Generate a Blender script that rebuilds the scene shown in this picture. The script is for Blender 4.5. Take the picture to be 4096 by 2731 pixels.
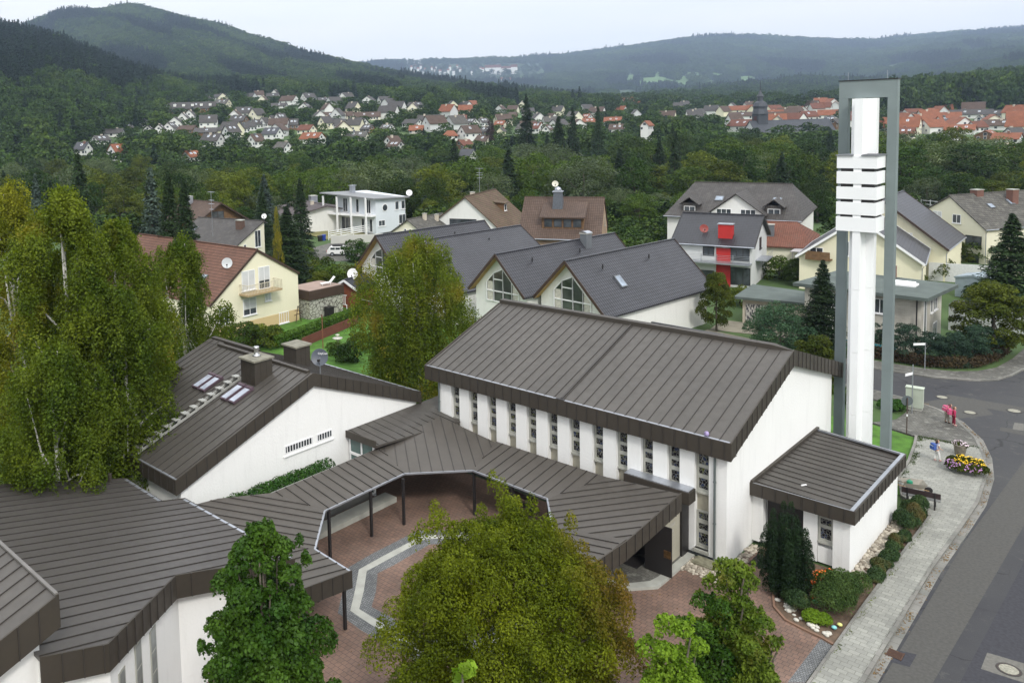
import bpy, math, random
import numpy as np
from mathutils import Vector, Matrix
C = bpy.context.scene
for o in list(bpy.data.objects): bpy.data.objects.remove(o)
random.seed(7); rng = np.random.default_rng(7)
# ------------------------------------------------------------------ camera (church-aligned world, metres)
F = 3313.; PX, PY = 1474., 754.; H = 21.0
_p, _r = math.radians(4.65), 0.0283
_fw = np.array([0, math.cos(_p), -math.sin(_p)]); _r0 = np.array([1., 0, 0]); _u0 = np.cross(_r0, _fw)
_R = math.cos(_r)*_r0 - math.sin(_r)*_u0; _U = math.cos(_r)*_u0 + math.sin(_r)*_r0
_ex = np.array([.6955, -.7185, 0]); _ex /= np.linalg.norm(_ex); _ey = np.array([-_ex[1], _ex[0], 0])
_M = np.stack([_ex, _ey, [0, 0, 1]])
R_, U_, W_ = _M@_R, _M@_U, _M@_fw
WH = np.array([W_[0], W_[1], 0]); WH /= np.linalg.norm(WH); RH = np.array([WH[1], -WH[0], 0])
CO = np.array([0, 0, H])
K = 4096/2352.
cd = bpy.data.cameras.new('camera'); cam = bpy.data.objects.new('camera', cd); C.collection.objects.link(cam)
cam.matrix_world = Matrix([[R_[0], U_[0], -W_[0], 0], [R_[1], U_[1], -W_[1], 0], [R_[2], U_[2], -W_[2], H], [0, 0, 0, 1]])
cd.sensor_width = 36; cd.lens = 36*F/4096; cd.shift_x = (2048-PX)/4096; cd.shift_y = -(1365.5-PY)/4096
cd.clip_start = 0.5; cd.clip_end = 30000
C.camera = cam
# ------------------------------------------------------------------ sky, sun, exposure (bright overcast)
SUN = Vector((0.86, -0.51, 0.0)).normalized(); SEL = math.radians(43)
w = bpy.data.worlds.new('World'); C.world = w; w.use_nodes = True
nt = w.node_tree; N = nt.nodes; L = nt.links
bg = N['Background']
sky = N.new('ShaderNodeTexSky'); sky.sky_type = 'NISHITA'; sky.sun_disc = False
sky.sun_elevation = SEL; sky.sun_rotation = math.atan2(SUN.x, SUN.y); sky.dust_density = 2
tc = N.new('ShaderNodeTexCoord'); sp = N.new('ShaderNodeSeparateXYZ'); L.new(tc.outputs['Generated'], sp.inputs[0])
mp = N.new('ShaderNodeMapping'); mp.inputs['Scale'].default_value = (1.2, 1.2, 7); L.new(tc.outputs['Generated'], mp.inputs[0])
nz = N.new('ShaderNodeTexNoise'); nz.inputs['Scale'].default_value = 1.6; nz.inputs['Detail'].default_value = 5; L.new(mp.outputs[0], nz.inputs[0])
cr = N.new('ShaderNodeValToRGB'); cr.color_ramp.elements[0].position = .36; cr.color_ramp.elements[1].position = .62
cr.color_ramp.elements[0].color = (0.90, 0.94, 0.99, 1); cr.color_ramp.elements[1].color = (1.0, 1.0, 1.0, 1); L.new(nz.outputs['Fac'], cr.inputs[0])
el = N.new('ShaderNodeValToRGB'); e = el.color_ramp.elements; e[0].position = 0.0; e[0].color = (.28, .28, .28, 1); e[1].position = 1; e[1].color = (.52, .52, .52, 1)
x = el.color_ramp.elements.new(.12); x.color = (.275, .275, .275, 1)
L.new(sp.outputs['Z'], el.inputs[0])
ml = N.new('ShaderNodeMix'); ml.data_type = 'RGBA'; ml.blend_type = 'MULTIPLY'; ml.inputs[0].default_value = 1
L.new(cr.outputs[0], ml.inputs[6]); L.new(el.outputs[0], ml.inputs[7])
SKYK = 0.08
sc = N.new('ShaderNodeVectorMath'); sc.operation = 'SCALE'; sc.inputs['Scale'].default_value = 3.2/SKYK; L.new(ml.outputs[2], sc.inputs[0])
mx = N.new('ShaderNodeMix'); mx.data_type = 'RGBA'; mx.inputs[0].default_value = .93
L.new(sky.outputs[0], mx.inputs[6]); L.new(sc.outputs[0], mx.inputs[7]); L.new(mx.outputs[2], bg.inputs[0]); bg.inputs[1].default_value = SKYK
sl = bpy.data.lights.new('sun', 'SUN'); sl.energy = 1.5; sl.angle = math.radians(11); sl.color = (1, .96, .9)
so = bpy.data.objects.new('sun', sl); C.collection.objects.link(so)
sd = Vector((SUN.x*math.cos(SEL), SUN.y*math.cos(SEL), math.sin(SEL)))
so.rotation_euler = sd.to_track_quat('Z', 'Y').to_euler()
C.view_settings.view_transform = 'Standard'; C.view_settings.look = 'None'; C.view_settings.exposure = .48; C.view_settings.gamma = 1
C.render.engine = 'CYCLES'; C.cycles.max_bounces = 6; C.cycles.diffuse_bounces = 3; C.cycles.volume_bounces = 0; C.cycles.transparent_max_bounces = 8
# ------------------------------------------------------------------ measuring helpers (source pixels -> real planes)
def ray(x, y): return R_*(x-PX)/F - U_*(y-PY)/F + W_
def hit(x, y, ax, val):
    d = ray(x, y); return CO + d*((val-CO[ax])/d[ax])
def hitp(x, y, n, c):
    n = np.array(n, float); d = ray(x, y); return CO + d*((c-n@CO)/(n@d))
def G(x, y, z=0.0): return hit(x, y, 2, z)
def proj(p):
    v = np.array(p, float)-CO; q = v@W_; return PX+F*(v@R_)/q, PY-F*(v@U_)/q
def above(p, y):
    lo, hi = -30., 300.
    for _ in range(45):
        m = (lo+hi)/2
        if proj((p[0], p[1], m))[1] > y: lo = m
        else: hi = m
    return m
def fl(D, xv):                                   # horizontal point at forward distance D in photo column xv (2352-wide)
    return WH*D + RH*(D*(xv-846)/1902.)
def yh(xv): return 278-.0283*(xv-846)
# ------------------------------------------------------------------ materials
MATS = {}
def newmat(name):
    m = bpy.data.materials.new(name); m.use_nodes = True
    return m, m.node_tree.nodes, m.node_tree.links, m.node_tree.nodes['Principled BSDF']
def col(c): return (c[0], c[1], c[2], 1)
def uvn(N): n = N.new('ShaderNodeUVMap'); n.uv_map = 'UVMap'; return n
def mixc(N, L, fac, a, b, mode='MIX'):
    m = N.new('ShaderNodeMix'); m.data_type = 'RGBA'; m.blend_type = mode
    for s, v in ((0, fac), (6, a), (7, b)):
        if isinstance(v, (int, float)): m.inputs[s].default_value = v
        elif isinstance(v, tuple): m.inputs[s].default_value = col(v)
        else: L.new(v, m.inputs[s])
    return m.outputs[2]
def noise(N, L, scale, detail=4, coord=None, rough=.5):
    n = N.new('ShaderNodeTexNoise'); n.inputs['Scale'].default_value = scale; n.inputs['Detail'].default_value = detail; n.inputs['Roughness'].default_value = rough
    if coord is None:
        t = N.new('ShaderNodeTexCoord'); L.new(t.outputs['Object'], n.inputs[0])
    else: L.new(coord, n.inputs[0])
    return n.outputs['Fac']
def ramp(N, L, f, p0, p1, c0=(0, 0, 0), c1=(1, 1, 1)):
    r = N.new('ShaderNodeValToRGB'); r.color_ramp.elements[0].position = p0; r.color_ramp.elements[1].position = p1
    r.color_ramp.elements[0].color = col(c0); r.color_ramp.elements[1].color = col(c1); L.new(f, r.inputs[0]); return r.outputs[0]
def bump(N, L, P, h, s=.3, d=.02):
    b = N.new('ShaderNodeBump'); b.inputs['Strength'].default_value = s; b.inputs['Distance'].default_value = d
    L.new(h, b.inputs['Height']); L.new(b.outputs[0], P.inputs['Normal'])
def plain(name, c, rough=.7, metal=0, var=.12, scale=1.5, bmp=0, bscale=30, spec=.4):
    if name in MATS: return MATS[name]
    m, N, L, P = newmat(name)
    f = ramp(N, L, noise(N, L, scale, 5), .3, .7)
    a = tuple(v*(1-var) for v in c); b = tuple(min(1, v*(1+var)) for v in c)
    L.new(mixc(N, L, f, a, b), P.inputs['Base Color'])
    P.inputs['Roughness'].default_value = rough; P.inputs['Metallic'].default_value = metal; P.inputs['Specular IOR Level'].default_value = spec
    if bmp: bump(N, L, P, noise(N, L, bscale, 3), bmp, .03)
    MATS[name] = m; return m
def plaster(name, c, dirt=.12):
    if name in MATS: return MATS[name]
    m, N, L, P = newmat(name)
    t = N.new('ShaderNodeTexCoord'); mpp = N.new('ShaderNodeMapping'); mpp.inputs['Scale'].default_value = (1.6, 1.6, .22); L.new(t.outputs['Object'], mpp.inputs[0])
    f = ramp(N, L, noise(N, L, 1.9, 7, mpp.outputs[0]), .54, .8)
    g = ramp(N, L, noise(N, L, .35, 4), .3, .75)
    c1 = mixc(N, L, g, c, tuple(v*.95 for v in c))
    c2 = mixc(N, L, f, c1, tuple(v*(1-dirt) for v in c))
    L.new(c2, P.inputs['Base Color']); P.inputs['Roughness'].default_value = .9; P.inputs['Specular IOR Level'].default_value = .2
    bump(N, L, P, noise(N, L, 9, 6, None, .7), .6, .03)
    MATS[name] = m; return m
def brick(name, c1, c2, mortar, bw, bh, ms=.012, rough=.8, off=.5, bmp=.4, scale=1., vari=.35, weather=None):
    if name in MATS: return MATS[name]
    m, N, L, P = newmat(name)
    u = uvn(N); b = N.new('ShaderNodeTexBrick'); b.offset = off; b.inputs['Scale'].default_value = 1; L.new(u.outputs[0], b.inputs['Vector'])
    b.inputs['Brick Width'].default_value = bw; b.inputs['Row Height'].default_value = bh; b.inputs['Mortar Size'].default_value = ms; b.inputs['Mortar Smooth'].default_value = .4
    b.inputs['Color1'].default_value = col(c1); b.inputs['Color2'].default_value = col(c2); b.inputs['Mortar'].default_value = col(mortar); b.inputs['Bias'].default_value = 0
    f = ramp(N, L, noise(N, L, .5, 6, u.outputs[0]), .3, .72)
    k = mixc(N, L, f, (1-vari,)*3, (1+vari*.6,)*3)
    o = mixc(N, L, 1.0, b.outputs[0], k, 'MULTIPLY')
    if weather:
        f2 = ramp(N, L, noise(N, L, 2.2, 8, u.outputs[0], .7), .52, .68); o = mixc(N, L, f2, o, weather)
    L.new(o, P.inputs['Base Color']); P.inputs['Roughness'].default_value = rough; P.inputs['Specular IOR Level'].default_value = .3
    iv = N.new('ShaderNodeMath'); iv.operation = 'SUBTRACT'; iv.inputs[0].default_value = 1; L.new(b.outputs['Fac'], iv.inputs[1])
    bump(N, L, P, iv.outputs[0], bmp, .03)
    MATS[name] = m; return m
def tiles(name, c, gloss=.45, row=.36, wd=.3, weather=None, spec=.4):
    # clay or concrete tiles: each row steps up at its lower edge, each tile rounds across
    if name in MATS: return MATS[name]
    m, N, L, P = newmat(name); u = uvn(N)
    b = N.new('ShaderNodeTexBrick'); b.offset = 0; b.inputs['Scale'].default_value = 1; L.new(u.outputs[0], b.inputs['Vector'])
    b.inputs['Brick Width'].default_value = wd; b.inputs['Row Height'].default_value = row; b.inputs['Mortar Size'].default_value = .022; b.inputs['Mortar Smooth'].default_value = .3
    b.inputs['Color1'].default_value = col(tuple(v*.88 for v in c)); b.inputs['Color2'].default_value = col(tuple(min(1, v*1.12) for v in c)); b.inputs['Mortar'].default_value = col(tuple(v*.45 for v in c))
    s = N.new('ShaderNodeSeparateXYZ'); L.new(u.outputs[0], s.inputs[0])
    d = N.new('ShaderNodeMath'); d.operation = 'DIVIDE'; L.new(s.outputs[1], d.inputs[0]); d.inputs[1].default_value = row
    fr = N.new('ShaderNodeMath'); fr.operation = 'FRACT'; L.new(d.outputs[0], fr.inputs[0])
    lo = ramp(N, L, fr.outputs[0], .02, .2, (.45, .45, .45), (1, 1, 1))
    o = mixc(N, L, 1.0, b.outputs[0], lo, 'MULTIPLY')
    f = ramp(N, L, noise(N, L, .35, 6, u.outputs[0]), .3, .7); o = mixc(N, L, 1.0, o, mixc(N, L, f, (.82,)*3, (1.12,)*3), 'MULTIPLY')
    if weather:
        f2 = ramp(N, L, noise(N, L, 1.1, 9, u.outputs[0], .75), .5, .7); o = mixc(N, L, f2, o, weather)
    L.new(o, P.inputs['Base Color']); P.inputs['Roughness'].default_value = gloss; P.inputs['Specular IOR Level'].default_value = spec
    d2 = N.new('ShaderNodeMath'); d2.operation = 'MULTIPLY'; L.new(s.outputs[0], d2.inputs[0]); d2.inputs[1].default_value = 2*math.pi/wd
    sn = N.new('ShaderNodeMath'); sn.operation = 'SINE'; L.new(d2.outputs[0], sn.inputs[0])
    a = N.new('ShaderNodeMath'); a.operation = 'MULTIPLY_ADD'; L.new(sn.outputs[0], a.inputs[0]); a.inputs[1].default_value = .25
    iv = N.new('ShaderNodeMath'); iv.operation = 'SUBTRACT'; iv.inputs[0].default_value = 1; L.new(fr.outputs[0], iv.inputs[1]); L.new(iv.outputs[0], a.inputs[2])
    bump(N, L, P, a.outputs[0], .5, .05)
    MATS[name] = m; return m
def glassy(name, c=(.03, .035, .04), rough=.08):
    if name in MATS: return MATS[name]
    m, N, L, P = newmat(name)
    f = ramp(N, L, noise(N, L, .9, 3), .35, .65)
    L.new(mixc(N, L, f, c, tuple(v*2.2+.01 for v in c)), P.inputs['Base Color'])
    P.inputs['Roughness'].default_value = rough; P.inputs['Specular IOR Level'].default_value = .6; P.inputs['IOR'].default_value = 1.5
    MATS[name] = m; return m
def leadwork(name):
    m, N, L, P = newmat(name); u = uvn(N)
    v = N.new('ShaderNodeTexVoronoi'); v.feature = 'DISTANCE_TO_EDGE'; v.inputs['Scale'].default_value = 8.5; L.new(u.outputs[0], v.inputs[0])
    v2 = N.new('ShaderNodeTexVoronoi'); v2.inputs['Scale'].default_value = 8.5; L.new(u.outputs[0], v2.inputs[0])
    hs = N.new('ShaderNodeSeparateColor'); L.new(v2.outputs['Color'], hs.inputs[0])
    pane = mixc(N, L, ramp(N, L, hs.outputs[0], .78, .82), (.008, .006, .010), (.03, .045, .10))
    pane = mixc(N, L, ramp(N, L, hs.outputs[1], .88, .9), pane, (.09, .10, .03))
    e = ramp(N, L, v.outputs['Distance'], .035, .06); P.inputs['Specular IOR Level'].default_value = .15
    L.new(mixc(N, L, e, (.27, .27, .24), pane), P.inputs['Base Color']); P.inputs['Roughness'].default_value = .45
    iv = N.new('ShaderNodeMath'); iv.operation = 'SUBTRACT'; iv.inputs[0].default_value = 1; L.new(e, iv.inputs[1]); bump(N, L, P, iv.outputs[0], .6, .02)
    return m
def sheet(name, c, rough=.42):
    if name in MATS: return MATS[name]
    m, N, L, P = newmat(name)
    f = ramp(N, L, noise(N, L, .35, 5), .3, .7); g = ramp(N, L, noise(N, L, 2.5, 6), .35, .75)
    o = mixc(N, L, f, tuple(v*.9 for v in c), tuple(v*1.1 for v in c)); o = mixc(N, L, g, o, mixc(N, L, 1., o, (.88, .88, .9), 'MULTIPLY'))
    L.new(o, P.inputs['Base Color']); P.inputs['Metallic'].default_value = .25; P.inputs['Specular IOR Level'].default_value = .5
    L.new(ramp(N, L, g, 0, 1, (rough, )*3, (rough+.13, )*3), P.inputs['Roughness'])
    bump(N, L, P, noise(N, L, 1.3, 2), .12, .03)
    MATS[name] = m; return m
def leafmat(name, c, c2=None, rnd=.25, trans=.25, scale=.35, c3=None):
    if name in MATS: return MATS[name]
    m, N, L, P = newmat(name)
    c2 = c2 or tuple(v*1.7 for v in c)
    c = tuple(v*.80 for v in c); c2 = tuple(v*.86 for v in c2)
    gi = N.new('ShaderNodeNewGeometry')
    f = ramp(N, L, noise(N, L, scale, 4), .35, .66)
    o = mixc(N, L, f, c, c2)
    f1 = ramp(N, L, gi.outputs['Random Per Island'], 0, 1, (1-.35, )*3, (1+.35, )*3); o = mixc(N, L, 1., o, f1, 'MULTIPLY')
    if c3:
        f3 = ramp(N, L, noise(N, L, scale*.6, 3), .55, .68); o = mixc(N, L, f3, o, c3)
    oi = N.new('ShaderNodeObjectInfo')
    k = ramp(N, L, oi.outputs['Random'], 0, 1, (1-rnd, 1-rnd, 1-rnd), (1+rnd, 1+rnd*.9, 1+rnd*.3)); o = mixc(N, L, 1., o, k, 'MULTIPLY')
    L.new(o, P.inputs['Base Color']); P.inputs['Roughness'].default_value = .6; P.inputs['Specular IOR Level'].default_value = .12
    tr = N.new('ShaderNodeBsdfTranslucent'); L.new(mixc(N, L, 1., o, (1.4, 1.5, .35), 'MULTIPLY'), tr.inputs[0])
    ms = N.new('ShaderNodeMixShader'); ms.inputs[0].default_value = trans; L.new(P.outputs[0], ms.inputs[1]); L.new(tr.outputs[0], ms.inputs[2])
    L.new(ms.outputs[0], N['Material Output'].inputs[0])
    MATS[name] = m; return m
# ------------------------------------------------------------------ object helpers
def tag(o, label=None, cat=None, group=None, kind=None):
    if label: o['label'] = label
    if cat: o['category'] = cat
    if group: o['group'] = group
    if kind: o['kind'] = kind
    return o
def thing(name, label, cat, loc=(0, 0, 0), rz=0, group=None):
    o = bpy.data.objects.new(name, None); C.collection.objects.link(o); o.empty_display_size = .3
    o.location = [float(v) for v in loc]; o.rotation_euler = (0, 0, rz); return tag(o, label, cat, group)
class MB:
    def __init__(s): s.v = []; s.f = []; s.m = []
    def add(s, vs, fs, mi=0):
        b = len(s.v); s.v += [tuple(float(c) for c in p) for p in vs]
        for f in fs: s.f.append(tuple(i+b for i in f)); s.m.append(mi)
        return s
    def box(s, x0, y0, z0, x1, y1, z1, mi=0):
        vs = [(x, y, z) for z in (z0, z1) for x, y in ((x0, y0), (x1, y0), (x1, y1), (x0, y1))]
        return s.add(vs, [(3, 2, 1, 0), (4, 5, 6, 7), (0, 1, 5, 4), (1, 2, 6, 5), (2, 3, 7, 6), (3, 0, 4, 7)], mi)
    def prism(s, pts, z0, z1, mi=0):             # z0/z1 number or list
        n = len(pts); a = [z0]*n if np.isscalar(z0) else z0; b = [z1]*n if np.isscalar(z1) else z1
        A = sum(pts[i][0]*pts[(i+1) % n][1]-pts[(i+1) % n][0]*pts[i][1] for i in range(n))
        idx = list(range(n)) if A > 0 else list(range(n))[::-1]
        vs = [(pts[i][0], pts[i][1], a[i]) for i in idx]+[(pts[i][0], pts[i][1], b[i]) for i in idx]
        return s.add(vs, [tuple(range(n))[::-1], tuple(range(n, 2*n))]+[(i, (i+1) % n, n+(i+1) % n, n+i) for i in range(n)], mi)
    def slab(s, pts, t, mi=0):                   # 3D polygon (top), thickness t straight down
        n = len(pts); A = sum(pts[i][0]*pts[(i+1) % n][1]-pts[(i+1) % n][0]*pts[i][1] for i in range(n))
        if A < 0: pts = pts[::-1]
        vs = [(p[0], p[1], p[2]-t) for p in pts]+[tuple(p) for p in pts]
        return s.add(vs, [tuple(range(n))[::-1], tuple(range(n, 2*n))]+[(i, (i+1) % n, n+(i+1) % n, n+i) for i in range(n)], mi)
    def bar(s, a, b, w, h=None, mi=0, up=(0, 0, 1)):   # rectangular bar from a to b
        h = h or w; a = np.array(a, float); b = np.array(b, float); d = b-a; d /= np.linalg.norm(d)+1e-9
        u = np.array(up, float)
        if abs(d@u) > .98: u = np.array((1., 0, 0))
        r = np.cross(d, u); r /= np.linalg.norm(r); u = np.cross(r, d)
        vs = [p+r*i*w/2+u*j*h/2 for p in (a, b) for i, j in ((-1, -1), (1, -1), (1, 1), (-1, 1))]
        return s.add(vs, [(0, 1, 2, 3), (7, 6, 5, 4), (0, 4, 5, 1), (1, 5, 6, 2), (2, 6, 7, 3), (3, 7, 4, 0)], mi)
    def tube(s, pts, rs, n=8, mi=0, caps=True):
        pts = [np.array(p, float) for p in pts]
        if np.isscalar(rs): rs = [rs]*len(pts)
        rings = []
        for i, p in enumerate(pts):
            d = pts[min(i+1, len(pts)-1)]-pts[max(i-1, 0)]; d = d/(np.linalg.norm(d)+1e-9)
            u = np.array((0, 0, 1.)) if abs(d[2]) < .9 else np.array((1., 0, 0))
            r = np.cross(d, u); r /= np.linalg.norm(r); u = np.cross(r, d)
            rings += [p+rs[i]*(r*math.cos(a)+u*math.sin(a)) for a in (2*math.pi*k/n for k in range(n))]
        fs = [(i*n+k, i*n+(k+1) % n, (i+1)*n+(k+1) % n, (i+1)*n+k) for i in range(len(pts)-1) for k in range(n)]
        if caps: fs += [tuple(range(n))[::-1], tuple(range((len(pts)-1)*n, len(pts)*n))]
        return s.add(rings, fs, mi)
    def lathe(s, prof, c=(0, 0, 0), n=16, mi=0, ax=(0, 0, 1), sx=1, sy=1):   # prof (r, z)
        a = Vector(ax).to_track_quat('Z', 'Y').to_matrix(); vs = []
        for r, z in prof:
            for k in range(n):
                t = 2*math.pi*k/n; p = a@Vector((r*math.cos(t)*sx, r*math.sin(t)*sy, z)); vs.append((p.x+c[0], p.y+c[1], p.z+c[2]))
        m = len(prof); fs = [(i*n+k, i*n+(k+1) % n, (i+1)*n+(k+1) % n, (i+1)*n+k) for i in range(m-1) for k in range(n)]
        fs += [tuple(range(n))[::-1], tuple(range((m-1)*n, m*n))]
        return s.add(vs, fs, mi)
    def xf(s, M):
        s.v = [tuple(M@Vector(p)) for p in s.v]; return s
    def build(s, name, mats, parent=None, smooth=False, local=False, bev=0):
        me = bpy.data.meshes.new(name); v = np.array(s.v, float)
        if parent is not None and not local: v = v-np.array(parent.location)
        me.from_pydata([tuple(p) for p in v], [], s.f); me.validate()
        if not isinstance(mats, (list, tuple)): mats = [mats]
        for m in mats: me.materials.append(m)
        if len(me.polygons) == len(s.m): me.polygons.foreach_set('material_index', s.m)
        uvauto(me, v)
        if smooth: me.polygons.foreach_set('use_smooth', [True]*len(me.polygons))
        o = bpy.data.objects.new(name, me); C.collection.objects.link(o)
        if parent is not None: o.parent = parent
        if bev:
            b = o.modifiers.new('bevel', 'BEVEL'); b.width = bev; b.segments = 2; b.limit_method = 'ANGLE'
        return o
def uvauto(me, v=None):
    me.update(); uv = me.uv_layers.new(name='UVMap'); dat = np.zeros((len(me.loops), 2))
    for p in me.polygons:
        n = p.normal; t = Vector((-n.y, n.x, 0))
        if t.length < 1e-3: t = Vector((1, 0, 0))
        t.normalize(); b = n.cross(t)
        for li in p.loop_indices:
            c = me.vertices[me.loops[li].vertex_index].co; dat[li] = (c.dot(t), c.dot(b))
    uv.data.foreach_set('uv', dat.ravel())
def dup(root, loc=None, rz=None, label=None, group=None, scale=None):
    r = root.copy(); C.collection.objects.link(r)
    if loc is not None: r.location = [float(q) for q in loc]
    if rz is not None: r.rotation_euler = (0, 0, rz)
    if scale is not None: r.scale = scale if not np.isscalar(scale) else (scale,)*3
    if label: r['label'] = label
    if group: r['group'] = group
    for ch in list(root.children):
        c = ch.copy(); C.collection.objects.link(c); c.parent = r
        for g in ch.children:
            d = g.copy(); C.collection.objects.link(d); d.parent = c
    return r
def npmesh(name, V, Fq, mat, parent=None, link=True, smooth=False):   # fast quad/tri mesh
    me = bpy.data.meshes.new(name); k = Fq.shape[1]
    me.vertices.add(len(V)); me.vertices.foreach_set('co', np.ascontiguousarray(V, dtype=np.float32).ravel())
    me.loops.add(Fq.size); me.loops.foreach_set('vertex_index', np.ascontiguousarray(Fq, dtype=np.int32).ravel())
    me.polygons.add(len(Fq)); me.polygons.foreach_set('loop_start', np.arange(0, Fq.size, k, dtype=np.int32))
    me.update(calc_edges=True)
    if smooth: me.polygons.foreach_set('use_smooth', np.ones(len(Fq), dtype=bool))
    me.materials.append(mat)
    if not link: return me
    o = bpy.data.objects.new(name, me); C.collection.objects.link(o)
    if parent: o.parent = parent
    return o
def textmesh(name, body, size, mat, ext=.004, align='LEFT'):
    cu = bpy.data.curves.new(name, 'FONT'); cu.body = body; cu.size = size; cu.extrude = ext; cu.align_x = align
    t = bpy.data.objects.new('tmp', cu); C.collection.objects.link(t); bpy.context.view_layer.update()
    me = bpy.data.meshes.new_from_object(t.evaluated_get(bpy.context.evaluated_depsgraph_get())); bpy.data.objects.remove(t); me.name = name
    me.materials.clear(); me.materials.append(mat); o = bpy.data.objects.new(name, me); C.collection.objects.link(o); return o
def strokes(name, widths, size, mat, ext=.004):     # writing too small to read in the photo: a row of letter-high marks
    b = MB(); x = 0
    for k, w_ in enumerate(widths):
        if w_ > 0:
            b.box(x, 0, 0, x+w_*size*.28, size*.72, ext); b.box(x+w_*size*.34, 0, 0, x+w_*size*.62, size*(.72 if k % 3 else .45), ext)
        x += abs(w_)*size*.8
    return b.build(name, mat)
# common materials
M_plaster = plaster('white roughcast plaster', (.82, .82, .80), .10)
M_roof = sheet('brown standing seam sheet', (.080, .072, .062))
M_seam = plain('dark seam brown', (.042, .037, .033), .5)  # darker brown than the sheet, for raised seam ribs and joints
M_fascia = sheet('brown fascia sheet', (.058, .049, .038), .5)
M_zinc = plain('zinc gutter', (.42, .44, .48), .35, .7)
M_conc = plain('pale concrete', (.36, .36, .32), .9, var=.15, bmp=.3)
M_beige = plain('beige exposed panel', (.36, .34, .27), .9, var=.1, bmp=.3)
M_white = plain('white paint', (.80, .80, .80), .5, var=.03)
M_dark = plain('dark painted steel', (.02, .018, .018), .45)
M_glass = glassy('window glass'); M_lead = leadwork('leaded glass')
M_greyframe = plain('grey frame', (.13, .14, .15), .5)
M_shut = plain('light grey shutter', (.55, .56, .56), .6, var=.06)
M_curtain = plain('curtain', (.5, .48, .42), .9, var=.2, scale=4)
# ================================================================== TERRAIN
def rz_(x, y, D): return H-(y-yh(x))/1902.*D
TAB = {
 -700: [(0,0),(260,0),(450,16),(1150,260),(2000,200),(2700,300),(9000,250)],
 -300: [(0,0),(260,0),(450,14),(1150,rz_(-300,0,1150)),(2000,150),(2700,300),(9000,250)],
 0:   [(0,0),(160,0),(200,-5),(290,-5),(420,9),(1100,rz_(0,62,1100)),(1700,150),(2700,300),(9000,250)],
 150: [(0,0),(160,0),(200,-5),(290,-5),(420,9),(1050,rz_(150,100,1050)),(1700,120),(2700,rz_(150,40,2700)),(9000,200)],
 330: [(0,0),(160,0),(200,-5),(290,-5),(420,9),(620,26),(950,rz_(330,185,950)),(1500,105),(2700,rz_(330,20,2700)),(9000,200)],
 480: [(0,0),(160,0),(200,-5),(290,-5),(420,9),(700,34),(900,50),(1400,90),(2600,rz_(480,55,2600)),(9000,200)],
 700: [(0,0),(160,0),(200,-5),(290,-5),(400,7),(700,34),(1000,56),(1400,85),(2500,rz_(700,128,2500)),(4000,150),(9000,200)],
 830: [(0,0),(160,0),(200,-5),(290,-5),(400,8),(700,32),(1100,58),(2300,rz_(830,160,2300)),(3500,100),(5500,rz_(830,150,5500)),(9000,200)],
 1000:[(0,0),(160,0),(200,-5),(290,-5),(350,3),(600,26),(1000,45),(2000,rz_(1000,195,2000)),(3000,60),(4300,rz_(1000,188,4300)),(5500,rz_(1000,147,5500)),(9000,200)],
 1180:[(0,0),(160,0),(200,-5),(290,-5),(400,4),(900,32),(1700,rz_(1180,214,1700)),(2500,60),(4200,rz_(1180,185,4200)),(5500,rz_(1180,140,5500)),(9000,200)],
 1350:[(0,0),(160,0),(200,-5),(290,-5),(400,4),(900,28),(1800,42),(3000,rz_(1350,215,3000)),(4200,rz_(1350,175,4200)),(5500,rz_(1350,128,5500)),(9000,200)],
 1500:[(0,0),(160,0),(200,-5),(290,-5),(400,4),(900,26),(2000,48),(3000,rz_(1500,207,3000)),(5500,rz_(1500,106,5500)),(9000,200)],
 1640:[(0,0),(160,0),(200,-5),(290,-5),(400,4),(800,20),(2000,62),(3000,rz_(1640,200,3000)),(5500,rz_(1640,90,5500)),(9000,200)],
 1800:[(0,0),(160,0),(200,-5),(290,-5),(400,5),(800,23),(1500,38),(2200,rz_(1800,196,2200)),(2700,70),(5500,rz_(1800,96,5500)),(9000,200)],
 1980:[(0,0),(160,0),(200,-5),(290,-5),(400,5),(800,23),(1500,38),(2200,rz_(1980,190,2200)),(2700,80),(5500,rz_(1980,102,5500)),(9000,200)],
 2150:[(0,0),(160,0),(200,-5),(290,-5),(400,5),(800,23),(1500,45),(2200,80),(5500,rz_(2150,86,5500)),(9000,200)],
 2352:[(0,0),(160,0),(200,-5),(290,-5),(400,5),(800,29),(900,38),(1500,60),(5500,rz_(2352,76,5500)),(9000,200)],
 2900:[(0,0),(160,0),(200,-5),(290,-5),(400,5),(800,33),(1500,70),(5500,rz_(2900,60,5500)),(9000,200)],
 3600:[(0,0),(160,0),(200,-5),(290,-5),(400,5),(800,33),(1500,70),(5500,500),(9000,200)]}
_xs = np.array(sorted(TAB)); _gx = np.linspace(-700, 3600, 216); _gd = np.concatenate([np.linspace(0, 1400, 141)[:-1], np.geomspace(1400, 9000, 90)])
_Z = np.array([np.interp(_gd, [a for a, b in TAB[k]], [b for a, b in TAB[k]]) for k in _xs])
_T = np.array([np.interp(_gx, _xs, _Z[:, j]) for j in range(len(_gd))]).T
for _ in range(5):
    A = np.pad(_T, ((1, 1), (0, 0)), 'edge'); _T = (A[:-2]+2*A[1:-1]+A[2:])/4
for _ in range(3):
    A = np.pad(_T, ((0, 0), (1, 1)), 'edge'); _T = (A[:, :-2]+2*A[:, 1:-1]+A[:, 2:])/4
_T[:, _gd < 151] = 0
def bumps(q, D):
    return (np.sin(q*23+D*.004)*np.cos(D*.0061+q*9)+.5*np.sin(q*61+D*.011+1)+.4*np.cos(q*37-D*.017))
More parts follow.
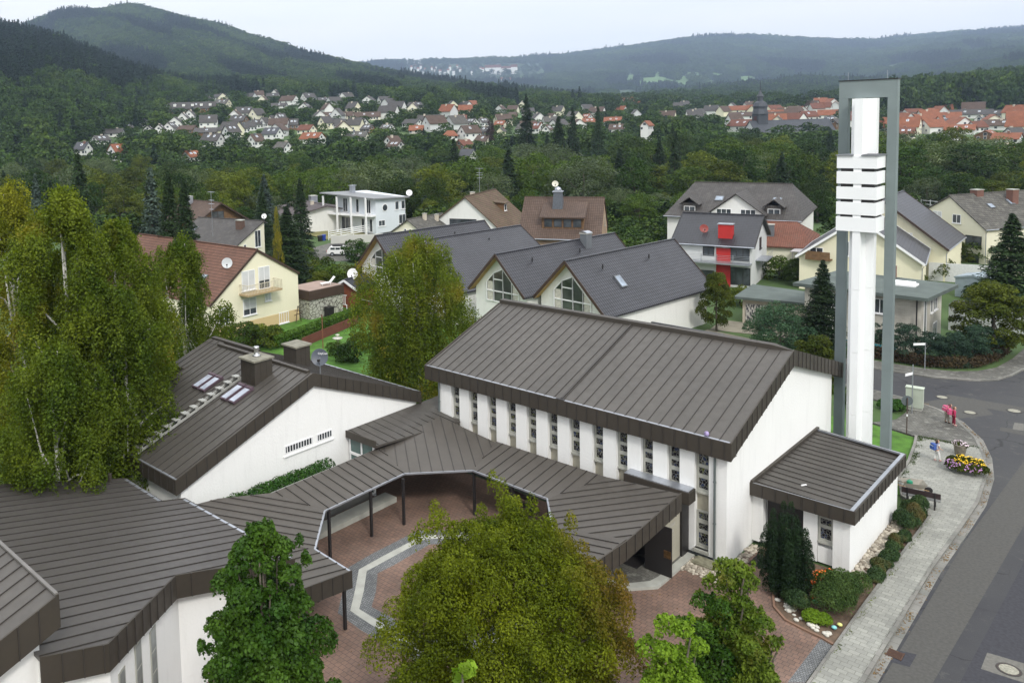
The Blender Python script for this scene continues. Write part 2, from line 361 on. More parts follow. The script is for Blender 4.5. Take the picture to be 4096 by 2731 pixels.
def tz(xv, D):
    xv = np.clip(np.atleast_1d(np.asarray(xv, float)), -700, 3599.9); D = np.clip(np.atleast_1d(np.asarray(D, float)), 0, 8999)
    i = (xv+700)/4300*(len(_gx)-1); i0 = np.clip(i.astype(int), 0, len(_gx)-2); fi = i-i0
    j0 = np.clip(np.searchsorted(_gd, D, 'right')-1, 0, len(_gd)-2); fj = (D-_gd[j0])/(_gd[j0+1]-_gd[j0])
    z = (_T[i0, j0]*(1-fi)+_T[i0+1, j0]*fi)*(1-fj)+(_T[i0, j0+1]*(1-fi)+_T[i0+1, j0+1]*fi)*fj
    return z+bumps((xv-846)/1902, D)*np.clip((D-700)/2200, 0, 1)*9
def wpt(xv, D): return WH*D+RH*(D*(xv-846)/1902.)
def ground_at(xv, yv):                                # first terrain point seen at photo pixel (2352-wide)
    for D in np.concatenate([np.linspace(100, 1500, 1401), np.geomspace(1500, 8000, 600)]):
        z = tz(xv, D)[0]
        if yh(xv)-(z-H)/D*1902 <= yv: return D, z
    return 6000, tz(xv, 6000)[0]
def terrain(name, fs, mat):
    ts = np.linspace(-1, 1, 161); V = []
    for f in fs:
        s = ts*(120+1.45*abs(f)); D = max(f, 1.)
        xv = np.clip(846+1902*(s+0)/max(f, 60.), -700, 3599)
        z = tz(xv, np.full_like(s, D)); P = WH[None]*f+RH[None]*s[:, None]; P[:, 2] = z-.004*(0 if f > 60 else 0); V.append(P)
    V = np.concatenate(V); n = len(ts); m = len(fs)
    a = (np.arange(m-1)[:, None]*n+np.arange(n-1)[None]).ravel(); Fq = np.stack([a, a+1, a+n+1, a+n], 1)
    o = npmesh(name, V, Fq, mat, smooth=True); tag(o, kind='structure'); return o
def groundmat():
    m, N, L, P = newmat('meadow and garden ground')
    o = mixc(N, L, ramp(N, L, noise(N, L, .05, 6), .35, .65), (.035, .075, .016), (.07, .12, .03))
    o = mixc(N, L, ramp(N, L, noise(N, L, 3, 6), .4, .7), o, (.05, .09, .02)); L.new(o, P.inputs['Base Color']); P.inputs['Roughness'].default_value = .95
    bump(N, L, P, noise(N, L, 12, 4), .6, .05); return m
M_ground = groundmat()
def hillmat():
    m, N, L, P = newmat('wooded hill floor')
    o = mixc(N, L, ramp(N, L, noise(N, L, .006, 6), .4, .6), (.022, .045, .014), (.04, .075, .02)); L.new(o, P.inputs['Base Color']); P.inputs['Roughness'].default_value = 1
    return m
terrain('ground', np.concatenate([np.linspace(-70, 300, 75), np.linspace(305, 900, 120)]), M_ground)
terrain('hills', np.concatenate([np.linspace(900, 1500, 60), np.geomspace(1510, 5950, 90)]), hillmat())
def field(name, pts, mat, z=.5):                     # patch draped on the terrain; pts = (column, D)
    n = 14; V = []
    (a, b, c, d) = [np.array(p, float) for p in pts]
    for i in range(n+1):
        for j in range(n+1):
            u, v = i/n, j/n; p = (a*(1-u)+b*u)*(1-v)+(d*(1-u)+c*u)*v
            q = wpt(p[0], p[1]); q = q+0; q[2] = tz(p[0], p[1])[0]+z; V.append(q)
    a = (np.arange(n)[:, None]*(n+1)+np.arange(n)[None]).ravel(); o = npmesh(name, np.array(V), np.stack([a, a+n+1, a+n+2, a+1], 1), mat, smooth=True)
    return tag(o, kind='structure')
M_stub = plain('stubble field', (.42, .34, .19), .95, var=.1, scale=.02); M_mead = plain('light meadow', (.085, .15, .05), .95, var=.2, scale=.02)
# ================================================================== STREET AND YARD SURFACES
M_asph = None
def asphalt():
    m, N, L, P = newmat('asphalt')
    f = noise(N, L, .18, 6); o = mixc(N, L, ramp(N, L, f, .35, .65), (.028, .028, .032), (.045, .045, .045))
    u = N.new('ShaderNodeTexCoord'); ns = N.new('ShaderNodeTexNoise'); ns.inputs['Scale'].default_value = .6; ns.inputs['Detail'].default_value = 6; L.new(u.outputs['Object'], ns.inputs[0])
    ad = N.new('ShaderNodeVectorMath'); ad.operation = 'MULTIPLY_ADD'; L.new(ns.outputs['Color'], ad.inputs[0]); ad.inputs[1].default_value = (2.2, 2.2, 0); L.new(u.outputs['Object'], ad.inputs[2])
    vo = N.new('ShaderNodeTexVoronoi'); vo.feature = 'DISTANCE_TO_EDGE'; vo.inputs['Scale'].default_value = .22; L.new(ad.outputs[0], vo.inputs[0])
    ck = mixc(N, L, ramp(N, L, noise(N, L, .3, 2), .48, .55), ramp(N, L, vo.outputs['Distance'], .004, .012, (.45, .45, .45), (1, 1, 1)), (1, 1, 1)); o = mixc(N, L, 1., o, ck, 'MULTIPLY')
    tr_ = ramp(N, L, noise(N, L, 1.3, 8, None, .75), .56, .7); o = mixc(N, L, tr_, o, (.075, .073, .066))
    g = noise(N, L, 60, 3, None, .8); o = mixc(N, L, ramp(N, L, g, .3, .7), mixc(N, L, 1., o, (.75,)*3, 'MULTIPLY'), mixc(N, L, 1., o, (1.3,)*3, 'MULTIPLY'))
    L.new(o, P.inputs['Base Color']); P.inputs['Roughness'].default_value = .85; bump(N, L, P, g, .3, .01); return m
M_asph = asphalt()
M_patch = plain('older asphalt patch', (.068, .066, .060), .9, var=.15, scale=8); M_patch2 = plain('pale tar repair', (.13, .125, .11), .9, var=.15, scale=8); M_patch3 = plain('fresh asphalt', (.034, .034, .04), .85, var=.2, scale=8)
M_kerb = brick('kerb stone', (.22, .21, .19), (.18, .18, .16), (.10, .1, .08), 1.0, .5, .012)
M_slab = brick('grey sidewalk paver', (.30, .30, .265), (.235, .235, .21), (.14, .14, .115), .38, .25, .010, vari=.22, weather=(.19, .19, .17))
M_dkpave = brick('weathered small paver', (.135, .13, .115), (.105, .10, .09), (.07, .07, .055), .2, .2, .012, vari=.4, weather=(.22, .22, .19))
M_redp = brick('red concrete paver', (.205, .128, .096), (.160, .106, .082), (.075, .058, .05), .24, .24, .012, vari=.35, weather=(.14, .098, .075))
M_cob = brick('grey granite sett', (.20, .205, .205), (.13, .135, .14), (.06, .06, .055), .11, .11, .012, vari=.3)
M_lawn = plain('lawn', (.062, .15, .016), .95, var=.35, scale=1.2, bmp=.8, bscale=25)
def sheetpoly(name, pts, z, mat, t=.0, kind='structure'):
    b = MB(); n = len(pts)
    A = sum(pts[i][0]*pts[(i+1) % n][1]-pts[(i+1) % n][0]*pts[i][1] for i in range(n))
    if A < 0: pts = pts[::-1]
    if t: b.prism([p[:2] for p in pts], z-t, z)
    else: b.add([(p[0], p[1], z) for p in pts], [tuple(range(n))])
    o = b.build(name, mat); return tag(o, kind=kind)
kerb = [(-8.3, -40), (-8.34, 32.7), (-8.4, 43), (-8.25, 48.7), (-8.2, 52), (-8.5, 56.1), (-9.1, 59.3), (-10.0, 62.2), (-11.5, 65), (-12.9, 66.6), (-14.6, 67.6), (-17, 68.2), (-20, 68.4), (-30, 68.4)]
farin = [(-30, 76.6), (-18, 76.4), (-15.8, 76.5), (-14, 77.1), (-12.7, 78.3), (-11.8, 80.3), (-11.3, 84), (-11, 90), (-11, 130)]
fark = [(-30, 74.3), (-18, 74.2), (-15, 74.4), (-13.6, 74.9), (-12.2, 75.6), (-11.2, 76.8), (-10.6, 78.6), (-10.1, 81.5), (-9.7, 90), (-9.7, 130)]
road = [(0, -40), (0, 130)] + fark[::-1] + kerb[::-1]
sheetpoly('road', road, .012, M_asph)
walk = [(-9.7, -40), (-9.72, 31.4), (-9.72, 38), (-9.62, 48.6), (-11.2, 50.2), (-11.95, 52.7), (-12.0, 53.9), (-12.1, 55.5), (-12.45, 58.4), (-12.73, 60.1)]
def off(pl, d):                                      # offset polyline to its left by d
    out = []
    for i, p in enumerate(pl):
        a = np.array(pl[max(i-1, 0)], float); b = np.array(pl[min(i+1, len(pl)-1)], float); t = b-a; t /= np.linalg.norm(t); out.append((p[0]-t[1]*d, p[1]+t[0]*d))
    return out
ki = off(kerb, .16)
sidewalk = walk + [(-11, 60.2), (-9.55, 60.5)] + [p for p in ki[::-1] if p[1] < 60.4 and p[0] > -10]
sheetpoly('sidewalk', sidewalk, .115, M_slab, .1)
plaza = [(-12.73, 60.1), (-11, 60.2), (-9.6, 60.5)] + [p for p in ki if p[1] > 60.8] + [(-30, 66.2), (-14.3, 66.0), (-14.5, 62.6), (-15.5, 61)]
sheetpoly('plaza_pavement', plaza, .112, M_dkpave, .1)
b = MB()
for i in range(len(kerb)-1): b.prism([kerb[i], kerb[i+1], ki[i+1], ki[i]], 0, .13)
tag(b.build('kerb', M_kerb), kind='structure')
gk = off(kerb, -.32); b = MB()
for i in range(len(kerb)-1): b.add([(*kerb[i], .02), (*gk[i], .02), (*gk[i+1], .02), (*kerb[i+1], .02)], [(0, 1, 2, 3)])
tag(b.build('gutter_strip', M_kerb), kind='structure')
fo = off(fark, .15); b = MB()
for i in range(len(fark)-1): b.prism([fark[i], fark[i+1], fo[i+1], fo[i]], 0, .13)
tag(b.build('kerb', M_kerb), kind='structure')
sheetpoly('sidewalk', fo + farin[::-1], .11, M_dkpave, .1)
b = MB(); lw = walk[3:]; l2 = off(lw, .14)
for i in range(len(lw)-1): b.prism([lw[i], lw[i+1], l2[i+1], l2[i]], 0, .2)
tag(b.build('kerb', M_kerb), kind='structure')
b = MB(); lw = [(-9.72, -40)]+walk[1:4]; l2 = off(lw, .1)
for i in range(len(lw)-1): b.prism([lw[i], lw[i+1], l2[i+1], l2[i]], 0, .15)
tag(b.build('kerb', M_kerb), kind='structure')
sheetpoly('lawn', [(-11.3, 50.4), (-12.1, 52.7), (-12.15, 54), (-12.25, 55.5), (-12.6, 58.4), (-12.9, 60), (-15.5, 60.8), (-22, 60.5), (-22, 53), (-15.6, 53), (-15, 50.2)], .05, M_lawn)
sheetpoly('lawn', [(-56, 40), (-36, 39), (-35, 48), (-42, 62), (-72, 62), (-68, 44)], .02, M_lawn)
# courtyard
sheetpoly('courtyard_paving', [(-9.85, -10), (-9.9, 34.2), (-12.5, 37.6), (-13, 39.9), (-15, 40), (-15, 37), (-34, 37), (-34, 18), (-20, 5), (-20, -10)], .02, M_redp)
sheetpoly('cobble_strip', [G(*p)[:2] for p in ((3283, 2555), (3334, 2582), (3221, 2731), (3149, 2731))], .026, M_cob)
oc = [(-27.33, 26.7), (-27.33, 25.38), (-26.2, 24.08), (-25.3, 22.95), (-24.1, 22.9), (-21.5, 22.9), (-19.6, 25), (-19.6, 30), (-21.6, 32), (-25, 32), (-27.3, 29.6)]
def ring(name, pl, w0, w1, z, mat):
    a = off(pl+pl[:1], w0); c = off(pl+pl[:1], w1); b = MB()
    # closed polyline offset with wrapped tangents
    n = len(pl); A = []; B = []
    for i in range(n):
        p0 = np.array(pl[i-1]); p1 = np.array(pl[(i+1) % n]); t = p1-p0; t = t/np.linalg.norm(t); A.append((pl[i][0]-t[1]*w0, pl[i][1]+t[0]*w0)); B.append((pl[i][0]-t[1]*w1, pl[i][1]+t[0]*w1))
    for i in range(n):
        j = (i+1) % n; b.add([(*A[i], z), (*A[j], z), (*B[j], z), (*B[i], z)], [(0, 1, 2, 3)] if w1 > w0 else [(3, 2, 1, 0)])
    o = b.build(name, mat); tag(o, kind='structure'); return o
ring('cobble_band', oc, -.75, .75, .026, M_cob); ring('concrete_band', oc, -.2, .2, .032, M_conc)
# repairs in the asphalt
def road_patch(pts, mat, z=.018): sheetpoly('road_patch', [G(*p)[:2] for p in pts], z, mat)
z6 = lambda x, y: (3400+x/3.136, 1200+y/3.136); z5 = lambda x, y: (2600+x/1.3864, 1600+y/1.3864); z4 = lambda x, y: (3600+x/3.135, 1550+y/3.135)
road_patch([z6(1220, 1185), z6(2183, 1350), z6(2183, 1400), z6(1930, 1400), z6(1150, 1260)], M_patch)
road_patch([z6(880, 1290), z6(1160, 1240), z6(1700, 1350), z6(1800, 1440), z6(1260, 1500)], M_patch, .016)
road_patch([z4(1435, 440), z4(1555, 455), z4(1555, 545), z4(1410, 525)], M_patch2); road_patch([z4(1260, 497), z4(1410, 520), z4(1555, 560), z4(1555, 600), z4(1250, 540)], M_patch)
road_patch([z5(1870, 1400), z5(2074, 1460), z5(2074, 1568), z5(1835, 1490)], M_patch2); road_patch([z5(1300, 1370), z5(1480, 1410), z5(1440, 1480), z5(1290, 1440)], M_patch3)
sheetpoly('road_patch', [(-8.0, 20), (-7.0, 20), (-6.3, 45), (-5.9, 60), (-7.4, 60), (-7.9, 47)], .0165, M_patch)
sheetpoly('road_patch', [(-6.3, 20), (-3.2, 20), (-3.4, 50), (-5.2, 62), (-5.5, 50)], .0175, M_patch3)
# ================================================================== CHURCH GROUP
def seams(b, poly, d, sp, off0=0., w=.021, h=.036, mi=0, ends=.03):
    P = [np.array(p, float) for p in poly]; d = np.array(d, float)
    n = np.cross(P[1]-P[0], P[2]-P[0]); n /= np.linalg.norm(n)
    if n[2] < 0: n = -n
    d = d-n*(d@n); d /= np.linalg.norm(d); e = np.cross(n, d)
    q = [(p-P[0])@e for p in P]; r = [(p-P[0])@d for p in P]
    k = math.ceil((min(q)+.05-off0)/sp)
    while k*sp+off0 < max(q)-.05:
        c = k*sp+off0; xs = []
        for i in range(len(P)):
            j = (i+1) % len(P)
            if (q[i]-c)*(q[j]-c) < 0: t = (c-q[i])/(q[j]-q[i]); xs.append(r[i]+t*(r[j]-r[i]))
        xs.sort()
        for a, z in zip(xs[::2], xs[1::2]):
            if z-a > .15: b.bar(P[0]+e*c+d*(a+ends)+n*h/2, P[0]+e*c+d*(z-ends)+n*h/2, w, h, mi, up=n)
        k += 1
def fascia(b, a, c, hgt, n2, t=.06, step=.59, mi=0, smi=1, drop=0., rise=.03):   # vertical cladding along the line a-c, outward normal n2
    a = np.array(a, float); c = np.array(c, float); n = np.array((n2[0], n2[1], 0.)); a = a+n*.014; c = c+n*.014; up = np.array((0, 0, 1.))
    o = -n*t; vs = [a+up*rise, c+up*rise, c-up*hgt, a-up*hgt]; vs = vs+[v+o for v in vs]
    b.add(vs, [(0, 1, 2, 3), (7, 6, 5, 4), (0, 4, 5, 1), (1, 5, 6, 2), (2, 6, 7, 3), (3, 7, 4, 0)], mi)
    L_ = np.linalg.norm((c-a)[:2]); k = step
    while k < L_-.12:
        p = a+(c-a)*k/L_; b.bar(p+n*.015+up*rise, p+n*.015-up*hgt, .028, .03, smi, up=n); k += step
def windowbay(parent, x0, x1, rows, y, fy=.0, label=None):
    b = MB(); zs = [z for r in rows for z in r]; z0 = min(zs)-.12; z1 = max(zs)+.08
    b.box(x0, y, z0, x0+.09, y+.1, z1); b.box(x1-.09, y, z0, x1, y+.1, z1)
    edges = sorted(rows); prev = z0
    for a, c in edges:
        b.box(x0+.09, y+.002, prev, x1-.09, y+.1, a); prev = c
    b.box(x0+.09, y+.002, prev, x1-.09, y+.1, z1); b.box(x0-.0, y-.07, z0-.09, x1, y+.1, z0-.002)
    fr = b.build('window', M_conc, parent)
    for a, c in edges:
        g = MB(); g.add([(x0+.09, y+.06, a), (x1-.09, y+.06, a), (x1-.09, y+.06, c), (x0+.09, y+.06, c)], [(0, 1, 2, 3)])
        o = g.build('leaded_pane', M_lead); o.parent = fr; o.matrix_parent_inverse = Matrix.Identity(4)
        me = o.data
        for v in me.vertices: v.co -= parent.location
    return fr
# ---- nave
nave = thing('church', 'white roughcast church with broad brown sheet roof and a row of leaded windows', 'church', (-24, 44, 0))
X0, X1, Y0, Y1 = -32.7, -15.23, 37.07, 51.62
RY, RZ, EZ, BZ, FY, BY, RX0, RX1 = 44.6, 8.62, 6.0, 6.1, 36.77, 52.62, -33.5, -14.93
wz = lambda y: (EZ-.1+(RZ-EZ)*(y-FY)/(RY-FY) if y < RY else RZ-.1-(RZ-BZ)*(y-RY)/(BY-RY))-.16
b = MB()
prof = [(Y0+.42, 0), (Y1, 0), (Y1, wz(Y1)), (RY, wz(RY)), (Y0+.42, wz(Y0+.42))]
vs = [(X1, y, z) for y, z in prof]+[(X0, y, z) for y, z in prof]
b.add(vs, [(0, 1, 2, 3, 4), (9, 8, 7, 6, 5)]+[(i, 5+i, 5+(i+1) % 5, (i+1) % 5) for i in range(5)])
wt = wz(Y0)
bays = [(-31.66+1.357*k, -31.66+1.357*k+.62) for k in range(11)]+[(-16.74, -16.06)]
ed = [X0]+[v for p in bays for v in p]+[X1]
for i in range(0, len(ed), 2): b.prism([(ed[i], Y0), (ed[i+1], Y0), (ed[i+1], Y0+.42), (ed[i], Y0+.42)], .22, [wt, wt, wz(Y0+.42), wz(Y0+.42)])
b.box(-17.0, Y0+.001, .2, X1-.001, Y0+.3, .42)
b.build('wall', M_plaster, nave)
b = MB(); b.box(X0+.02, Y0+.05, 0, X1-.03, Y0+.5, .219); b.box(X1-.3, Y0+.08, 0, X1-.03, Y1, .218); b.build('plinth', M_greyframe, nave)
b = MB()
for x0, x1 in bays: b.box(x0+.001, Y0+.3, .42, x1-.001, Y0+.419, wt-.01)
b.build('infill_panel', M_beige, nave)
top = [(4.54, 5.13), (4.06, 4.38), (3.34, 3.87)]
for i, (x0, x1) in enumerate(bays):
    windowbay(nave, x0+.02, x1-.02, [(a-.06, c-.06) for a, c in top], Y0+.2)
windowbay(nave, -16.72, -16.08, [(.57, 1.14), (1.29, 1.6), (1.8, 2.13)], Y0+.2)
b = MB(); b.box(-16.76, Y0-.12, .28, -16.04, Y0+.3, .42); b.build('sill', M_conc, nave)
b = MB()
f1 = [(RX0, FY, EZ-.03), (RX1, FY, EZ-.03), (RX1, RY, RZ), (RX0, RY, RZ)]; f2 = [(RX1, BY, BZ), (RX0, BY, BZ), (RX0, RY, RZ), (RX1, RY, RZ)]
for f in (f1, f2):
    b.slab(f, .14, 0); seams(b, f, (0, 1, 0), .59, .3, mi=1)
rf = b.build('roof', [M_roof, M_seam], nave)
b = MB(); b.prism([(RX0+.02, RY-.22), (RX1-1.0, RY-.22), (RX1-1.0, RY+.22), (RX0+.02, RY+.22)], RZ-.1, RZ+.17)
b.add([(RX1-1.0, RY-.22, RZ-.1), (RX1-1.0, RY+.22, RZ-.1), (RX1-1.0, RY+.22, RZ+.17), (RX1-1.0, RY-.22, RZ+.17), (RX1-.03, RY-.03, RZ), (RX1-.03, RY+.03, RZ)], [(0, 4, 3), (2, 5, 1), (3, 4, 5, 2)])
b.build('ridge_cap', M_fascia, nave)
b = MB(); P_ = lambda x, y, z: (x, y, z)
fascia(b, (RX0, FY, EZ), (RX1, FY, EZ), .82, (0, -1))
fascia(b, (RX1, FY+.001, EZ), (RX1, RY, RZ+.02), .82, (1, 0)); fascia(b, (RX1, RY, RZ+.02), (RX1, BY, BZ+.02), .82, (1, 0))
fascia(b, (RX0, BY, BZ), (RX0, RY, RZ+.02), .82, (-1, 0)); fascia(b, (RX0, RY, RZ+.02), (RX0, FY, EZ), .82, (-1, 0)); fascia(b, (RX1, BY, BZ), (RX0, BY, BZ), .82, (0, 1))
b.box(RX0+.06, FY+.06, EZ-.8, RX1-.06, Y0+.03, EZ-.76); b.box(X1-.05, Y0, EZ-.8, RX1-.06, Y0+.5, EZ-.76)
b.build('fascia', [M_fascia, M_seam], nave)
b = MB(); b.box(RX0+.1, FY+.02, EZ-.03, RX1-.1, FY+.17, EZ+.035); b.build('gutter', M_zinc, nave)
j0 = hit(1285*K, 912*K, 1, FY)[0]; b = MB(); b.bar((j0, FY+.2, EZ+.05), (j0, RY-.22, RZ-.02), .11, .07); b.build('expansion_joint', M_seam, nave)
b = MB(); b.box(j0-.25, FY+.0, EZ+.036, j0+.25, FY+.18, EZ+.06); b.build('gutter_joint', M_dark, nave)
for xx, yy in ((-15.75, 36.98), (-32.55, 36.98)):
    b = MB(); b.tube([(xx, yy, EZ-.75), (xx, yy, .02)], .055, 10)
    for z in (3.9, 1.9): b.tube([(xx, yy, z), (xx, yy, z+.05)], .075, 10)
    b.build('downpipe', plain('grey downpipe', (.16, .19, .19), .4, .4), nave)
# ball left on the gutter
b = MB(); c = G(*(2812, 1746), 6.1); b.lathe([(.001, -.12), (.07, -.1), (.115, -.04), (.115, .04), (.07, .1), (.001, .12)], (c[0], FY+.2, EZ+.13), 14)
tag(b.build('ball', plain('violet and yellow ball', (.25, .2, .35), .5, var=.6, scale=6), smooth=True), 'small yellow and violet ball lying at the eaves edge of the church roof', 'ball')
# ---- annex
an = thing('church_annex', 'low white annex with flat brown sheet roof at the street end of the church', 'annex', (-13, 44, 0))
AX, AY0, AY1 = -10.95, 40.02, 48.0
b = MB(); b.box(AX-.32, AY0, 0.0, AX, 47.0, 2.75)
b.box(-15.2, AY0+.45, 0, AX-.325, 46.8, 2.74); b.box(-15.22, AY0+.001, .2, -14.7, AY0+.44, 2.74); b.box(-12.32, AY0+.2, .1, AX-.33, AY0+.44, .86)
b.box(AX-.7, AY0+.002, .0, AX-.325, AY0+.44, 2.74); b.box(-12.95, AY0+.15, .1, -12.34, AY0+.44, 2.74); b.box(AX-.34, 47.02, -.05, AX-.02, 47.9, 2.7)
b.build('wall', M_plaster, an)
windowbay(an, -12.32, -11.68, [(1.25, 1.78), (1.92, 2.22)], AY0+.2)
b = MB(); b.box(-14.6, AY0+.3, .15, -13.0, AY0+.4, 2.3); b.build('door', M_dark, an)
AT = 3.14; b = MB(); rp = [(-15.2, 39.75, AT-.12), (-10.72, 39.75, AT-.2), (-10.72, 48.25, AT-.2), (-15.2, 49.0, AT-.12)]
rp = [(-15.2, 39.8, AT-.06), (-10.8, 39.8, AT-.2), (-10.8, 48.2, AT-.2), (-15.2, 49.0, AT-.06)]
b.slab(rp, .3, 0); seams(b, rp, (1, 0, 0), .58, .4, mi=1); b.build('roof', [M_roof, M_seam], an)
b = MB(); fascia(b, (-15.24, 39.74, AT), (-10.7, 39.74, AT), .6, (0, -1)); fascia(b, (-10.7, 39.741, AT), (-10.7, 48.25, AT), .6, (1, 0)); fascia(b, (-10.7, 48.3, AT), (-15.24, 49.1, AT), .6, (0, 1))
b.box(-15.24, 39.8, AT-.2, -15.1, 49.2, AT+.1)
b.build('fascia', [M_fascia, M_seam], an)
b = MB(); b.box(-10.92, 39.82, AT-.05, -10.76, 48.2, AT+.035); b.build('gutter', M_zinc, an)
b = MB(); b.box(-15.1, 48.95, AT-.1, -10.95, 49.05, AT+.06) if False else b.bar((-15.1, 48.95, AT), (-10.75, 48.2, AT), .1, .09); b.build('edge_trim', M_zinc, an); b = MB(); b.bar((-15.1, 39.77, AT+.03), (-10.75, 39.77, AT+.03), .04, .02); b.build('edge_trim', M_zinc, an)
b = MB(); b.bar((-13.4, 41.2, AT-.07), (-13.25, 41.45, AT-.07), .05); tag(b.build('paper_scrap', M_white), 'white scrap lying among the seams of the annex roof', 'paper scrap')
# ---- bell tower
M_tg = plain('painted green grey concrete', (.17, .205, .205), .75, var=.12, scale=.5)
M_tw = plain('white painted concrete', (.82, .83, .83), .7, var=.03, scale=.5)
tw = thing('bell_tower', 'slender white and grey concrete bell tower with louvred belfry beside the church', 'bell tower', (-14, 52.5, 0))
TX0, TX1, TY0, TY1 = -15.45, -12.54, 52.8, 53.28
for xa, xb in ((TX0, TX0+.47), (TX1-.47, TX1)):
    b = MB(); z = 0
    for zz in (3.6, 7.2, 10.8, 14.4, 18.0, 21.51):
        b.box(xa, TY0, z, xb, TY1, zz-.012); z = zz
        if zz < 21: b.box(xa+.01, TY0+.01, zz-.012, xb-.01, TY1-.01, zz)
    b.build('pillar', M_tg, tw)
b = MB(); b.box(TX0, TY0, 21.502, TX1, TY1, 22.48); b.build('crossbeam', M_tg, tw)
b = MB(); b.box(TX0-.04, TY0-.04, 22.482, TX1+.04, TY1+.04, 22.53); b.build('coping', M_dark, tw)
for xx in (TX0+.4, TX1-.55): b = MB(); b.tube([(xx, 53, 22.53), (xx, 53, 23.0)], .012, 5); b.build('lightning_rod', M_zinc, tw)
b = MB(); z = 0
cross = [(-14.22, 51.3), (-13.83, 51.3), (-13.83, 52.35), (-13.4, 52.35), (-13.4, 52.79), (-14.65, 52.79), (-14.65, 52.35), (-14.22, 52.35)]
for zz in (3.6, 7.2, 10.8, 14.3, 21.47): b.prism(cross, z+.012, zz); z = zz
b.build('shaft', M_tw, tw)
for a, c in ((17.62, 18.3), (16.76, 17.44), (15.90, 16.58), (15.03, 15.73), (14.1, 14.89)):
    b = MB(); b.prism([(-15.05, 51.25), (-13.05, 51.25), (-13.05, 52.85), (-13.17, 52.85), (-13.17, 51.37), (-14.93, 51.37), (-14.93, 52.78), (-15.05, 52.78)], a, c)
    b.build('louvre_band', M_tw, tw)
b = MB(); b.box(-14.88, 51.42, 14.2, -13.22, 52.76, 18.2); b.build('louvre_gap_shade', M_dark, tw)  # black block added inside so the louvre gaps read as deep shade
b = MB(); b.box(-13.83, 51.18, 18.302, -12.98, 52.84, 18.36); b.box(-15.12, 51.18, 18.302, -14.22, 52.84, 18.36)
for k in range(7): b.box(-13.8, 51.3+k*.2, 18.36, -13.0, 51.33+k*.2, 18.39)
b.build('belfry_cover', plain('lead grey sheet', (.2, .21, .22), .5, .3), tw)
# ---- parsonage
pa = thing('parsonage', 'white parsonage with brown standing seam saddle roof left of the church', 'house', (-38, 28, 0))
px, sy, sl_ = -34., 19.62, .361
pz = lambda y: 4.24+sl_*(y-sy)
RYp, RZp = 28.3, pz(28.3); EYp, EZp = 36.95, 4.2
bz = lambda y: RZp+(EZp-RZp)*(y-RYp)/(EYp-RYp)
b = MB(); X_ = px-.15
prof = [(sy+.35, 0), (EYp-.3, 0), (EYp-.3, bz(EYp-.3)-.25), (RYp, RZp-.25), (sy+.35, pz(sy+.35)-.25)]
b.add([(X_, y, z) for y, z in prof]+[(-42.6, y, z) for y, z in prof], [(0, 1, 2, 3, 4), (9, 8, 7, 6, 5)]+[(i, 5+i, 5+(i+1) % 5, (i+1) % 5) for i in range(5)])
b.build('wall', M_plaster, pa)
b = MB(); Xl, Xl2 = -43.0, -44.6
f1 = [(Xl, sy, pz(sy)-.04), (px, sy, pz(sy)-.04), (px, RYp, RZp), (Xl, RYp, RZp)]; f1b = [(Xl2, 25.8, pz(25.8)-.06), (Xl-.01, 25.8, pz(25.8)-.06), (Xl-.01, RYp+.4, pz(RYp+.4)-.06), (Xl2, RYp+.4, pz(RYp+.4)-.06)]
f2 = [(px, EYp, EZp-.02), (Xl2, EYp, EZp-.02), (Xl2, RYp+.02, bz(RYp+.02)-.02), (px, RYp+.02, bz(RYp+.02)-.02)]
for f, o in ((f1, .1), (f1b, .1), (f2, .1)): b.slab(f, .14, 0); seams(b, f, (0, 1, 0), .59, o, mi=1)
b.build('roof', [M_roof, M_seam], pa)
b = MB(); b.box(-43.0, RYp-.12, RZp-.08, -36.9, RYp+.14, RZp+.13); b.box(-36.9, RYp-.1, RZp-.08, px-.4, RYp+.12, RZp+.12); b.box(-44.6, RYp+.5, RZp-.12, -39.8, RYp+.8, RZp+.16)
b.build('ridge_cap', M_fascia, pa)
b = MB(); fascia(b, (px, sy, pz(sy)), (px, RYp, RZp+.03), .74, (1, 0)); fascia(b, (px, RYp, RZp+.03), (px, EYp, EZp), .7, (1, 0))
fascia(b, (Xl, sy, pz(sy)), (px, sy, pz(sy)), .7, (0, -1)); fascia(b, (Xl2, 25.75, pz(25.8)), (Xl, 25.75, pz(25.8)), .6, (0, -1)); fascia(b, (px, EYp, EZp), (Xl2, EYp, EZp), .7, (0, 1))
fascia(b, (Xl, RYp, RZp), (Xl, sy, pz(sy)), .7, (-1, 0))
b.build('fascia', [M_fascia, M_seam], pa)
b = MB(); b.box(Xl+.1, sy+.02, pz(sy)-.05, px-.1, sy+.16, pz(sy)+.03); b.build('gutter', M_zinc, pa); b = MB(); b.box(-44.4, EYp-.14, EZp-.05, px-.1, EYp-.02, EZp+.05); b.build('gutter', M_zinc, pa)
for y0, y1 in ((26.3, 28.25), (28.55, 29.65)):     # barred strip windows
    b = MB(); b.box(X_+.001, y0, 3.46, X_+.03, y1, 3.9); f = b.build('window', M_white, pa)
    g = MB(); g.box(X_+.025, y0+.05, 3.52, X_+.034, y1-.05, 3.84); o = g.build('pane', M_glass); o.parent = f; o.matrix_parent_inverse = Matrix.Translation(-pa.location)
    g = MB(); k = y0+.12
    while k < y1-.08: g.box(X_+.035, k, 3.5, X_+.05, k+.045, 3.86); k += .19
    o = g.build('bars', M_white); o.parent = f; o.matrix_parent_inverse = Matrix.Translation(-pa.location)
b = MB(); b.box(X_+.001, 26.2, 3.3, X_+.09, 29.75, 3.36); b.build('sill', M_plaster, pa)
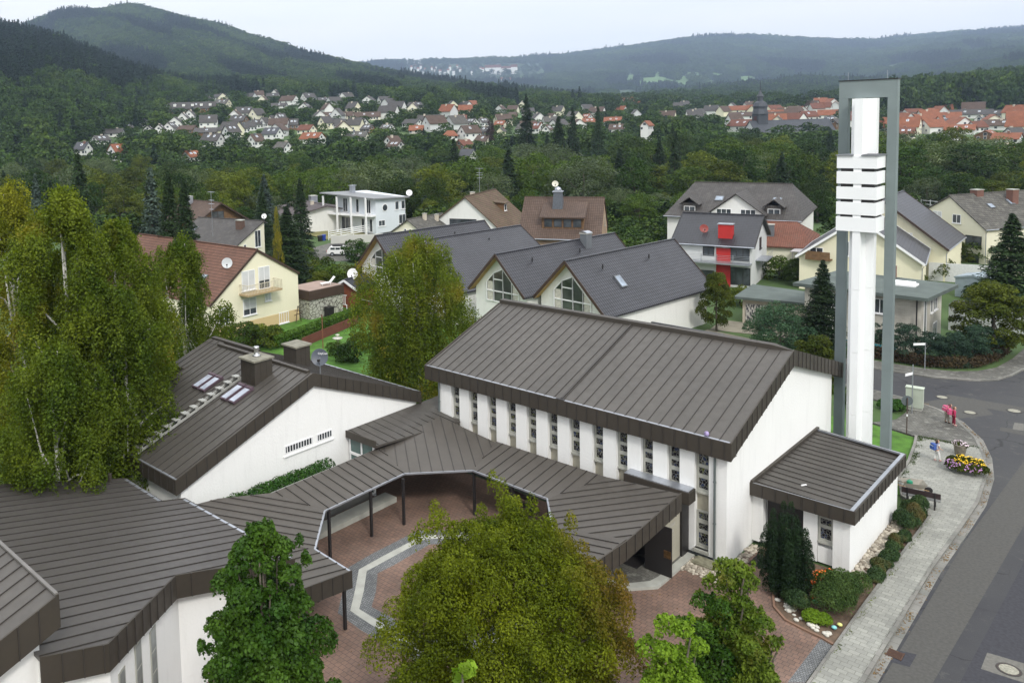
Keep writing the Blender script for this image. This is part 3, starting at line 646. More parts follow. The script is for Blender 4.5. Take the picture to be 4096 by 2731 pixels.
def skylights(y0):
    for x0, ya, yb in y0:
        t = np.array((0, 1, sl_)); t /= np.linalg.norm(t)
        f = MB(); g = MB(); n = np.cross((1, 0, 0), t)
        a = np.array((x0, ya, pz(ya)+.02)); c = np.array((x0, yb, pz(yb)+.02))
        f.bar(a+n*.06, c+n*.06, .56, .12, 0, up=n); f.bar(c+n*.09, c+t*.18+n*.07, .6, .16, 0, up=n)
        fr = f.build('skylight', plain('dark violet brown frame', (.09, .06, .075), .5), pa)
        g.bar(a+t*.08+n*.125, c-t*.05+n*.125, .42, .012, 0, up=n); o = g.build('pane', M_skyglass); o.parent = fr; o.matrix_parent_inverse = Matrix.Translation(-pa.location)
M_skyglass = glassy('skylight glass', (.20, .22, .26), .12)
skylights([(-40.25, 24.75, 25.9), (-39.55, 24.73, 25.88), (-37.35, 24.7, 25.9), (-36.62, 24.7, 25.88)])
def chim(x0, x1, y0, y1, z0, z1, pot=True):
    b = MB(); b.box(x0, y0, z0, x1, y1, z1)
    for k in (.33, .66): b.box(x0+(x1-x0)*k, y0-.012, z0, x0+(x1-x0)*k+.03, y0, z1); b.box(x1, y0+(y1-y0)*k, z0, x1+.012, y0+(y1-y0)*k+.03, z1)
    f = b.build('chimney', M_fascia, pa)
    b = MB(); b.box(x0-.1, y0-.1, z1, x1+.1, y1+.1, z1+.1); 
    o = b.build('slab', plain('mossy chimney slab', (.20, .19, .15), .9, var=.25, scale=3)); o.parent = f; o.matrix_parent_inverse = Matrix.Translation(-pa.location)
    if pot:
        b = MB(); cx, cy = (x0+x1)/2-.1, (y0+y1)/2+.1; b.lathe([(.28, 0), (.16, .08), (.13, .1), (.13, .4), (.17, .42), (.17, .52), (.1, .55)], (cx, cy, z1+.1), 14); o = b.build('flue', plain('steel flue', (.5, .5, .5), .3, .9), smooth=True); o.parent = f; o.matrix_parent_inverse = Matrix.Translation(-pa.location)
c1z = above((-36.55, 26.29), 1300+430/2.851)
chim(-37.85, -36.55, 26.29, 27.5, 6.4, c1z)
c2z = above((-39.0, 31.2), 1350+125/2.851)
chim(-40.25, -39.0, 31.2, 32.3, 5.6, c2z, False)
# roof steps: a rail pair with square treads
b = MB(); lad = thing('roof_step_ladder', 'run of pale metal chimney sweep steps climbing the parsonage roof', 'roof ladder', (-38.2, 19.9, pz(19.9)))
M_step = plain('galvanised step', (.40, .40, .37), .5, .3, var=.15, scale=4)
for dx in (-.2, .2): b = MB(); b.bar((-38.2+dx, 19.85, pz(19.85)+.12), (-38.2+dx, 26.5, pz(26.5)+.12), .05, .12); b.build('rail', M_step, lad)
for k in range(12):
    y = 20.0+k*.56; b = MB(); b.box(-38.42, y-.16, pz(y)+.30, -37.98, y+.16, pz(y)+.34); b.box(-38.42, y-.02, pz(y)+.1, -38.38, y+.16, pz(y)+.3); b.box(-38.02, y-.02, pz(y)+.1, -37.98, y+.16, pz(y)+.3); b.build('step', M_step, lad)
def dish(name, label, c, r, aim, mat, pole=1.2, logo=False):
    r = r*.85
    t = thing(name, label, 'satellite dish', c)
    a = Vector(aim).normalized(); cc = (c[0], c[1], c[2]+pole)
    b = MB(); pr = [(0.001, 0), (r*.5, r*.05), (r*.8, r*.13), (r, r*.22), (r*1.02, r*.22), (r*.8, r*.1), (r*.5, r*.01), (.001, -.03)]
    b.lathe(pr, cc, 24, ax=tuple(a)); b.build('reflector', mat, t, smooth=True)
    b = MB(); b.tube([c, (c[0], c[1], cc[2])], .03, 8); b.build('mast', M_zinc, t)
    b = MB(); q = Vector(cc)+a*r*.95; lo = Vector(cc)+Vector((0, 0, -r*.98))+a*.15; b.tube([tuple(lo), tuple(q+Vector((0, 0, -r*.45)))], .02, 6); b.box(q.x-.06, q.y-.06, q.z-r*.45-.06, q.x+.06, q.y+.06, q.z-r*.45+.06); b.build('feed_arm', M_dark, t)
    return t
dc = (-34.9, 29.6, bz(29.6))
dt = dish('satellite_dish', 'dark grey satellite dish with small white maker lettering on the parsonage ridge', dc, .56, (.62, -.75, .35), plain('dark blue grey dish', (.075, .085, .105), .45), .95)
to = textmesh('lettering', 'CityCom', .15, M_white)
ax = Vector((.62, -.75, .35)).normalized(); tz_ = ax; txx = Vector((0, 0, 1)).cross(ax).normalized(); tyy = tz_.cross(txx)
pos = Vector(dc)+Vector((0, 0, .95))+ax*.10-txx*.1+tyy*.16
to.matrix_world = Matrix(((txx.x, tyy.x, tz_.x, pos.x), (txx.y, tyy.y, tz_.y, pos.y), (txx.z, tyy.z, tz_.z, pos.z), (0, 0, 0, 1)))
mw = to.matrix_world.copy(); to.parent = dt; to.matrix_parent_inverse = Matrix.Translation(-Vector(dc))
# ---- connecting passage between parsonage and church
cp = thing('glazed_passage', 'low glazed passage with brown sheet roof between parsonage and church', 'passage', (-33, 34, 0))
b = MB(); rp = [(-34.95, 30.75, 3.42), (-31.6, 30.75, 3.38), (-31.0, 42, 3.4), (-35.0, 42, 3.4)]; rp = [(-34.1, 30.72, 3.5), (-31.7, 30.72, 3.25), (-30.9, 36.95, 3.12), (-32.6, 37.0, 3.3), (-32.72, 41, 3.3), (-34.1, 41, 3.5)]
b.slab(rp, .12); seams(b, rp, (1, 0, 0), .62, .2, mi=1); b.build('roof', [M_roof, M_seam], cp)
b = MB(); b.box(-34.12, 30.66, 3.12, -31.7, 30.72, 3.52); b.build('fascia', M_fascia, cp)
b = MB(); b.box(-34.0, 30.9, 0, -32.2, 30.98, 3.2)
for p in [0]: pass
b.v = []; b.f = []; b.m = []
for xx in (-34.05, -33.1, -32.15): b.box(xx, 30.85, .3, xx+.1, 30.95, 3.15)
b.box(-34.05, 30.84, 2.15, -32.05, 30.96, 2.3); b.box(-34.05, 30.84, .25, -32.05, 30.96, .38); b.build('window_frame', M_white, cp)
b = MB(); b.box(-33.95, 30.89, .38, -32.1, 30.91, 3.12); b.build('glazing', plain('green tinted glass', (.07, .12, .11), .15, spec=.6), cp)
# ---- courtyard canopy
cn = thing('courtyard_canopy', 'brown sheet metal canopy wrapping round the paved courtyard on dark posts', 'canopy', (-27, 28, 0))
KS = .17
def pan(g0, g1, outer, b, bs):
    a = np.array(g0); c = np.array(g1); t = (c-a)/np.linalg.norm(c-a); n = np.array((t[1], -t[0]))
    if (np.array(outer[0][:2])-a)@n < 0: n = -n
    zf = lambda p: 2.5+KS*((np.array(p[:2])-a)@n)
    pl = [(*g0, 2.5), (*g1, 2.5)]+[(p[0], p[1], zf(p)) for p in outer]
    b.slab(pl, .1); seams(b, pl, (n[0], n[1], KS), .59, .3, mi=1, w=.03, h=.04)
    return n, zf
g0, g1, g2, g3, g4, g5, g6, g7 = (-24.4, 21.98), (-26.87, 22.14), (-29.25, 24.8), (-29.3, 30.4), (-26.9, 33.1), (-22.2, 32.98), (-20.4, 30.7), (-20.4, 27.9)
def onplane(ga, gb, px_):
    a = np.array(ga); c = np.array(gb); t = (c-a)/np.linalg.norm(c-a); n = np.array((t[1], -t[0])); 
    if (np.array((-24.5, 28.))-a)@n > 0: n = -n
    return hitp(*px_, (-KS*n[0], -KS*n[1], 1), 2.5-KS*(a@n))[:2]
q14 = lambda x, y: (1300+x/2.614, 1600+y/2.614); s2 = lambda x, y: (2100+x/2.613, 1800+y/2.613)
va = onplane(g2, g3, q14(580, 490)); pk = onplane(g3, g4, q14(1200, 170)); ra = onplane(g4, g5, q14(1790, 430)); rb = onplane(g4, g5, s2(870, 285)); ec = onplane(g5, g6, s2(1625, 455)); M6 = onplane(g5, g6, s2(1060, 950))
w14 = lambda x, y: (x/1.3864, 1600+y/1.3864)
lb = onplane(g2, g3, w14(1505, 515))
b = MB()
pan(g0, g1, [(-29.6, 19.3), (-24.25, 19.2)], b, 0); pan(g1, g2, [lb, (-32.6, 21), (-32.6, 19.3), (-29.6, 19.3)], b, 0); pan(g2, g3, [va, lb], b, 0); pan(g3, g4, [ra, pk, va], b, 0); pan(g4, g5, [rb, ra], b, 0)
n5, z5f = pan(g5, g6, [M6, ec, rb], b, 0); e7 = (M6[0], 27.9); n6, z6f = pan(g6, g7, [e7, M6], b, 0)
b.build('roof', [plain('canopy sheet', (.085, .075, .064), .42, .25, var=.08), M_seam], cn)
b = MB(); gg = [g0, g1, g2, g3, g4, g5, g6, g7]
for i in range(7): b.bar((*gg[i], 2.47), (*gg[i+1], 2.47), .09, .08)
b.build('gutter', M_zinc, cn)
b = MB(); fascia(b, (e7[0]+.05, 27.9, z6f(e7)+.03), (M6[0]+.05, M6[1], z5f(M6)+.03), .82, (1, 0)); fascia(b, (M6[0]+.05, M6[1], z5f(M6)+.03), (ec[0]+.05, ec[1], z5f(ec)+.03), .82, (1, 0)); fascia(b, (g7[0], 27.85, 2.53), (e7[0]+.05, 27.85, z6f(e7)+.03), .8, (0, -1))
b.build('fascia', [M_fascia, M_seam], cn); b = MB(); fascia(b, (-24.2, 19.1, 3.0), (-24.35, 22.0, 2.53), .72, (1, 0))
b.build('fascia', [M_fascia, M_seam], cn)
for x, y in ((-24.6, 21.75), (-26.95, 22.3), (-29.2, 25.0), (-31.45, 30.0), (-28.93, 29.89), (-26.9, 33.2), (-24.4, 33.15), (-22.2, 33.1), (-20.3, 30.7), (-20.2, 28.2)):
    if (x, y) == (-31.45, 30.0): x, y = -29.3, 27.9
    b = MB(); b.box(x-.06, y-.06, 0, x+.06, y+.06, 2.5); b.build('post', M_dark, cn)
b = MB(); b.box(-32.55, 20, 0, -32.4, 31, 2.6); b.build('back_wall', plain('grey roughcast', (.26, .26, .24), .95, bmp=.6, bscale=40), cn)
# small lead-covered box roof over the church door
b = MB(); b.box(-20.0, 36.35, 2.72, -16.68, 37.06, 3.3); dbx = b.build('door_roof', M_fascia, nave); b = MB(); b.box(-20.0, 36.42, 3.302, -16.75, 37.06, 3.34); b.build('door_roof_cover', M_zinc, nave)
b = MB(); b.box(-17.25, 34.6, .15, -17.1, 37.06, 2.7); b.build('inscribed_panel', M_beige, nave)
b = MB(); b.bar((*dB_[:2], 1.31) if False else (-20.2, 33.6, 1.31), (-18.3, 35.4, 1.31), .06, 2.3); b.build('door_leaf', M_dark, nave); b = MB(); b.box(-20, 35.6, .16, -17.3, 37.0, 2.6); b.build('doorway_shade', M_dark, nave)  # black box paints the doorway's deep shade behind the dark door leaves
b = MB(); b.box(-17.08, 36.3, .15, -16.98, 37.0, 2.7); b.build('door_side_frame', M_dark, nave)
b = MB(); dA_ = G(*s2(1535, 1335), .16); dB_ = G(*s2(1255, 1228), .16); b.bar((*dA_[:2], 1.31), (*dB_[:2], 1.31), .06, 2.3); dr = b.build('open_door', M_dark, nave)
b = MB(); dd1 = dA_+(dB_-dA_)*.04; dd2 = dA_+(dB_-dA_)*.30; b.bar((dd1[0]+.03, dd1[1]-.04, 1.2), (dd2[0]+.03, dd2[1]-.04, 1.2), .05, .34); o = b.build('handle_plate', plain('bronze', (.12, .07, .03), .5, .5, var=.5, scale=9)); o.parent = dr; o.matrix_parent_inverse = Matrix.Translation(-nave.location)
for k, t_ in enumerate(((.5, .4, .6, .4, .5, .6), (.5, .6, .4, .6))):
    to = strokes('inscription', t_, .22, plain('worn relief lettering', (.46, .44, .38), .9))
    to.matrix_world = Matrix(((0, 0, 1, -17.085), (1, 0, 0, 35.3), (0, 1, 0, 1.9-k*.3), (0, 0, 0, 1))); to.parent = nave; to.matrix_parent_inverse = Matrix.Translation(-nave.location)
b = MB(); st = [(-16.64, 36.9), (-16.62, 34.1), (-16.64, 33.24), (-17.5, 32.2), (-19.2, 31.6), (-20, 33), (-20, 36.9)]; b.prism(st, 0, .15); tag(b.build('entrance_step', M_conc), 'pale angular stone step before the open church door', 'step')
b = MB(); si = [(-17.0, 36.8), (-17.0, 34), (-17.1, 33.4), (-17.7, 32.6), (-19.2, 32.05), (-19.9, 33), (-19.9, 36.8)]; b.add([(*p, .154) for p in si[::-1]], [tuple(range(len(si)))]); sheetpoly('porch_paving', si, .156, M_dkpave) if True else None
b = MB(); b.box(-19.1, 33.9, .158, -18.0, 35.0, .172); tag(b.build('door_mat', M_dark), 'black door mat on the setts of the church porch', 'door mat')
# ---- parish hall
ph = thing('parish_hall', 'parish hall with wide angular brown sheet roof at the lower left', 'hall', (-30, 12, 0))
hz = lambda y: 3.8+.22*(19.5-y)
hp_ = lambda x, y: hitp(x, y, (0, .22, 1), 3.8+.22*19.5)
hc = [hp_(*p) for p in ((159, 2631), (433, 2577), (703, 2303), (829, 2281), (1179, 2235), (739, 1993), (649, 2004), (505, 1914), (0, 1939))]
f_, c_, i_, i2_, e_, n2_, n1_, bk_, bk0_ = hc
poly = [f_, c_, i_, i2_, e_, n2_, n1_, bk_, bk0_, (-39.0, f_[1], hz(f_[1]))]
b = MB(); b.slab(poly, .12); seams(b, poly, (0, 1, -.22), .60, .1, mi=1)
b.build('roof', [sheet('blue brown seam sheet', (.082, .074, .067), .36), M_seam], ph)
b = MB()
def fa(p, q, h=.85):
    d = np.array(q[:2])-np.array(p[:2]); d = d/np.linalg.norm(d); n = (d[1], -d[0]); fascia(b, p, q, h, n, step=.6)
for p, q in ((f_, c_), (c_, i_), (i_, i2_), (i2_, e_), (e_, n2_), (n2_, n1_), (n1_, bk_), (bk_, bk0_)): fa(p, q)
b.build('fascia', [M_fascia, M_seam], ph)
b = MB(); b.bar(e_+np.array((-.1, -.12, 0)), n2_+np.array((.1, -.12, 0)), .16, .07); b.build('gutter', M_zinc, ph); b = MB(); b.bar(n1_+np.array((-.05, -.1, 0)), bk_+np.array((.1, -.1, 0)), .16, .07); b.build('gutter', M_zinc, ph)
b = MB(); wl = [(f_[0]-.35, f_[1]+.1), (c_[0]-.3, c_[1]+.15), (i_[0]-.45, i_[1]+.3), (i2_[0]-.4, i2_[1]+.2), (e_[0]-.5, e_[1]-.5), (-32.3, 18.8), (-36, 18), (-37.3, 12.5), (-38.5, f_[1]+.1)]
b.prism(wl, 0, [hz(p[1])-.2 for p in wl]); b.build('wall', M_plaster, ph)
wa = np.array(wl[1]); wb = np.array(wl[2]); wd = (wb-wa)/np.linalg.norm(wb-wa); wn = np.array((wd[1], -wd[0]))
for t0, t1, za, zb_ in ((.5, .95, 1.0, 4.3), (1.7, 2.2, 1.0, 4.4), (2.9, 3.4, 1.0, 4.1)):
    b = MB(); p = wa+wd*t0; q = wa+wd*t1; n_ = wn*.03
    b.prism([tuple(p), tuple(q), tuple(q+n_), tuple(p+n_)], za, zb_); f = b.build('window', M_conc, ph)
    g = MB(); p2 = p+wd*.07+n_; q2 = q-wd*.07+n_; m_ = wn*.01; 
    for k in range(4): zz = za+.1+k*(zb_-za-.1)/4; g.prism([tuple(p2), tuple(q2), tuple(q2+m_), tuple(p2+m_)], zz, zz+(zb_-za-.1)/4-.07)
    o = g.build('pane', glassy('grey pane', (.12, .13, .125), .25)); o.parent = f; o.matrix_parent_inverse = Matrix.Translation(-ph.location)
b = MB(); c = hp_(441, 1927); b.tube([c, c+np.array((0, 0, .42))], .09, 10); b.build('vent_pipe', M_fascia, ph)
# upper roof at the corner
uh = thing('upper_hall_block', 'taller white hall block with brown lean-to roof in the bottom left corner', 'hall', (-28, 8, 0))
bz_ = 7.75; bc = G(234, 2379, bz_); uz = lambda y: bz_-.36*(bc[1]-y)
b = MB(); up = [(-38, 1.5, uz(1.5)), (bc[0], 1.5, uz(1.5)), (bc[0], bc[1], bz_), (-38, bc[1], bz_)]; b.slab(up, .14); seams(b, up, (0, 1, .36), .6, .35, mi=1); b.build('roof', [M_roof, M_seam], uh)
b = MB(); fascia(b, (bc[0], 1.5, uz(1.5)), (bc[0], bc[1], bz_), .95, (1, 0)); fascia(b, (bc[0], bc[1], bz_), (-38, bc[1], bz_), .95, (0, 1)); b.build('fascia', [M_fascia, M_seam], uh)
b = MB(); b.bar((bc[0]-.02, bc[1]-.05, bz_+.05), (-38, bc[1]-.05, bz_+.05), .10, .06); b.build('edge_trim', plain('dull edge sheet', (.15, .14, .13), .5), uh)
b = MB(); b.prism([(bc[0]-.35, 2), (bc[0]-.35, bc[1]-.5), (-37.5, bc[1]-.5), (-37.5, 2)], 0, [uz(2)-.2, uz(bc[1]-.5)-.2, uz(bc[1]-.5)-.2, uz(2)-.2]); b.build('wall', M_plaster, uh)
# ================================================================== VEGETATION
def leaves(P, Nn, size, asp=.62, rs=None):          # diamond leaves at P facing Nn
    rs = rs or rng; n = len(P); r = rs.normal(size=(n, 3)); t = np.cross(Nn, r); t /= np.linalg.norm(t, axis=1)[:, None]+1e-9
    s = np.cross(Nn, t); s /= np.linalg.norm(s, axis=1)[:, None]+1e-9
    z = (size*rs.uniform(.65, 1.35, n))[:, None]; a = t*z*.5; c = s*z*.5*asp; fold = Nn/(np.linalg.norm(Nn, axis=1)[:, None]+1e-9)*z*.1
    V = np.stack([P-a, P-c+fold, P+a, P+c+fold], 1).reshape(-1, 3); Fq = np.arange(4*n).reshape(-1, 4); return V, Fq
def clumpleaves(cl, n, size, up=.25, droop=.0, asp=.62, shell=.22):
    cl = np.array(cl); w_ = (cl[:, 3]*cl[:, 4]+cl[:, 3]*cl[:, 5]); w_ = w_/w_.sum(); k = rng.choice(len(cl), n, p=w_)
    d = rng.normal(size=(n, 3)); d[:, 2] = np.where(d[:, 2] < -.3, -d[:, 2]*.7, d[:, 2]); d /= np.linalg.norm(d, axis=1)[:, None]
    r = 1-np.abs(rng.normal(size=n))*shell; r = np.clip(r, .1, 1)[:, None]
    P = cl[k, :3]+d*cl[k, 3:6]*r
    if droop: P[:, 2] -= rng.uniform(0, droop, n)*(rng.uniform(size=n) < .5)
    Nn = d*.7+rng.normal(size=(n, 3))*.55; Nn[:, 2] += up
    return leaves(P, Nn, size, asp)
def envelope(kind, h, r, k, cr, base=.25, seed=0):   # clump list for a crown
    rs = np.random.default_rng(seed); out = []
    for i in range(k):
        u = (i+.5)/k; z = 1-2*u; a = i*2.399963+rs.uniform(-.3, .3); rr = math.sqrt(max(0, 1-z*z))
        q = rs.uniform(.62, .95)
        if kind == 'round': e = 1
        elif kind == 'tall': e = 1.0-.25*z
        elif kind == 'egg': e = 1.05-.45*z
        x, y = rr*math.cos(a)*r*q*e, rr*math.sin(a)*r*q*e; zz = h*(base+(1-base)*(.5+.5*z*rs.uniform(.82, 1.02)))-cr*.5
        c = cr*rs.uniform(.7, 1.3); out.append((x, y, zz, c, c, c*.8))
    out.append((0, 0, h*(base+(1-base)*.45), r*.62, r*.62, h*(1-base)*.33)); return out
def trunkmesh(b, h, r, cl, nl=7, seed=0, lean=(0, 0), top=.75, mi=0):
    rs = random.Random(seed); pts = []; n = 6
    for i in range(n): t = i/(n-1); pts.append((lean[0]*t+rs.uniform(-.04, .04)*h*.3*t, lean[1]*t+rs.uniform(-.04, .04)*h*.3*t, h*top*t))
    b.tube(pts, [r*(1.25 if i == 0 else 1-.8*i/(n-1)) for i in range(n)], 9, mi)
    for c in rs.sample(list(cl), min(nl, len(cl))):
        k = rs.uniform(.3, .8); j = min(n-2, int(k*(n-1))); p = np.array(pts[j]); q = np.array(c[:3]); m = (p+q)/2+np.array((0, 0, .05*h*rs.uniform(-.5, .6)))
        b.tube([p, m, q], [r*(.55-.3*k), r*.25*(1-.4*k)+.015, .02], 6, mi)
    return pts
def core(cl, f=.72):                                # solid inner mass so that a crown is not see-through everywhere
    V = []; Fq = []
    for c in cl:
        o = len(V); n = 6
        V += [(c[0], c[1], c[2]+c[5]*f), (c[0], c[1], c[2]-c[5]*f)]
        for k in range(n): a = 2*math.pi*k/n; V.append((c[0]+c[3]*f*math.cos(a), c[1]+c[4]*f*math.sin(a), c[2]))
        for k in range(n): Fq += [(o, o+2+k, o+2+(k+1) % n, o), (o+1, o+2+(k+1) % n, o+2+k, o+1)]
    return V, Fq
L_round = leafmat('broadleaf foliage', (.032, .066, .009), (.078, .122, .017), rnd=.5)
L_dark = leafmat('dark broadleaf foliage', (.017, .044, .008), (.045, .085, .014), rnd=.35)
L_olive = leafmat('olive foliage', (.058, .085, .010), (.12, .145, .018), rnd=.3)
L_willow = leafmat('silvery willow foliage', (.065, .095, .045), (.12, .155, .085), rnd=.25)
L_con = leafmat('spruce needles', (.016, .034, .014), (.035, .062, .024), rnd=.3, trans=.05)
L_blue = leafmat('blue spruce needles', (.045, .07, .062), (.08, .115, .10), rnd=.25, trans=.05)
L_purple = leafmat('purple beech foliage', (.028, .018, .022), (.06, .035, .04), rnd=.2)
L_yel = leafmat('yellowing foliage', (.11, .12, .02), (.26, .22, .03), rnd=.2)
M_bark = plain('grey brown bark', (.10, .085, .065), .95, var=.35, scale=6, bmp=.5)
M_birch = plain('white birch bark', (.50, .49, .45), .8, var=.35, scale=5, bmp=.2)
def addmesh(parent, name, V, Fq, mat, extra=None):
    if extra: V2, F2 = extra; Fq = np.concatenate([Fq, np.array(F2)+len(V)]) if len(F2) else Fq; V = np.concatenate([V, np.array(V2)])
    return npmesh(name, V, Fq, mat, parent)
def proto(name, kind, h, r, k, cr, n, size, mat, seed, bark=None, base=.22, droop=0, loc=(0, 0, 0)):
    t = thing(name, None, None, loc); cl = envelope(kind, h, r, k, cr, base, seed)
    b = MB(); trunkmesh(b, h, h*.018+.05, cl, 7, seed); b.build('trunk', bark or M_bark, t, local=True, smooth=True)
    V, Fq = clumpleaves(cl, n, size, droop=droop); m = len(V); c, f = core(cl[-1:], .8)
    npmesh('crown', np.concatenate([V, np.array(c)]), np.concatenate([Fq, np.array([(a, b_, c_, d) for a, b_, c_, d in f])[:, [0, 1, 2, 2]]*0+m]) if False else Fq, mat, t) if False else npmesh('crown', V, Fq, mat, t)
    return t
def conifer_leaves(h, r, n, size, seed=0, base=.06):
    rs = np.random.default_rng(seed); u = rs.uniform(0, 1, n)**.62           # 0 top .. 1 bottom
    lev = np.floor(u*22)/22+rs.normal(size=n)*.012
    az0 = rs.uniform(0, 6.28, 400); bi = rs.integers(0, 9, n); a = (lev*57.3+bi*.698+az0[(np.clip(lev, 0, 1)*21).astype(int)*9+bi]*.35)+rs.normal(size=n)*.10
    br = r*(.06+.94*np.clip(lev, 0, 1)**.9)*(.75+.45*np.sin(az0[(np.clip(lev, 0, 1)*21).astype(int)*9+bi]*3)*.35+.1)
    q = rs.uniform(.12, 1, n)**.6; d = q*br
    z = h*(1-(1-base)*np.clip(lev, 0, 1))-d*.42+(q**2)*br*.12+rs.normal(size=n)*.05*h*.1
    P = np.stack([np.cos(a)*d, np.sin(a)*d, z], 1); Nn = np.stack([np.cos(a)*.35, np.sin(a)*.35, np.ones(n)*.8], 1)+rs.normal(size=(n, 3))*.35
    return leaves(P, Nn, size, .5, rs)
def conproto(name, h, r, n, size, mat, seed, loc=(0, 0, 0)):
    t = thing(name, None, None, loc); b = MB(); b.tube([(0, 0, 0), (0, 0, h*.5), (0, 0, h*.97)], [h*.016+.06, h*.01+.03, .02], 8); b.build('trunk', M_bark, t, local=True)
    V, Fq = conifer_leaves(h, r, n, size, seed); npmesh('crown', V, Fq, mat, t); return t
def birch_leaves(cl, n, size, hang, seed=0):         # curtains of small leaves hanging from the clumps
    rs = np.random.default_rng(seed); cl = np.array(cl); ns = n//26; k = rs.integers(0, len(cl), ns); d = rs.normal(size=(ns, 3)); d /= np.linalg.norm(d, axis=1)[:, None]
    top = cl[k, :3]+d*cl[k, 3:6]*rs.uniform(.45, 1, ns)[:, None]; ln = hang*rs.uniform(.3, 1, ns)
    out = d.copy(); out[:, 2] = 0
    t = rs.uniform(0, 1, (ns, 26)); P = top[:, None]+out[:, None]*(t[..., None]**.5)*.35+np.stack([0*t, 0*t, -t*ln[:, None]], -1)+rs.normal(size=(ns, 26, 3))*np.array((.10, .10, .08))
    P = P.reshape(-1, 3); Nn = np.repeat(out, 26, 0)+rs.normal(size=(len(P), 3))*.7; Nn[:, 2] += .25
    return leaves(P, Nn, size, .7, rs)
# ---- prototypes for the middle distance (each is also used as one of the trees)
PR = {}
def mkprotos():
    PR['broad'] = [proto('broadleaf_tree', 'round', 13, 5.0, 30, 1.7, 5200, .42, L_round, s, base=.18) for s in (1, 2, 3)]
    PR['dark'] = [proto('broadleaf_tree', 'egg', 14, 4.4, 28, 1.6, 5200, .42, L_dark, s, base=.15) for s in (4, 5)]
    PR['olive'] = [proto('broadleaf_tree', 'tall', 13, 4.0, 28, 1.5, 5000, .40, L_olive, s, base=.15) for s in (6, 7)]
    PR['willow'] = [proto('willow_tree', 'round', 12, 5.4, 26, 1.8, 5600, .36, L_willow, s, base=.12, droop=.8) for s in (8, 9)]
    PR['conifer'] = [conproto('conifer_tree', 16, 3.6, 5200, .5, L_con, s) for s in (10, 11)]
    PR['blue'] = [conproto('conifer_tree', 14, 3.4, 5200, .45, L_blue, 12)]
    PR['purple'] = [proto('broadleaf_tree', 'round', 10, 4, 22, 1.5, 4200, .4, L_purple, 13, base=.15)]
    PR['yellow'] = [proto('broadleaf_tree', 'egg', 9, 3.2, 22, 1.2, 4200, .34, L_yel, 14, base=.1)]
    PR['bush'] = [proto('garden_bush', 'round', 2.6, 1.7, 18, .6, 2600, .2, L_round, 15, base=.0), proto('garden_bush', 'round', 2.4, 1.8, 18, .6, 2600, .2, L_olive, 16, base=.0), proto('garden_bush', 'round', 2.6, 1.6, 18, .6, 2600, .2, L_dark, 17, base=.0)]
    PR['fine'] = [proto('garden_tree', 'egg', 8, 2.8, 34, .9, 15000, .2, L_round, 18, base=.18)]
    PR['fineolive'] = [proto('garden_tree', 'egg', 7, 2.6, 34, .85, 14000, .2, L_olive, 19, base=.15)]
    PR['finecon'] = [conproto('conifer_tree', 15, 3.3, 16000, .3, L_con, 20)]
mkprotos()
for l in PR.values():
    for p in l: p['used'] = 0
XTRA=0
HS = {'broad': 13, 'dark': 14, 'olive': 13, 'willow': 12, 'conifer': 16, 'blue': 14, 'purple': 10, 'yellow': 9, 'bush': 2.6, 'fine': 8, 'fineolive': 7, 'finecon': 15}
NT = [0]
def plant(kind, loc, h, label, cat='tree', group=None, wide=1., name=None):
    l = PR[kind]; p = l[NT[0] % len(l)]; NT[0] += 1
    s = h/HS[kind]; sc = (s*wide, s*wide, s); rz = random.uniform(0, 6.28)
    if not p['used']:
        p['used'] = 1; p.location = [float(v) for v in loc]; p.rotation_euler = (0, 0, rz); p.scale = sc; t = p
    else: t = dup(p, loc, rz, scale=sc)
    if name: t.name = name
    t['label'] = label; t['category'] = cat
    if group: t['group'] = group
    elif 'group' in t: del t['group']
    return t
def plantpx(kind, xv, yb, h, label, **k):             # foot seen (or supposed) at photo pixel (2352-wide) on the ground
    p = G(xv*K, yb*K, 0); return plant(kind, (p[0], p[1], 0), h, label, **k)
def plantD(kind, xv, D, ytop, label, w_=None, **k):    # stands at distance D, top at row ytop
    z = tz(xv, D)[0]; p = wpt(xv, D); h = H-(ytop-yh(xv))/1902*D-z; k2 = dict(k)
    if w_: 
        base = {'broad': 10.5, 'dark': 9.5, 'olive': 8.6, 'willow': 11.5, 'conifer': 4.2, 'blue': 3.9, 'purple': 8.6, 'yellow': 7, 'fine': 6.2, 'fineolive': 5.8, 'finecon': 4.0, 'bush': 4}[kind]
        k2['wide'] = ((1.25 if 'con' in kind or kind == 'blue' else 1)*w_*D/1902)/(base*h/HS[kind])
    return plant(kind, (p[0], p[1], z-.1), max(h, 1), label, **k2)
# ---- scatter of far woods: one object per wood, geometry nodes instances
def woodproto(col_, name, kind, seed):
    if kind == 'c':
        V, Fq = conifer_leaves(15, 3.6, 420, 1.5, seed); m = W_con
        c = np.array([(0, 0, 15)]+[(2.2*math.cos(a), 2.2*math.sin(a), 1) for a in np.linspace(0, 6.28, 7)[:-1]]); f = [(0, 1+k, 1+(k+1) % 6, 0) for k in range(6)]
        V2 = c; F2 = [(1, 2, 3, 4)]
    else:
        cl = envelope('round', 11, 5.2, 14, 2.3, 0.05, seed); V, Fq = clumpleaves(cl, 460, 1.5, shell=.12); m = W_br if kind == 'b' else W_ol
    me = npmesh(name, V, Fq, m, link=False); o = bpy.data.objects.new(name, me); col_.objects.link(o)
W_br = leafmat('wood broadleaf', (.022, .052, .009), (.052, .092, .015), rnd=.35, trans=.1, scale=.2); W_ol = leafmat('wood light broadleaf', (.040, .078, .010), (.080, .125, .018), rnd=.3, trans=.1, scale=.2); W_con = leafmat('wood spruce', (.011, .027, .013), (.024, .047, .021), rnd=.3, trans=.02, scale=.2)
cols = {}
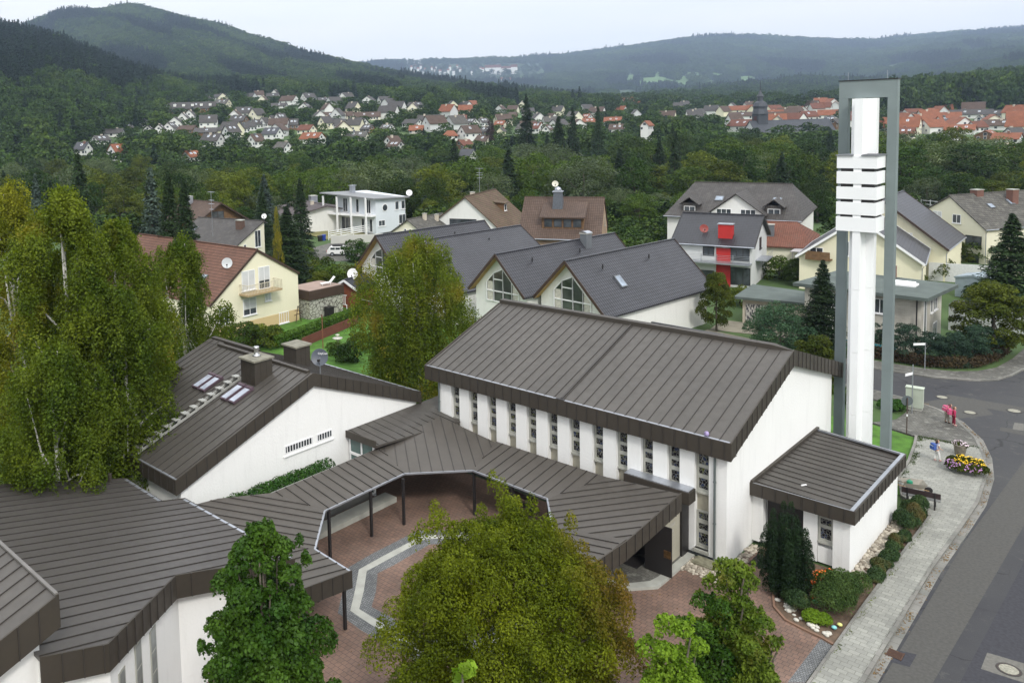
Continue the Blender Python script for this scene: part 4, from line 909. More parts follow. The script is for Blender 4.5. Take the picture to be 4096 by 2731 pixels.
for k_ in 'cbo':
    cc_ = bpy.data.collections.new('wood_'+k_); cols[k_] = cc_
    for s_ in range(4): woodproto(cc_, 'wood_tree', k_, 30+s_)
def scatter(name, label, pts, kinds, scl):
    tot = []
    for k_ in 'cbo':
        idx = [i for i in range(len(pts)) if kinds[i] == k_]
        if not idx: continue
        tot.append((k_, idx))
    root = None
    for k_, idx in tot:
        me = bpy.data.meshes.new(name); me.from_pydata([tuple(pts[i]) for i in idx], [], [])
        a = me.attributes.new('scl', 'FLOAT_VECTOR', 'POINT'); a.data.foreach_set('vector', np.array([scl[i] for i in idx], dtype=np.float32).ravel())
        a = me.attributes.new('rot', 'FLOAT_VECTOR', 'POINT'); a.data.foreach_set('vector', np.array([(0, 0, rng.uniform(0, 6.28)) for i in idx], dtype=np.float32).ravel())
        a = me.attributes.new('pick', 'INT', 'POINT'); a.data.foreach_set('value', rng.integers(0, 4, len(idx)).astype(np.int32))
        o = bpy.data.objects.new(name, me); C.collection.objects.link(o)
        ng = bpy.data.node_groups.new('scatter', 'GeometryNodeTree'); ng.interface.new_socket('Geometry', in_out='INPUT', socket_type='NodeSocketGeometry'); ng.interface.new_socket('Geometry', in_out='OUTPUT', socket_type='NodeSocketGeometry')
        gi = ng.nodes.new('NodeGroupInput'); go = ng.nodes.new('NodeGroupOutput'); ip = ng.nodes.new('GeometryNodeInstanceOnPoints'); ci = ng.nodes.new('GeometryNodeCollectionInfo')
        ci.inputs['Collection'].default_value = cols[k_]; ci.inputs['Separate Children'].default_value = True; ci.inputs['Reset Children'].default_value = True
        def at(nm, ty):
            n = ng.nodes.new('GeometryNodeInputNamedAttribute'); n.data_type = ty; n.inputs['Name'].default_value = nm; return n.outputs[0]
        ng.links.new(gi.outputs[0], ip.inputs['Points']); ng.links.new(ci.outputs[0], ip.inputs['Instance']); ip.inputs['Pick Instance'].default_value = True
        ng.links.new(at('pick', 'INT'), ip.inputs['Instance Index']); ng.links.new(at('rot', 'FLOAT_VECTOR'), ip.inputs['Rotation']); ng.links.new(at('scl', 'FLOAT_VECTOR'), ip.inputs['Scale'])
        ng.links.new(ip.outputs[0], go.inputs[0]); md = o.modifiers.new('scatter', 'NODES'); md.node_group = ng
        tag(o, label[k_], 'wood', kind='stuff')
def zone(f0, f1, spf, test):
    P = []; Kd = []; S = []; f = f0
    while f < f1:
        sp_ = spf(f); lat = np.arange(-1.0*f-60, 1.35*f, sp_); lat = lat+rng.uniform(-.42, .42, len(lat))*sp_; ff = f+rng.uniform(-.42, .42, len(lat))*sp_
        xv = 846+1902*lat/ff; z = tz(xv, ff)
        for x_, d_, l_, z_ in zip(xv, ff, lat, z):
            if x_ < -220 or x_ > 2620: continue
            k = test(x_, d_)
            if k: P.append(WH*d_+RH*l_+np.array((0, 0, z_-.6))); Kd.append(k); s = sp_/8.*rng.uniform(.85, 1.25); S.append((s, s, s*rng.uniform(.85, 1.2)))
        f += sp_*.9
    return P, Kd, S
def nz2(x, d, s=1.): return math.sin(x*.021*s+d*.006)*math.cos(d*.011*s-x*.008)+.5*math.sin(x*.05*s+1.3+d*.02*s)
def t1(x, d):
    lo = np.interp(x, [-220, 60, 150, 250, 350, 420, 480, 560], [300, 310, 420, 470, 560, 700, 780, 1100])
    if d < lo or x > 560: return None
    hi = np.interp(x, [-220, 0, 150, 250, 350, 450, 560], [640, 640, 680, 720, 860, 1000, 1100])
    if d > hi+nz2(x, d)*40: return 'c' if rng.uniform() < .93 else 'b'
    return 'o' if nz2(x, d) > .75 else ('c' if rng.uniform() < .06 else 'b')
P, Kd, S = zone(300, 1160, lambda f: 7.0+f*.0012, t1)
scatter('hillside_wood', {'c': 'dark conifer wood on the near hillside at upper left', 'b': 'dense broadleaf wood on the near hillside at left', 'o': 'lighter green broadleaves in the near hillside wood'}, P, Kd, S)
def t2(x, d):
    if x < 480 and d < 1165: return None
    if x > 1420 : return None
    lo = np.interp(x, [480, 700, 850, 1000, 1200, 1420], [1000, 850, 820, 780, 820, 900])
    if d < lo: return None
    n = nz2(x*.7, d*.6)
    if n > .45: return 'c'
    if n < -.75: return 'o'
    return 'b' if rng.uniform() < .8 else 'o'
P, Kd, S = zone(800, 2750, lambda f: 6.5+f*.0024, t2)
scatter('mountain_wood', {'c': 'bluish conifer stands on the long mountain at left', 'b': 'mixed wood covering the long mountain at left', 'o': 'pale green clearings of young wood on the mountain'}, P, Kd, S)
def t3(x, d):
    n = nz2(x*.6, d*.3)
    yv = yh(x)-(tz(x, d)[0]-H)/d*1902
    if 1440 < x < 1740 and 168 < yv < 206 and nz2(x*3, d) > -.1: return None
    if 935 < x < 1255 and 148 < yv < 196: return None if rng.uniform() < .93 else 'b'
    if d < 3300 and x > 1250 and nz2(x*.8, d*.9) > .35: return None
    return 'c' if n > .5 else ('o' if n < -.8 else 'b')
P, Kd, S = zone(2760, 5750, lambda f: 5+f*.0031, t3)
scatter('distant_wood', {'c': 'far conifer wood along the blue ridge on the horizon', 'b': 'far broadleaf wood covering the blue ridge on the horizon', 'o': 'far lighter wood on the blue ridge slopes'}, P, Kd, S)
def t4(x, d):
    if x < 1430: return None
    if 1750 < d < 2350 and np.interp(x, [1430, 1560, 1700, 2000, 2080], [2400, 2050, 1850, 1800, 2350]) < d: return 'b' if rng.uniform() < .85 else 'c'
    if 1750 < d < 2760 and x > 2010: return 'b' if nz2(x, d) < .5 else 'c'
    if 880 < d < 1750: 
        if 1000 < d < 1500 and (1740 < x < 1930 or 1630 < x < 1700): return None
        if 1300 < d < 1700 and 2060 < x < 2230: return None
        return 'b' if nz2(x, d) > -.1 else None
    return None
P, Kd, S = zone(880, 2760, lambda f: 7+f*.002, t4)
scatter('valley_wood', {'c': 'scattered conifers in the valley wood beyond the town', 'b': 'dark wooded ridge beyond the town roofs', 'o': 'light trees beyond the town'}, P, Kd, S)
def t5(x, d):
    if x > 2050 and 560 < d < 880: return 'b' if rng.uniform() < .8 else 'o'
    return None
P, Kd, S = zone(560, 880, lambda f: 8.5, t5)
P = [p for p in P]; S = [(s[0]*1.25, s[1]*1.25, s[2]*1.75) for s in S]
scatter('tall_wood', {'c': 'conifers in the tall wood at the right edge', 'b': 'tall dark wood behind the town at the right edge', 'o': 'paler tall trees at the right edge'}, P, Kd, S)
field('field', [(1640, 1050), (1705, 1050), (1705, 1500), (1640, 1500)], M_stub); field('field', [(1745, 1050), (1930, 1050), (1930, 1480), (1745, 1480)], M_mead)
field('field', [(2060, 1330), (2230, 1330), (2230, 1680), (2060, 1680)], M_stub)
field('meadow', [(1430, 2950), (1740, 2950), (1740, 3700), (1430, 3700)], M_mead, 1.5); field('meadow', [(980, 640), (1330, 640), (1330, 790), (980, 790)], M_mead, .4)
# ================================================================== HOUSES
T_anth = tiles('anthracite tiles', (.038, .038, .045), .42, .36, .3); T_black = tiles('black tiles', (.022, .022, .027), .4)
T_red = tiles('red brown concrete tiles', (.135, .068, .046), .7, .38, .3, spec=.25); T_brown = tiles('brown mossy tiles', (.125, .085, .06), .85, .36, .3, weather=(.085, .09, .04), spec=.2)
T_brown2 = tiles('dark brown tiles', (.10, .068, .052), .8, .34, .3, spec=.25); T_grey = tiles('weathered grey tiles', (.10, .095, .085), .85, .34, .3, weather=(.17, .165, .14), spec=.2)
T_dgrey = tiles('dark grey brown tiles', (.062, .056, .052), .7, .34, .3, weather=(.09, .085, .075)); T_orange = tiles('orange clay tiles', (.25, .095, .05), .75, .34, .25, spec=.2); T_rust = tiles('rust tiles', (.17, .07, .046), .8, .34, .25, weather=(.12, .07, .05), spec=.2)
W_white = plaster('house white render', (.72, .72, .69), .14); W_cream = plaster('cream render', (.78, .74, .56), .06); W_cream2 = plaster('pale cream render', (.76, .73, .58), .08); W_yel = plaster('light yellow render', (.76, .72, .54), .07)
W_band = plaster('peach plinth render', (.62, .47, .26), .06); W_grey = plaster('grey white render', (.58, .59, .58), .1); W_beige = plaster('beige render', (.55, .49, .40), .12); W_bk = brick('pale painted brick', (.56, .53, .46), (.50, .47, .41), (.42, .4, .35), .3, .1, .01)
W_sand = brick('sandy brick', (.48, .33, .22), (.42, .29, .19), (.35, .28, .2), .24, .08, .01); W_wood = plain('brown wood cladding', (.15, .085, .04), .8, var=.3, scale=3)
M_soffit = plain('varnished soffit boards', (.42, .25, .09), .6, var=.15, scale=2); M_dwood = plain('dark stained wood', (.05, .03, .02), .7); M_blueglass = glassy('sky glass', (.16, .19, .23), .08)
def child(o, f, root): o.parent = f; o.matrix_parent_inverse = Matrix.Identity(4); return o
def win(root, O, r, nrm, u, z, w, h, shut=0, mull=1, frame=None, glass=None, sill=True, name='window', deep=.05):
    # window on a wall through O (local), r horizontal unit along wall, nrm outward, all in root-local space
    O = np.array(O, float); r = np.array(r, float); n = np.array(nrm, float); frame = frame or M_white; glass = glass or M_glass
    def q(b, u0, u1, z0, z1, d0, d1):
        vs = [O+r*a+n*d+np.array((0, 0, c)) for c in (z0, z1) for a, d in ((u0, d0), (u1, d0), (u1, d1), (u0, d1))]
        b.add(vs, [(3, 2, 1, 0), (4, 5, 6, 7), (0, 1, 5, 4), (1, 2, 6, 5), (2, 3, 7, 6), (3, 0, 4, 7)])
    b = MB(); t = .07
    u0, u1, z0, z1 = u-w/2, u+w/2, z, z+h
    q(b, u0, u0+t, z0, z1, 0.002, deep); q(b, u1-t, u1, z0, z1, .002, deep); q(b, u0+t, u1-t, z0, z0+t, .002, deep); q(b, u0+t, u1-t, z1-t, z1, .002, deep)
    for k in range(1, mull+1): c = u0+(u1-u0)*k/(mull+1); q(b, c-t*.45, c+t*.45, z0+t, z1-t, .002, deep*.9)
    if sill: q(b, u0-.08, u1+.08, z0-.08, z0-.003, .002, deep+.09)
    f = b.build(name, frame, root, local=True)
    if shut < 1:
        g = MB(); q(g, u0+t*.9, u1-t*.9, z0+t*.9, z1-t*.9-shut*h, .001, deep*.35); child(g.build('pane', glass, None), f, root)
    if shut > 0:
        g = MB(); q(g, u0+t*.5, u1-t*.5, z1-t-shut*(h-t), z1-t*.5, .001, deep*.8); child(g.build('shutter', M_shut, None), f, root)
    return f
def house(name, label, A, d, L_, wl, wr, zr, el, er, wall, roof, ov=.5, og=.4, cat='house', group=None, base=0., front=None, back=None, wins=(), sky=(), chims=(), soffit=None, gut=True, trim=None, hip=0., small=False):
    """A ridge point at the near gable, d direction of the ridge; wl/wr plan distance ridge to eaves left/right, zr ridge height, el/er eaves height"""
    d = np.array(d, float)/np.hypot(*d); rz = math.atan2(-d[0], d[1])
    t = thing(name, label, cat, (A[0], A[1], base), rz, group)
    zr, el, er = zr-base, el-base, er-base; th = .18 if not small else .25
    sl_l, sl_r = (zr-el)/wl, (zr-er)/wr
    bl, br = wl-ov, wr-ov; zl, zrr = zr-sl_l*bl-th, zr-sl_r*br-th
    b = MB(); pr_ = [(-bl, 0), (br, 0), (br, zrr), (0, zr-th-.02 if not hip else min(zrr, zl)), (-bl, zl)]
    g0 = og; g1 = L_-og
    b.add([(x, g0, z) for x, z in pr_]+[(x, g1, z) for x, z in pr_], [(0, 1, 2, 3, 4), (9, 8, 7, 6, 5)]+[(i, i+5, (i+1) % 5+5, (i+1) % 5) for i in range(5)])
    b.f = [f if k != 0 else f for k, f in enumerate(b.f)]
    wo = b.build('wall', wall, t, local=True)
    b = MB()
    hp = hip
    rl = [(-wl, 0, el), (0, hp, zr), (0, L_-hp, zr), (-wl, L_, el)]; rr = [(wr, 0, er), (wr, L_, er), (0, L_-hp, zr), (0, hp, zr)]
    for q in (rl, rr): b.slab(q, th)
    if hp:
        b.slab([(-wl, 0, el), (wr, 0, er), (0, hp, zr)], th); b.slab([(-wl, L_, el), (0, L_-hp, zr), (wr, L_, er)], th)
    if not small: b.bar((0, hp-.01, zr+.03), (0, L_-hp+.01, zr+.03), .2, .12)
    ro = b.build('roof', roof, t, local=True)
    if trim is not None and not hp:
        for y in (-.02, L_+.02): b = MB(); b.bar((-wl, y, el-.1), (0, y, zr-.08), .06, .24); b.bar((wr, y, er-.1), (0, y, zr-.08), .06, .24); b.build('verge', trim, t, local=True)
    if soffit is not None:
        for y0, y1 in ((.03, g0-.01), (g1+.01, L_-.03)):
            b = MB()
            b.slab([(-wl+.05, y0, el-th+.02), (0, y0, zr-th-.005), (0, y1, zr-th-.005), (-wl+.05, y1, el-th+.02)], .03); b.slab([(wr-.05, y0, er-th+.02), (0, y0, zr-th-.005), (0, y1, zr-th-.005), (wr-.05, y1, er-th+.02)], .03)
            b.build('soffit', soffit, t, local=True)
    if gut:
        for x, z in ((-wl-.05, el-.08), (wr+.05, er-.08)): b = MB(); b.tube([(x, 0, z), (x, L_, z)], .07, 6); b.build('gutter', M_zinc, t, local=True)
        b = MB(); b.tube([(wr, g0+.1, er-.12), (br+.06, g0+.12, er-.6), (br+.06, g0+.12, 0)], .05, 6); b.build('downpipe', M_zinc, t, local=True)
    S = {'A': ((0, g0, 0), (1, 0, 0), (0, -1, 0)), 'B': ((0, g1, 0), (-1, 0, 0), (0, 1, 0)), 'L': ((-bl, L_/2, 0), (0, -1, 0), (-1, 0, 0)), 'R': ((br, L_/2, 0), (0, 1, 0), (1, 0, 0))}
    for ws in wins:
        s, u, z, w_, h_ = ws[:5]; kw = ws[5] if len(ws) > 5 else {}
        win(t, *S[s], u, z-base, w_, h_, **kw)
    for s, v, y, w_, h_ in sky:                          # roof windows: side, distance from ridge, along, size
        sg = -1 if s == 'L' else 1; sl__ = sl_l if s == 'L' else sl_r
        dr = np.array((sg, 0, -sl__)); dr = dr/np.linalg.norm(dr); n = np.array((sg*sl__, 0, 1)); n /= np.linalg.norm(n); c = np.array((0, y, zr))+dr*v+n*.06
        b = MB(); b.bar(c-dr*h_/2, c+dr*h_/2, w_, .12, up=n); f = b.build('roof_window', M_greyframe if not small else M_white, t, local=True)
        b = MB(); b.bar(c-dr*h_*.42+n*.065, c+dr*h_*.42+n*.065, w_*.78, .01, up=n); child(b.build('pane', M_blueglass, None), f, t)
    for ch in chims:
        x, y, w_, hh, m_ = ch; zb = zr-(sl_r*x if x > 0 else -sl_l*x)
        b = MB(); b.box(x-w_/2, y-w_*.6, zb-.5, x+w_/2, y+w_*.6, zb+hh); f = b.build('chimney', m_, t, local=True)
        b = MB(); b.box(x-w_/2-.06, y-w_*.6-.06, zb+hh+.001, x+w_/2+.06, y+w_*.6+.06, zb+hh+.09); child(b.build('cap', M_conc, None), f, t)
    return t
def partbox(t, name, mat, *bx):
    b = MB(); b.box(*bx); return b.build(name, mat, t, local=True)
rd = (.09, .996)
def gwin(t, y, zr, s_l, wbot, wh, cols, name='gable_window'):   # triangular topped glazing in the gable: frame bars + panes
    b = MB(); g = MB(); g2 = MB()
    top = lambda x: zr-1.1-abs(x)*s_l
    for x0, x1 in cols:
        zt0, zt1 = min(top(x0), 99), min(top(x1), 99)
        g.add([(x0, y-.03, wbot), (x1, y-.03, wbot), (x1, y-.03, max(zt1, wbot+.3)), (x0, y-.03, max(zt0, wbot+.3))], [(0, 1, 2, 3)])
        for x in (x0, x1): b.bar((x, y-.05, wbot-.04), (x, y-.05, max(top(x), wbot+.3)+.04), .09, .1, up=(0, 1, 0))
        b.bar((x0, y-.05, zt0), (x1, y-.05, zt1), .1, .1)
        for z in (wbot, wbot+1.0, wbot+2.15):
            if z < min(zt0, zt1) - .1: b.bar((x0, y-.052, z), (x1, y-.052, z), .09, .1)
    f = b.build(name, M_white, t, local=True); child(g.build('pane', glassy('dark room glass', (.035, .04, .035), .1), None), f, t)
    g3 = MB()
    for x0, x1 in (cols[0], cols[-1]):
        g3.add([(x0+.1, y-.034, wbot+.06), (x1-.1, y-.034, wbot+.06), (x1-.1, y-.034, wbot+1.9), (x0+.1, y-.034, wbot+1.9)], [(0, 1, 2, 3)])
    child(g3.build('curtain', M_curtain, None), f, t)
RW = 'row houses with anthracite tiled gable roofs'
rows = [((-40.64, 63.5), 18.0, 3.65, 4.35, 4.25, 3.55, 'row house with anthracite roof nearest the church, one skylight on its slope'),
        ((-47.85, 62.8), 19.3, 3.6, 3.55, 4.3, 4.35, 'row house with anthracite roof and a metal topped chimney, glazed gable with open curtains'),
        ((-60.1, 63.6), 18.3, 3.0, 6.6, 5.0, 3.3, 'row house with broad anthracite roof half hidden by the weeping birch'),
        ((-66.6, 65.3), 18.0, 3.85, 3.5, 3.95, 4.5, 'leftmost anthracite roofed row house, with wooden soffit and dish on its wall')]
for i, (A, L_, wl, wr, el, er, lab) in enumerate(rows):
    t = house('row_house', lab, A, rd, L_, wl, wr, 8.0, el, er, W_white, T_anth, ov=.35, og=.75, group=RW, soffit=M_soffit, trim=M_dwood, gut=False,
              sky=[('R', 3.2, 5.2, .9, 1.3)] if i == 0 else ([('R', 4.6, 13.5, .9, 1.5)] if i == 2 else ()), chims=[(0.5, 13.5, .8, 1.1, M_greyframe)] if i == 1 else ())
    if i != 2: gwin(t, .75, 8, (8-el)/wl, 3.3, 0, [(-1.75, -.85), (-.85, .35), (.35, 1.45), (1.45, 2.3)])
    if i == 1:
        b = MB()
        for k in range(8): a0 = -.5+k*.125; b.bar((.5+a0, 13.5, 8.75+.12*math.sin(k*.45)), (.5+a0+.125, 13.5, 8.75+.12*math.sin(k*.45+.45)), .9, .03, up=(0, 0, 1))
        b.build('chimney_hood', M_zinc, t, local=True)
    if i == 0:
        win(t, (4.0, 9, 0), (0, 1, 0), (1, 0, 0), -5.4, 1.1, .8, 1.1)
        b = MB(); b.tube([(4.3, .1, 3.4), (4.05, .85, 3.1), (4.05, .85, 0)], .06, 8); b.build('downpipe', M_zinc, t, local=True)
    for y in (11.5, 4.0):
        b = MB(); b.tube([(1.2, y, 6.9), (1.2, y, 7.35)], .07, 7); b.build('vent_pipe', M_dark, t, local=True)
dish('satellite_dish', 'white satellite dish on the side wall of the leftmost row house', (-68.9, 63.8, 3.0), .72, (.5, -.8, .3), M_white, .6)
# cream house
A = (-67.7, 49.6); t = house('cream_house', 'cream house with red brown tiled roof, small balcony and rolled down shutters', A, (-.998, -.05), 22, 6.1, 5.6, 8.35, 3.75, 5.15, W_cream, T_red, ov=.12, og=.12, trim=M_dwood, gut=False,
   wins=[('A', -4.4, 1.6, 1.25, 1.6, dict(shut=.15)), ('A', -1.15, 1.85, 1.7, 1.75, dict(shut=.62)), ('A', -1.2, 4.4, 1.7, 2.0, dict(shut=.97)), ('A', .85, 4.2, 1.5, 2.3, dict(shut=.6)), ('A', 1.25, 2.85, .85, .95, dict(shut=.97)), ('A', 3.3, .15, 1.3, 1.15, dict(mull=3))], sky=[('L', 4.8, 4.2, .8, 1.2), ('L', 3.2, 9.5, .8, 1.2)])
b = MB(); b.box(-5.97, .09, 0, 5.45, .119, 1.25); b.build('plinth', W_band, t, local=True)
bal = MB(); bal.box(-2.4, -1.25, 4.02, 2.1, .119, 4.2); bo = bal.build('balcony', plain('balcony slab', (.36, .27, .15), .9), t, local=True)
b = MB()
for k in range(24): x = -2.35+k*4.4/23; b.box(x, -1.23, 4.2, x+.03, -1.2, 5.1)
for y in np.linspace(-1.2, .1, 7): b.box(-2.36, y, 4.2, -2.33, y+.03, 5.1); b.box(2.04, y, 4.2, 2.07, y+.03, 5.1)
b.box(-2.38, -1.25, 5.1, 2.09, -1.19, 5.15); b.box(-2.38, -1.19, 5.1, -2.32, .11, 5.15); b.box(2.03, -1.19, 5.1, 2.09, .11, 5.15)
child(b.build('railing', plain('cream railing', (.55, .5, .38), .6), None), bo, t)
dish('satellite_dish', 'large light grey satellite dish on the red brown roof of the cream house', (-69.6, 47.2, 6.2), .62, (.75, -.6, .3), plain('light grey dish', (.5, .52, .53), .4), .9)
b = MB(); 
for (x0, z0, x1, z1) in ((53.6, .2, 53.9, 1.9), (54.3, .2, 54.0, 1.9), (53.4, 1.0, 54.5, 1.15), (53.5, 1.5, 54.4, 1.35)): b.bar((-66.85, x0, z0), (-66.85, x1, z1), .06)
tag(b.build('trellis', M_dwood), 'thin wooden trellis leaning on the peach plinth of the cream house', 'trellis')
# terrace with stone wall behind the cream house
t = thing('terrace', 'raised terrace with dark parapet over a rubble stone wall beside the cream house', 'terrace', (-67, 58, 0))
M_rubble = None
m, N, L, P = newmat('rubble wall'); u = uvn(N); v = N.new('ShaderNodeTexVoronoi'); v.feature = 'DISTANCE_TO_EDGE'; v.inputs['Scale'].default_value = 2.2; L.new(u.outputs[0], v.inputs[0]); L.new(mixc(N, L, ramp(N, L, v.outputs['Distance'], .03, .08), (.07, .06, .05), (.42, .42, .36)), P.inputs['Base Color']); M_rubble = m
b = MB(); b.box(-71, 55.8, 0, -67.2, 60.6, 2.1); b.build('wall', M_rubble, t); b = MB(); b.box(-71.1, 55.7, 2.1, -67.05, 60.7, 3.1); b.build('parapet', M_dwood, t)
b = MB(); b.box(-70.9, 55.9, 3.0, -67.25, 60.5, 3.12); b.build('deck', plain('terrace tiles', (.3, .22, .18), .8), t)
b = MB(); b.bar((-68.5, 58.6, 3.35), (-68.1, 59.6, 3.42), .55, .05); b.bar((-68.1, 59.6, 3.42), (-67.9, 60.1, 4.0), .55, .05)
for x, y in ((-68.6, 58.7), (-68.2, 58.6), (-68.3, 59.6), (-67.9, 59.5)): b.tube([(x, y, 3.12), (x, y, 3.4)], .025, 5)
tag(b.build('sun_lounger', M_white), 'white garden lounger on the terrace behind the cream house', 'lounger')
b = MB(); b.box(-66.9, 57.6, 0, -66.2, 58.4, 1.05); b.box(-66.95, 57.55, 1.05, -66.15, 58.45, 1.15); tag(b.build('wheeled_bin', M_dark), 'black wheeled bin against the rubble stone wall', 'bin')
# wooden shed
house('garden_shed', 'small red brown wooden shed with dark felt roof left of the row houses', (-68.5, 62.0), (-.2, .98), 4.5, 1.9, 1.9, 3.2, 2.2, 2.2, plain('red wood boards', (.20, .06, .03), .8, var=.2, scale=3), plain('dark felt', (.03, .033, .04), .8), ov=.25, og=.3, cat='shed', gut=False, trim=M_white)
b = MB()
for k in range(12): b.box(-69.6+k*.22, 60.9, .8, -69.55+k*.22, 60.94, 1.8)
b.box(-69.62, 60.88, 1.8, -66.9, 60.96, 1.86); b.box(-69.62, 60.88, .74, -66.9, 60.96, .8)
for x in (-69.6, -66.95): b.box(x, 60.88, 0, x+.06, 60.94, .74)
tag(b.build('railing', M_white), 'cream slatted balcony railing beside the wooden shed', 'railing')
# brown roof, dormer and big chimney
A = (-64.2, 111.4); d_ = np.array((-10.4, -4.9)); t = house('tile_house', 'brown tiled house with a wide dormer, tall slate chimney and sandy brick gable', A, d_, 12.0, 6.6, 6.3, 8.6, 3.1, 3.4, W_sand, T_brown2, ov=.6, og=.15, wins=[('A', 1.4, 4.2, .4, 1.5, dict(mull=0, frame=M_conc))], chims=())
b = MB(); b.prism([(-5.0, 2.6), (-5.0, 8.6), (-1.2, 8.6), (-1.2, 2.6)], 4.0, [6.3, 6.3, 7.65, 7.65]); dm = b.build('dormer', W_wood, t, local=True)
b = MB(); b.slab([(-5.5, 2.3, 6.15), (-5.5, 8.9, 6.15), (-.9, 8.9, 7.95), (-.9, 2.3, 7.95)], .16); child(b.build('dormer_roof', T_brown2, None), dm, t)
for k in range(4): win(t, (-5.0, 5.6, 0), (0, -1, 0), (-1, 0, 0), -2.1+k*1.4, 4.6, 1.2, 1.25, mull=0, frame=M_dwood, sill=False)
b = MB(); w0, w1 = .95, .72; b.add([(-2.2-w0, 6.6-w0*.8, 6.9), (-2.2+w0, 6.6-w0*.8, 6.9), (-2.2+w0, 6.6+w0*.8, 6.9), (-2.2-w0, 6.6+w0*.8, 6.9), (-2.2-w1, 6.6-w1*.8, 9.6), (-2.2+w1, 6.6-w1*.8, 9.6), (-2.2+w1, 6.6+w1*.8, 9.6), (-2.2-w1, 6.6+w1*.8, 9.6)], [(3, 2, 1, 0), (4, 5, 6, 7), (0, 1, 5, 4), (1, 2, 6, 5), (2, 3, 7, 6), (3, 0, 4, 7)]); cf = b.build('chimney', plain('slate cladding', (.09, .10, .115), .6, var=.2, scale=6), t, local=True)
b = MB(); b.box(-3.05, 5.85, 9.601, -1.35, 7.35, 9.72); b.box(-2.8, 6.1, 9.72, -1.6, 7.1, 9.85); b.lathe([(.5, 0), (.4, .2), (.15, .35), (.01, .4)], (-2.2, 6.6, 10.0), 12); child(b.build('cap', M_zinc, None), cf, t)
M_ = t.matrix_basis.copy()
dish('satellite_dish', 'cream satellite dish on a pole beside the slate chimney', (-69.6, 106.4, 8.2), .55, (.6, -.75, .3), plain('cream dish', (.6, .58, .48), .5), 2.6)
# white gable with dark window band
house('gable_house', 'white gabled house with mossy brown roof and a dark window band', (-83.5, 102), (-.30, .955), 14.5, 5.6, 6.2, 8.6, 4.4, 3.2, W_white, T_brown, ov=.45, og=.35, wins=[('A', -.5, 3.6, 4.6, 1.4, dict(mull=3, frame=M_dark, sill=False))], chims=[(-1, 6, .6, .9, W_beige)])
t = bpy.context.scene.objects['gable_house']
b = MB(); b.box(1.8, 8.2, 5.4, 3.6, 9.9, 6.9); dm = b.build('dormer', W_wood, t, local=True); b = MB(); b.slab([(1.5, 7.9, 7.1), (4.0, 7.9, 6.85), (4.0, 10.2, 6.85), (1.5, 10.2, 7.1)], .12); child(b.build('dormer_roof', T_brown, None), dm, t); win(t, (3.6, 9.05, 0), (0, 1, 0), (1, 0, 0), 0, 5.5, 1.1, 1.1, mull=0)
def antenna(label, p, h):
    t = thing('roof_antenna', label, 'antenna', p); b = MB(); b.tube([(0, 0, 0), (0, 0, h)], .03, 5); b.build('mast', M_zinc, t, local=True)
    b = MB()
    for z, w_ in ((.98, 1.0), (.8, .7), (.72, .8), (.6, .6)): b.tube([(-w_*.7, 0, h*z), (w_*.7, .2, h*z)], .018, 4); [b.tube([(-w_*.7+k*w_*.28, -.25, h*z), (-w_*.7+k*w_*.28, .25, h*z)], .012, 4) for k in range(6)]
    b.build('rods', M_zinc, t, local=True); return t
antenna('tall rod antenna on the ridge of the mossy brown roof', (-86, 109, 8.5), 4.2)
antenna('thin antenna rising from the low brown roofed house at left', (-107.5, 70.5, 4.0), 7.0)
house('low_house', 'small pale house with weathered brown roof and two little gable windows', (-88.3, 93.6), (-.12, .99), 10, 4.4, 4.4, 5.5, 2.7, 2.7, W_cream2, T_grey, ov=.3, og=.3, wins=[('A', -.55, 3.2, .5, .8, dict(mull=0)), ('A', .45, 3.2, .5, .8, dict(mull=0))], chims=[(.6, 4, .45, .9, W_beige), (1.2, 6.5, .45, .9, W_beige)])
# modern white house with columned veranda
t = thing('modern_house', 'white modern house with lean-to roof and slim columned veranda', 'house', (-109.1, 106.6, 0))
M_pale = plaster('pale blue white render', (.66, .70, .74), .04)
fx = lambda x: 6.2+(-109.1-x)*.075
b = MB(); b.prism([(-120, 107.5), (-109.3, 107.5), (-109.3, 115.5), (-120, 115.5)], 0, [7.1, 6.4, 6.4, 7.1]); b.build('wall', M_pale, t)
b = MB(); b.slab([(-121.5, 104.3, 7.5), (-108.6, 106.3, 6.75), (-108.6, 116.1, 6.3), (-121.5, 116.1, 7.0)], .22); b.build('roof', plain('pale grey roof sheet', (.20, .205, .21), .6), t)
b = MB(); b.slab([(-120.5, 105.0, 3.55), (-109.3, 106.2, 3.55), (-109.3, 107.49, 3.55), (-120.5, 107.49, 3.55)], .3); b.build('balcony', M_white, t)
for x, y in ((-121, 104.8), (-117.5, 105.2), (-114, 105.6), (-110.4, 106)): b = MB(); b.box(x-.14, y-.14, 0, x+.14, y+.14, 6.8); b.build('column', M_white, t)
l0 = np.array((-109.1, 106.6, 0)); 
for u, z, w_, h_, mm in ((-117.2, .2, 3.2, 2.5, 2), (-112.8, .2, .8, 2.5, 0), (-110.6, .2, .8, 2.5, 0), (-117.6, 3.7, 1.3, 2.6, 1), (-114.2, 3.7, .8, 2.6, 0), (-111.2, 3.7, 1.2, 2.6, 1)): win(t, (0, .9, 0), (1, 0, 0), (0, -1, 0), u+109.1, z, w_, h_, mull=mm)
for u, z, w_, h_, mm in ((-3.2, 4.0, 1.2, 1.7, 0), (1.9, 4.0, 1.0, 1.6, 0), (-4, 1.3, 1.7, 1.1, 1), (.2, 4.0, 1.0, 1.6, 0), (1.6, 1.2, 1.9, 1.8, 1)):
    if u == -3.2: continue
    win(t, (-.2, 6.4, 0), (0, 1, 0), (1, 0, 0), u, z, w_, h_, mull=mm)
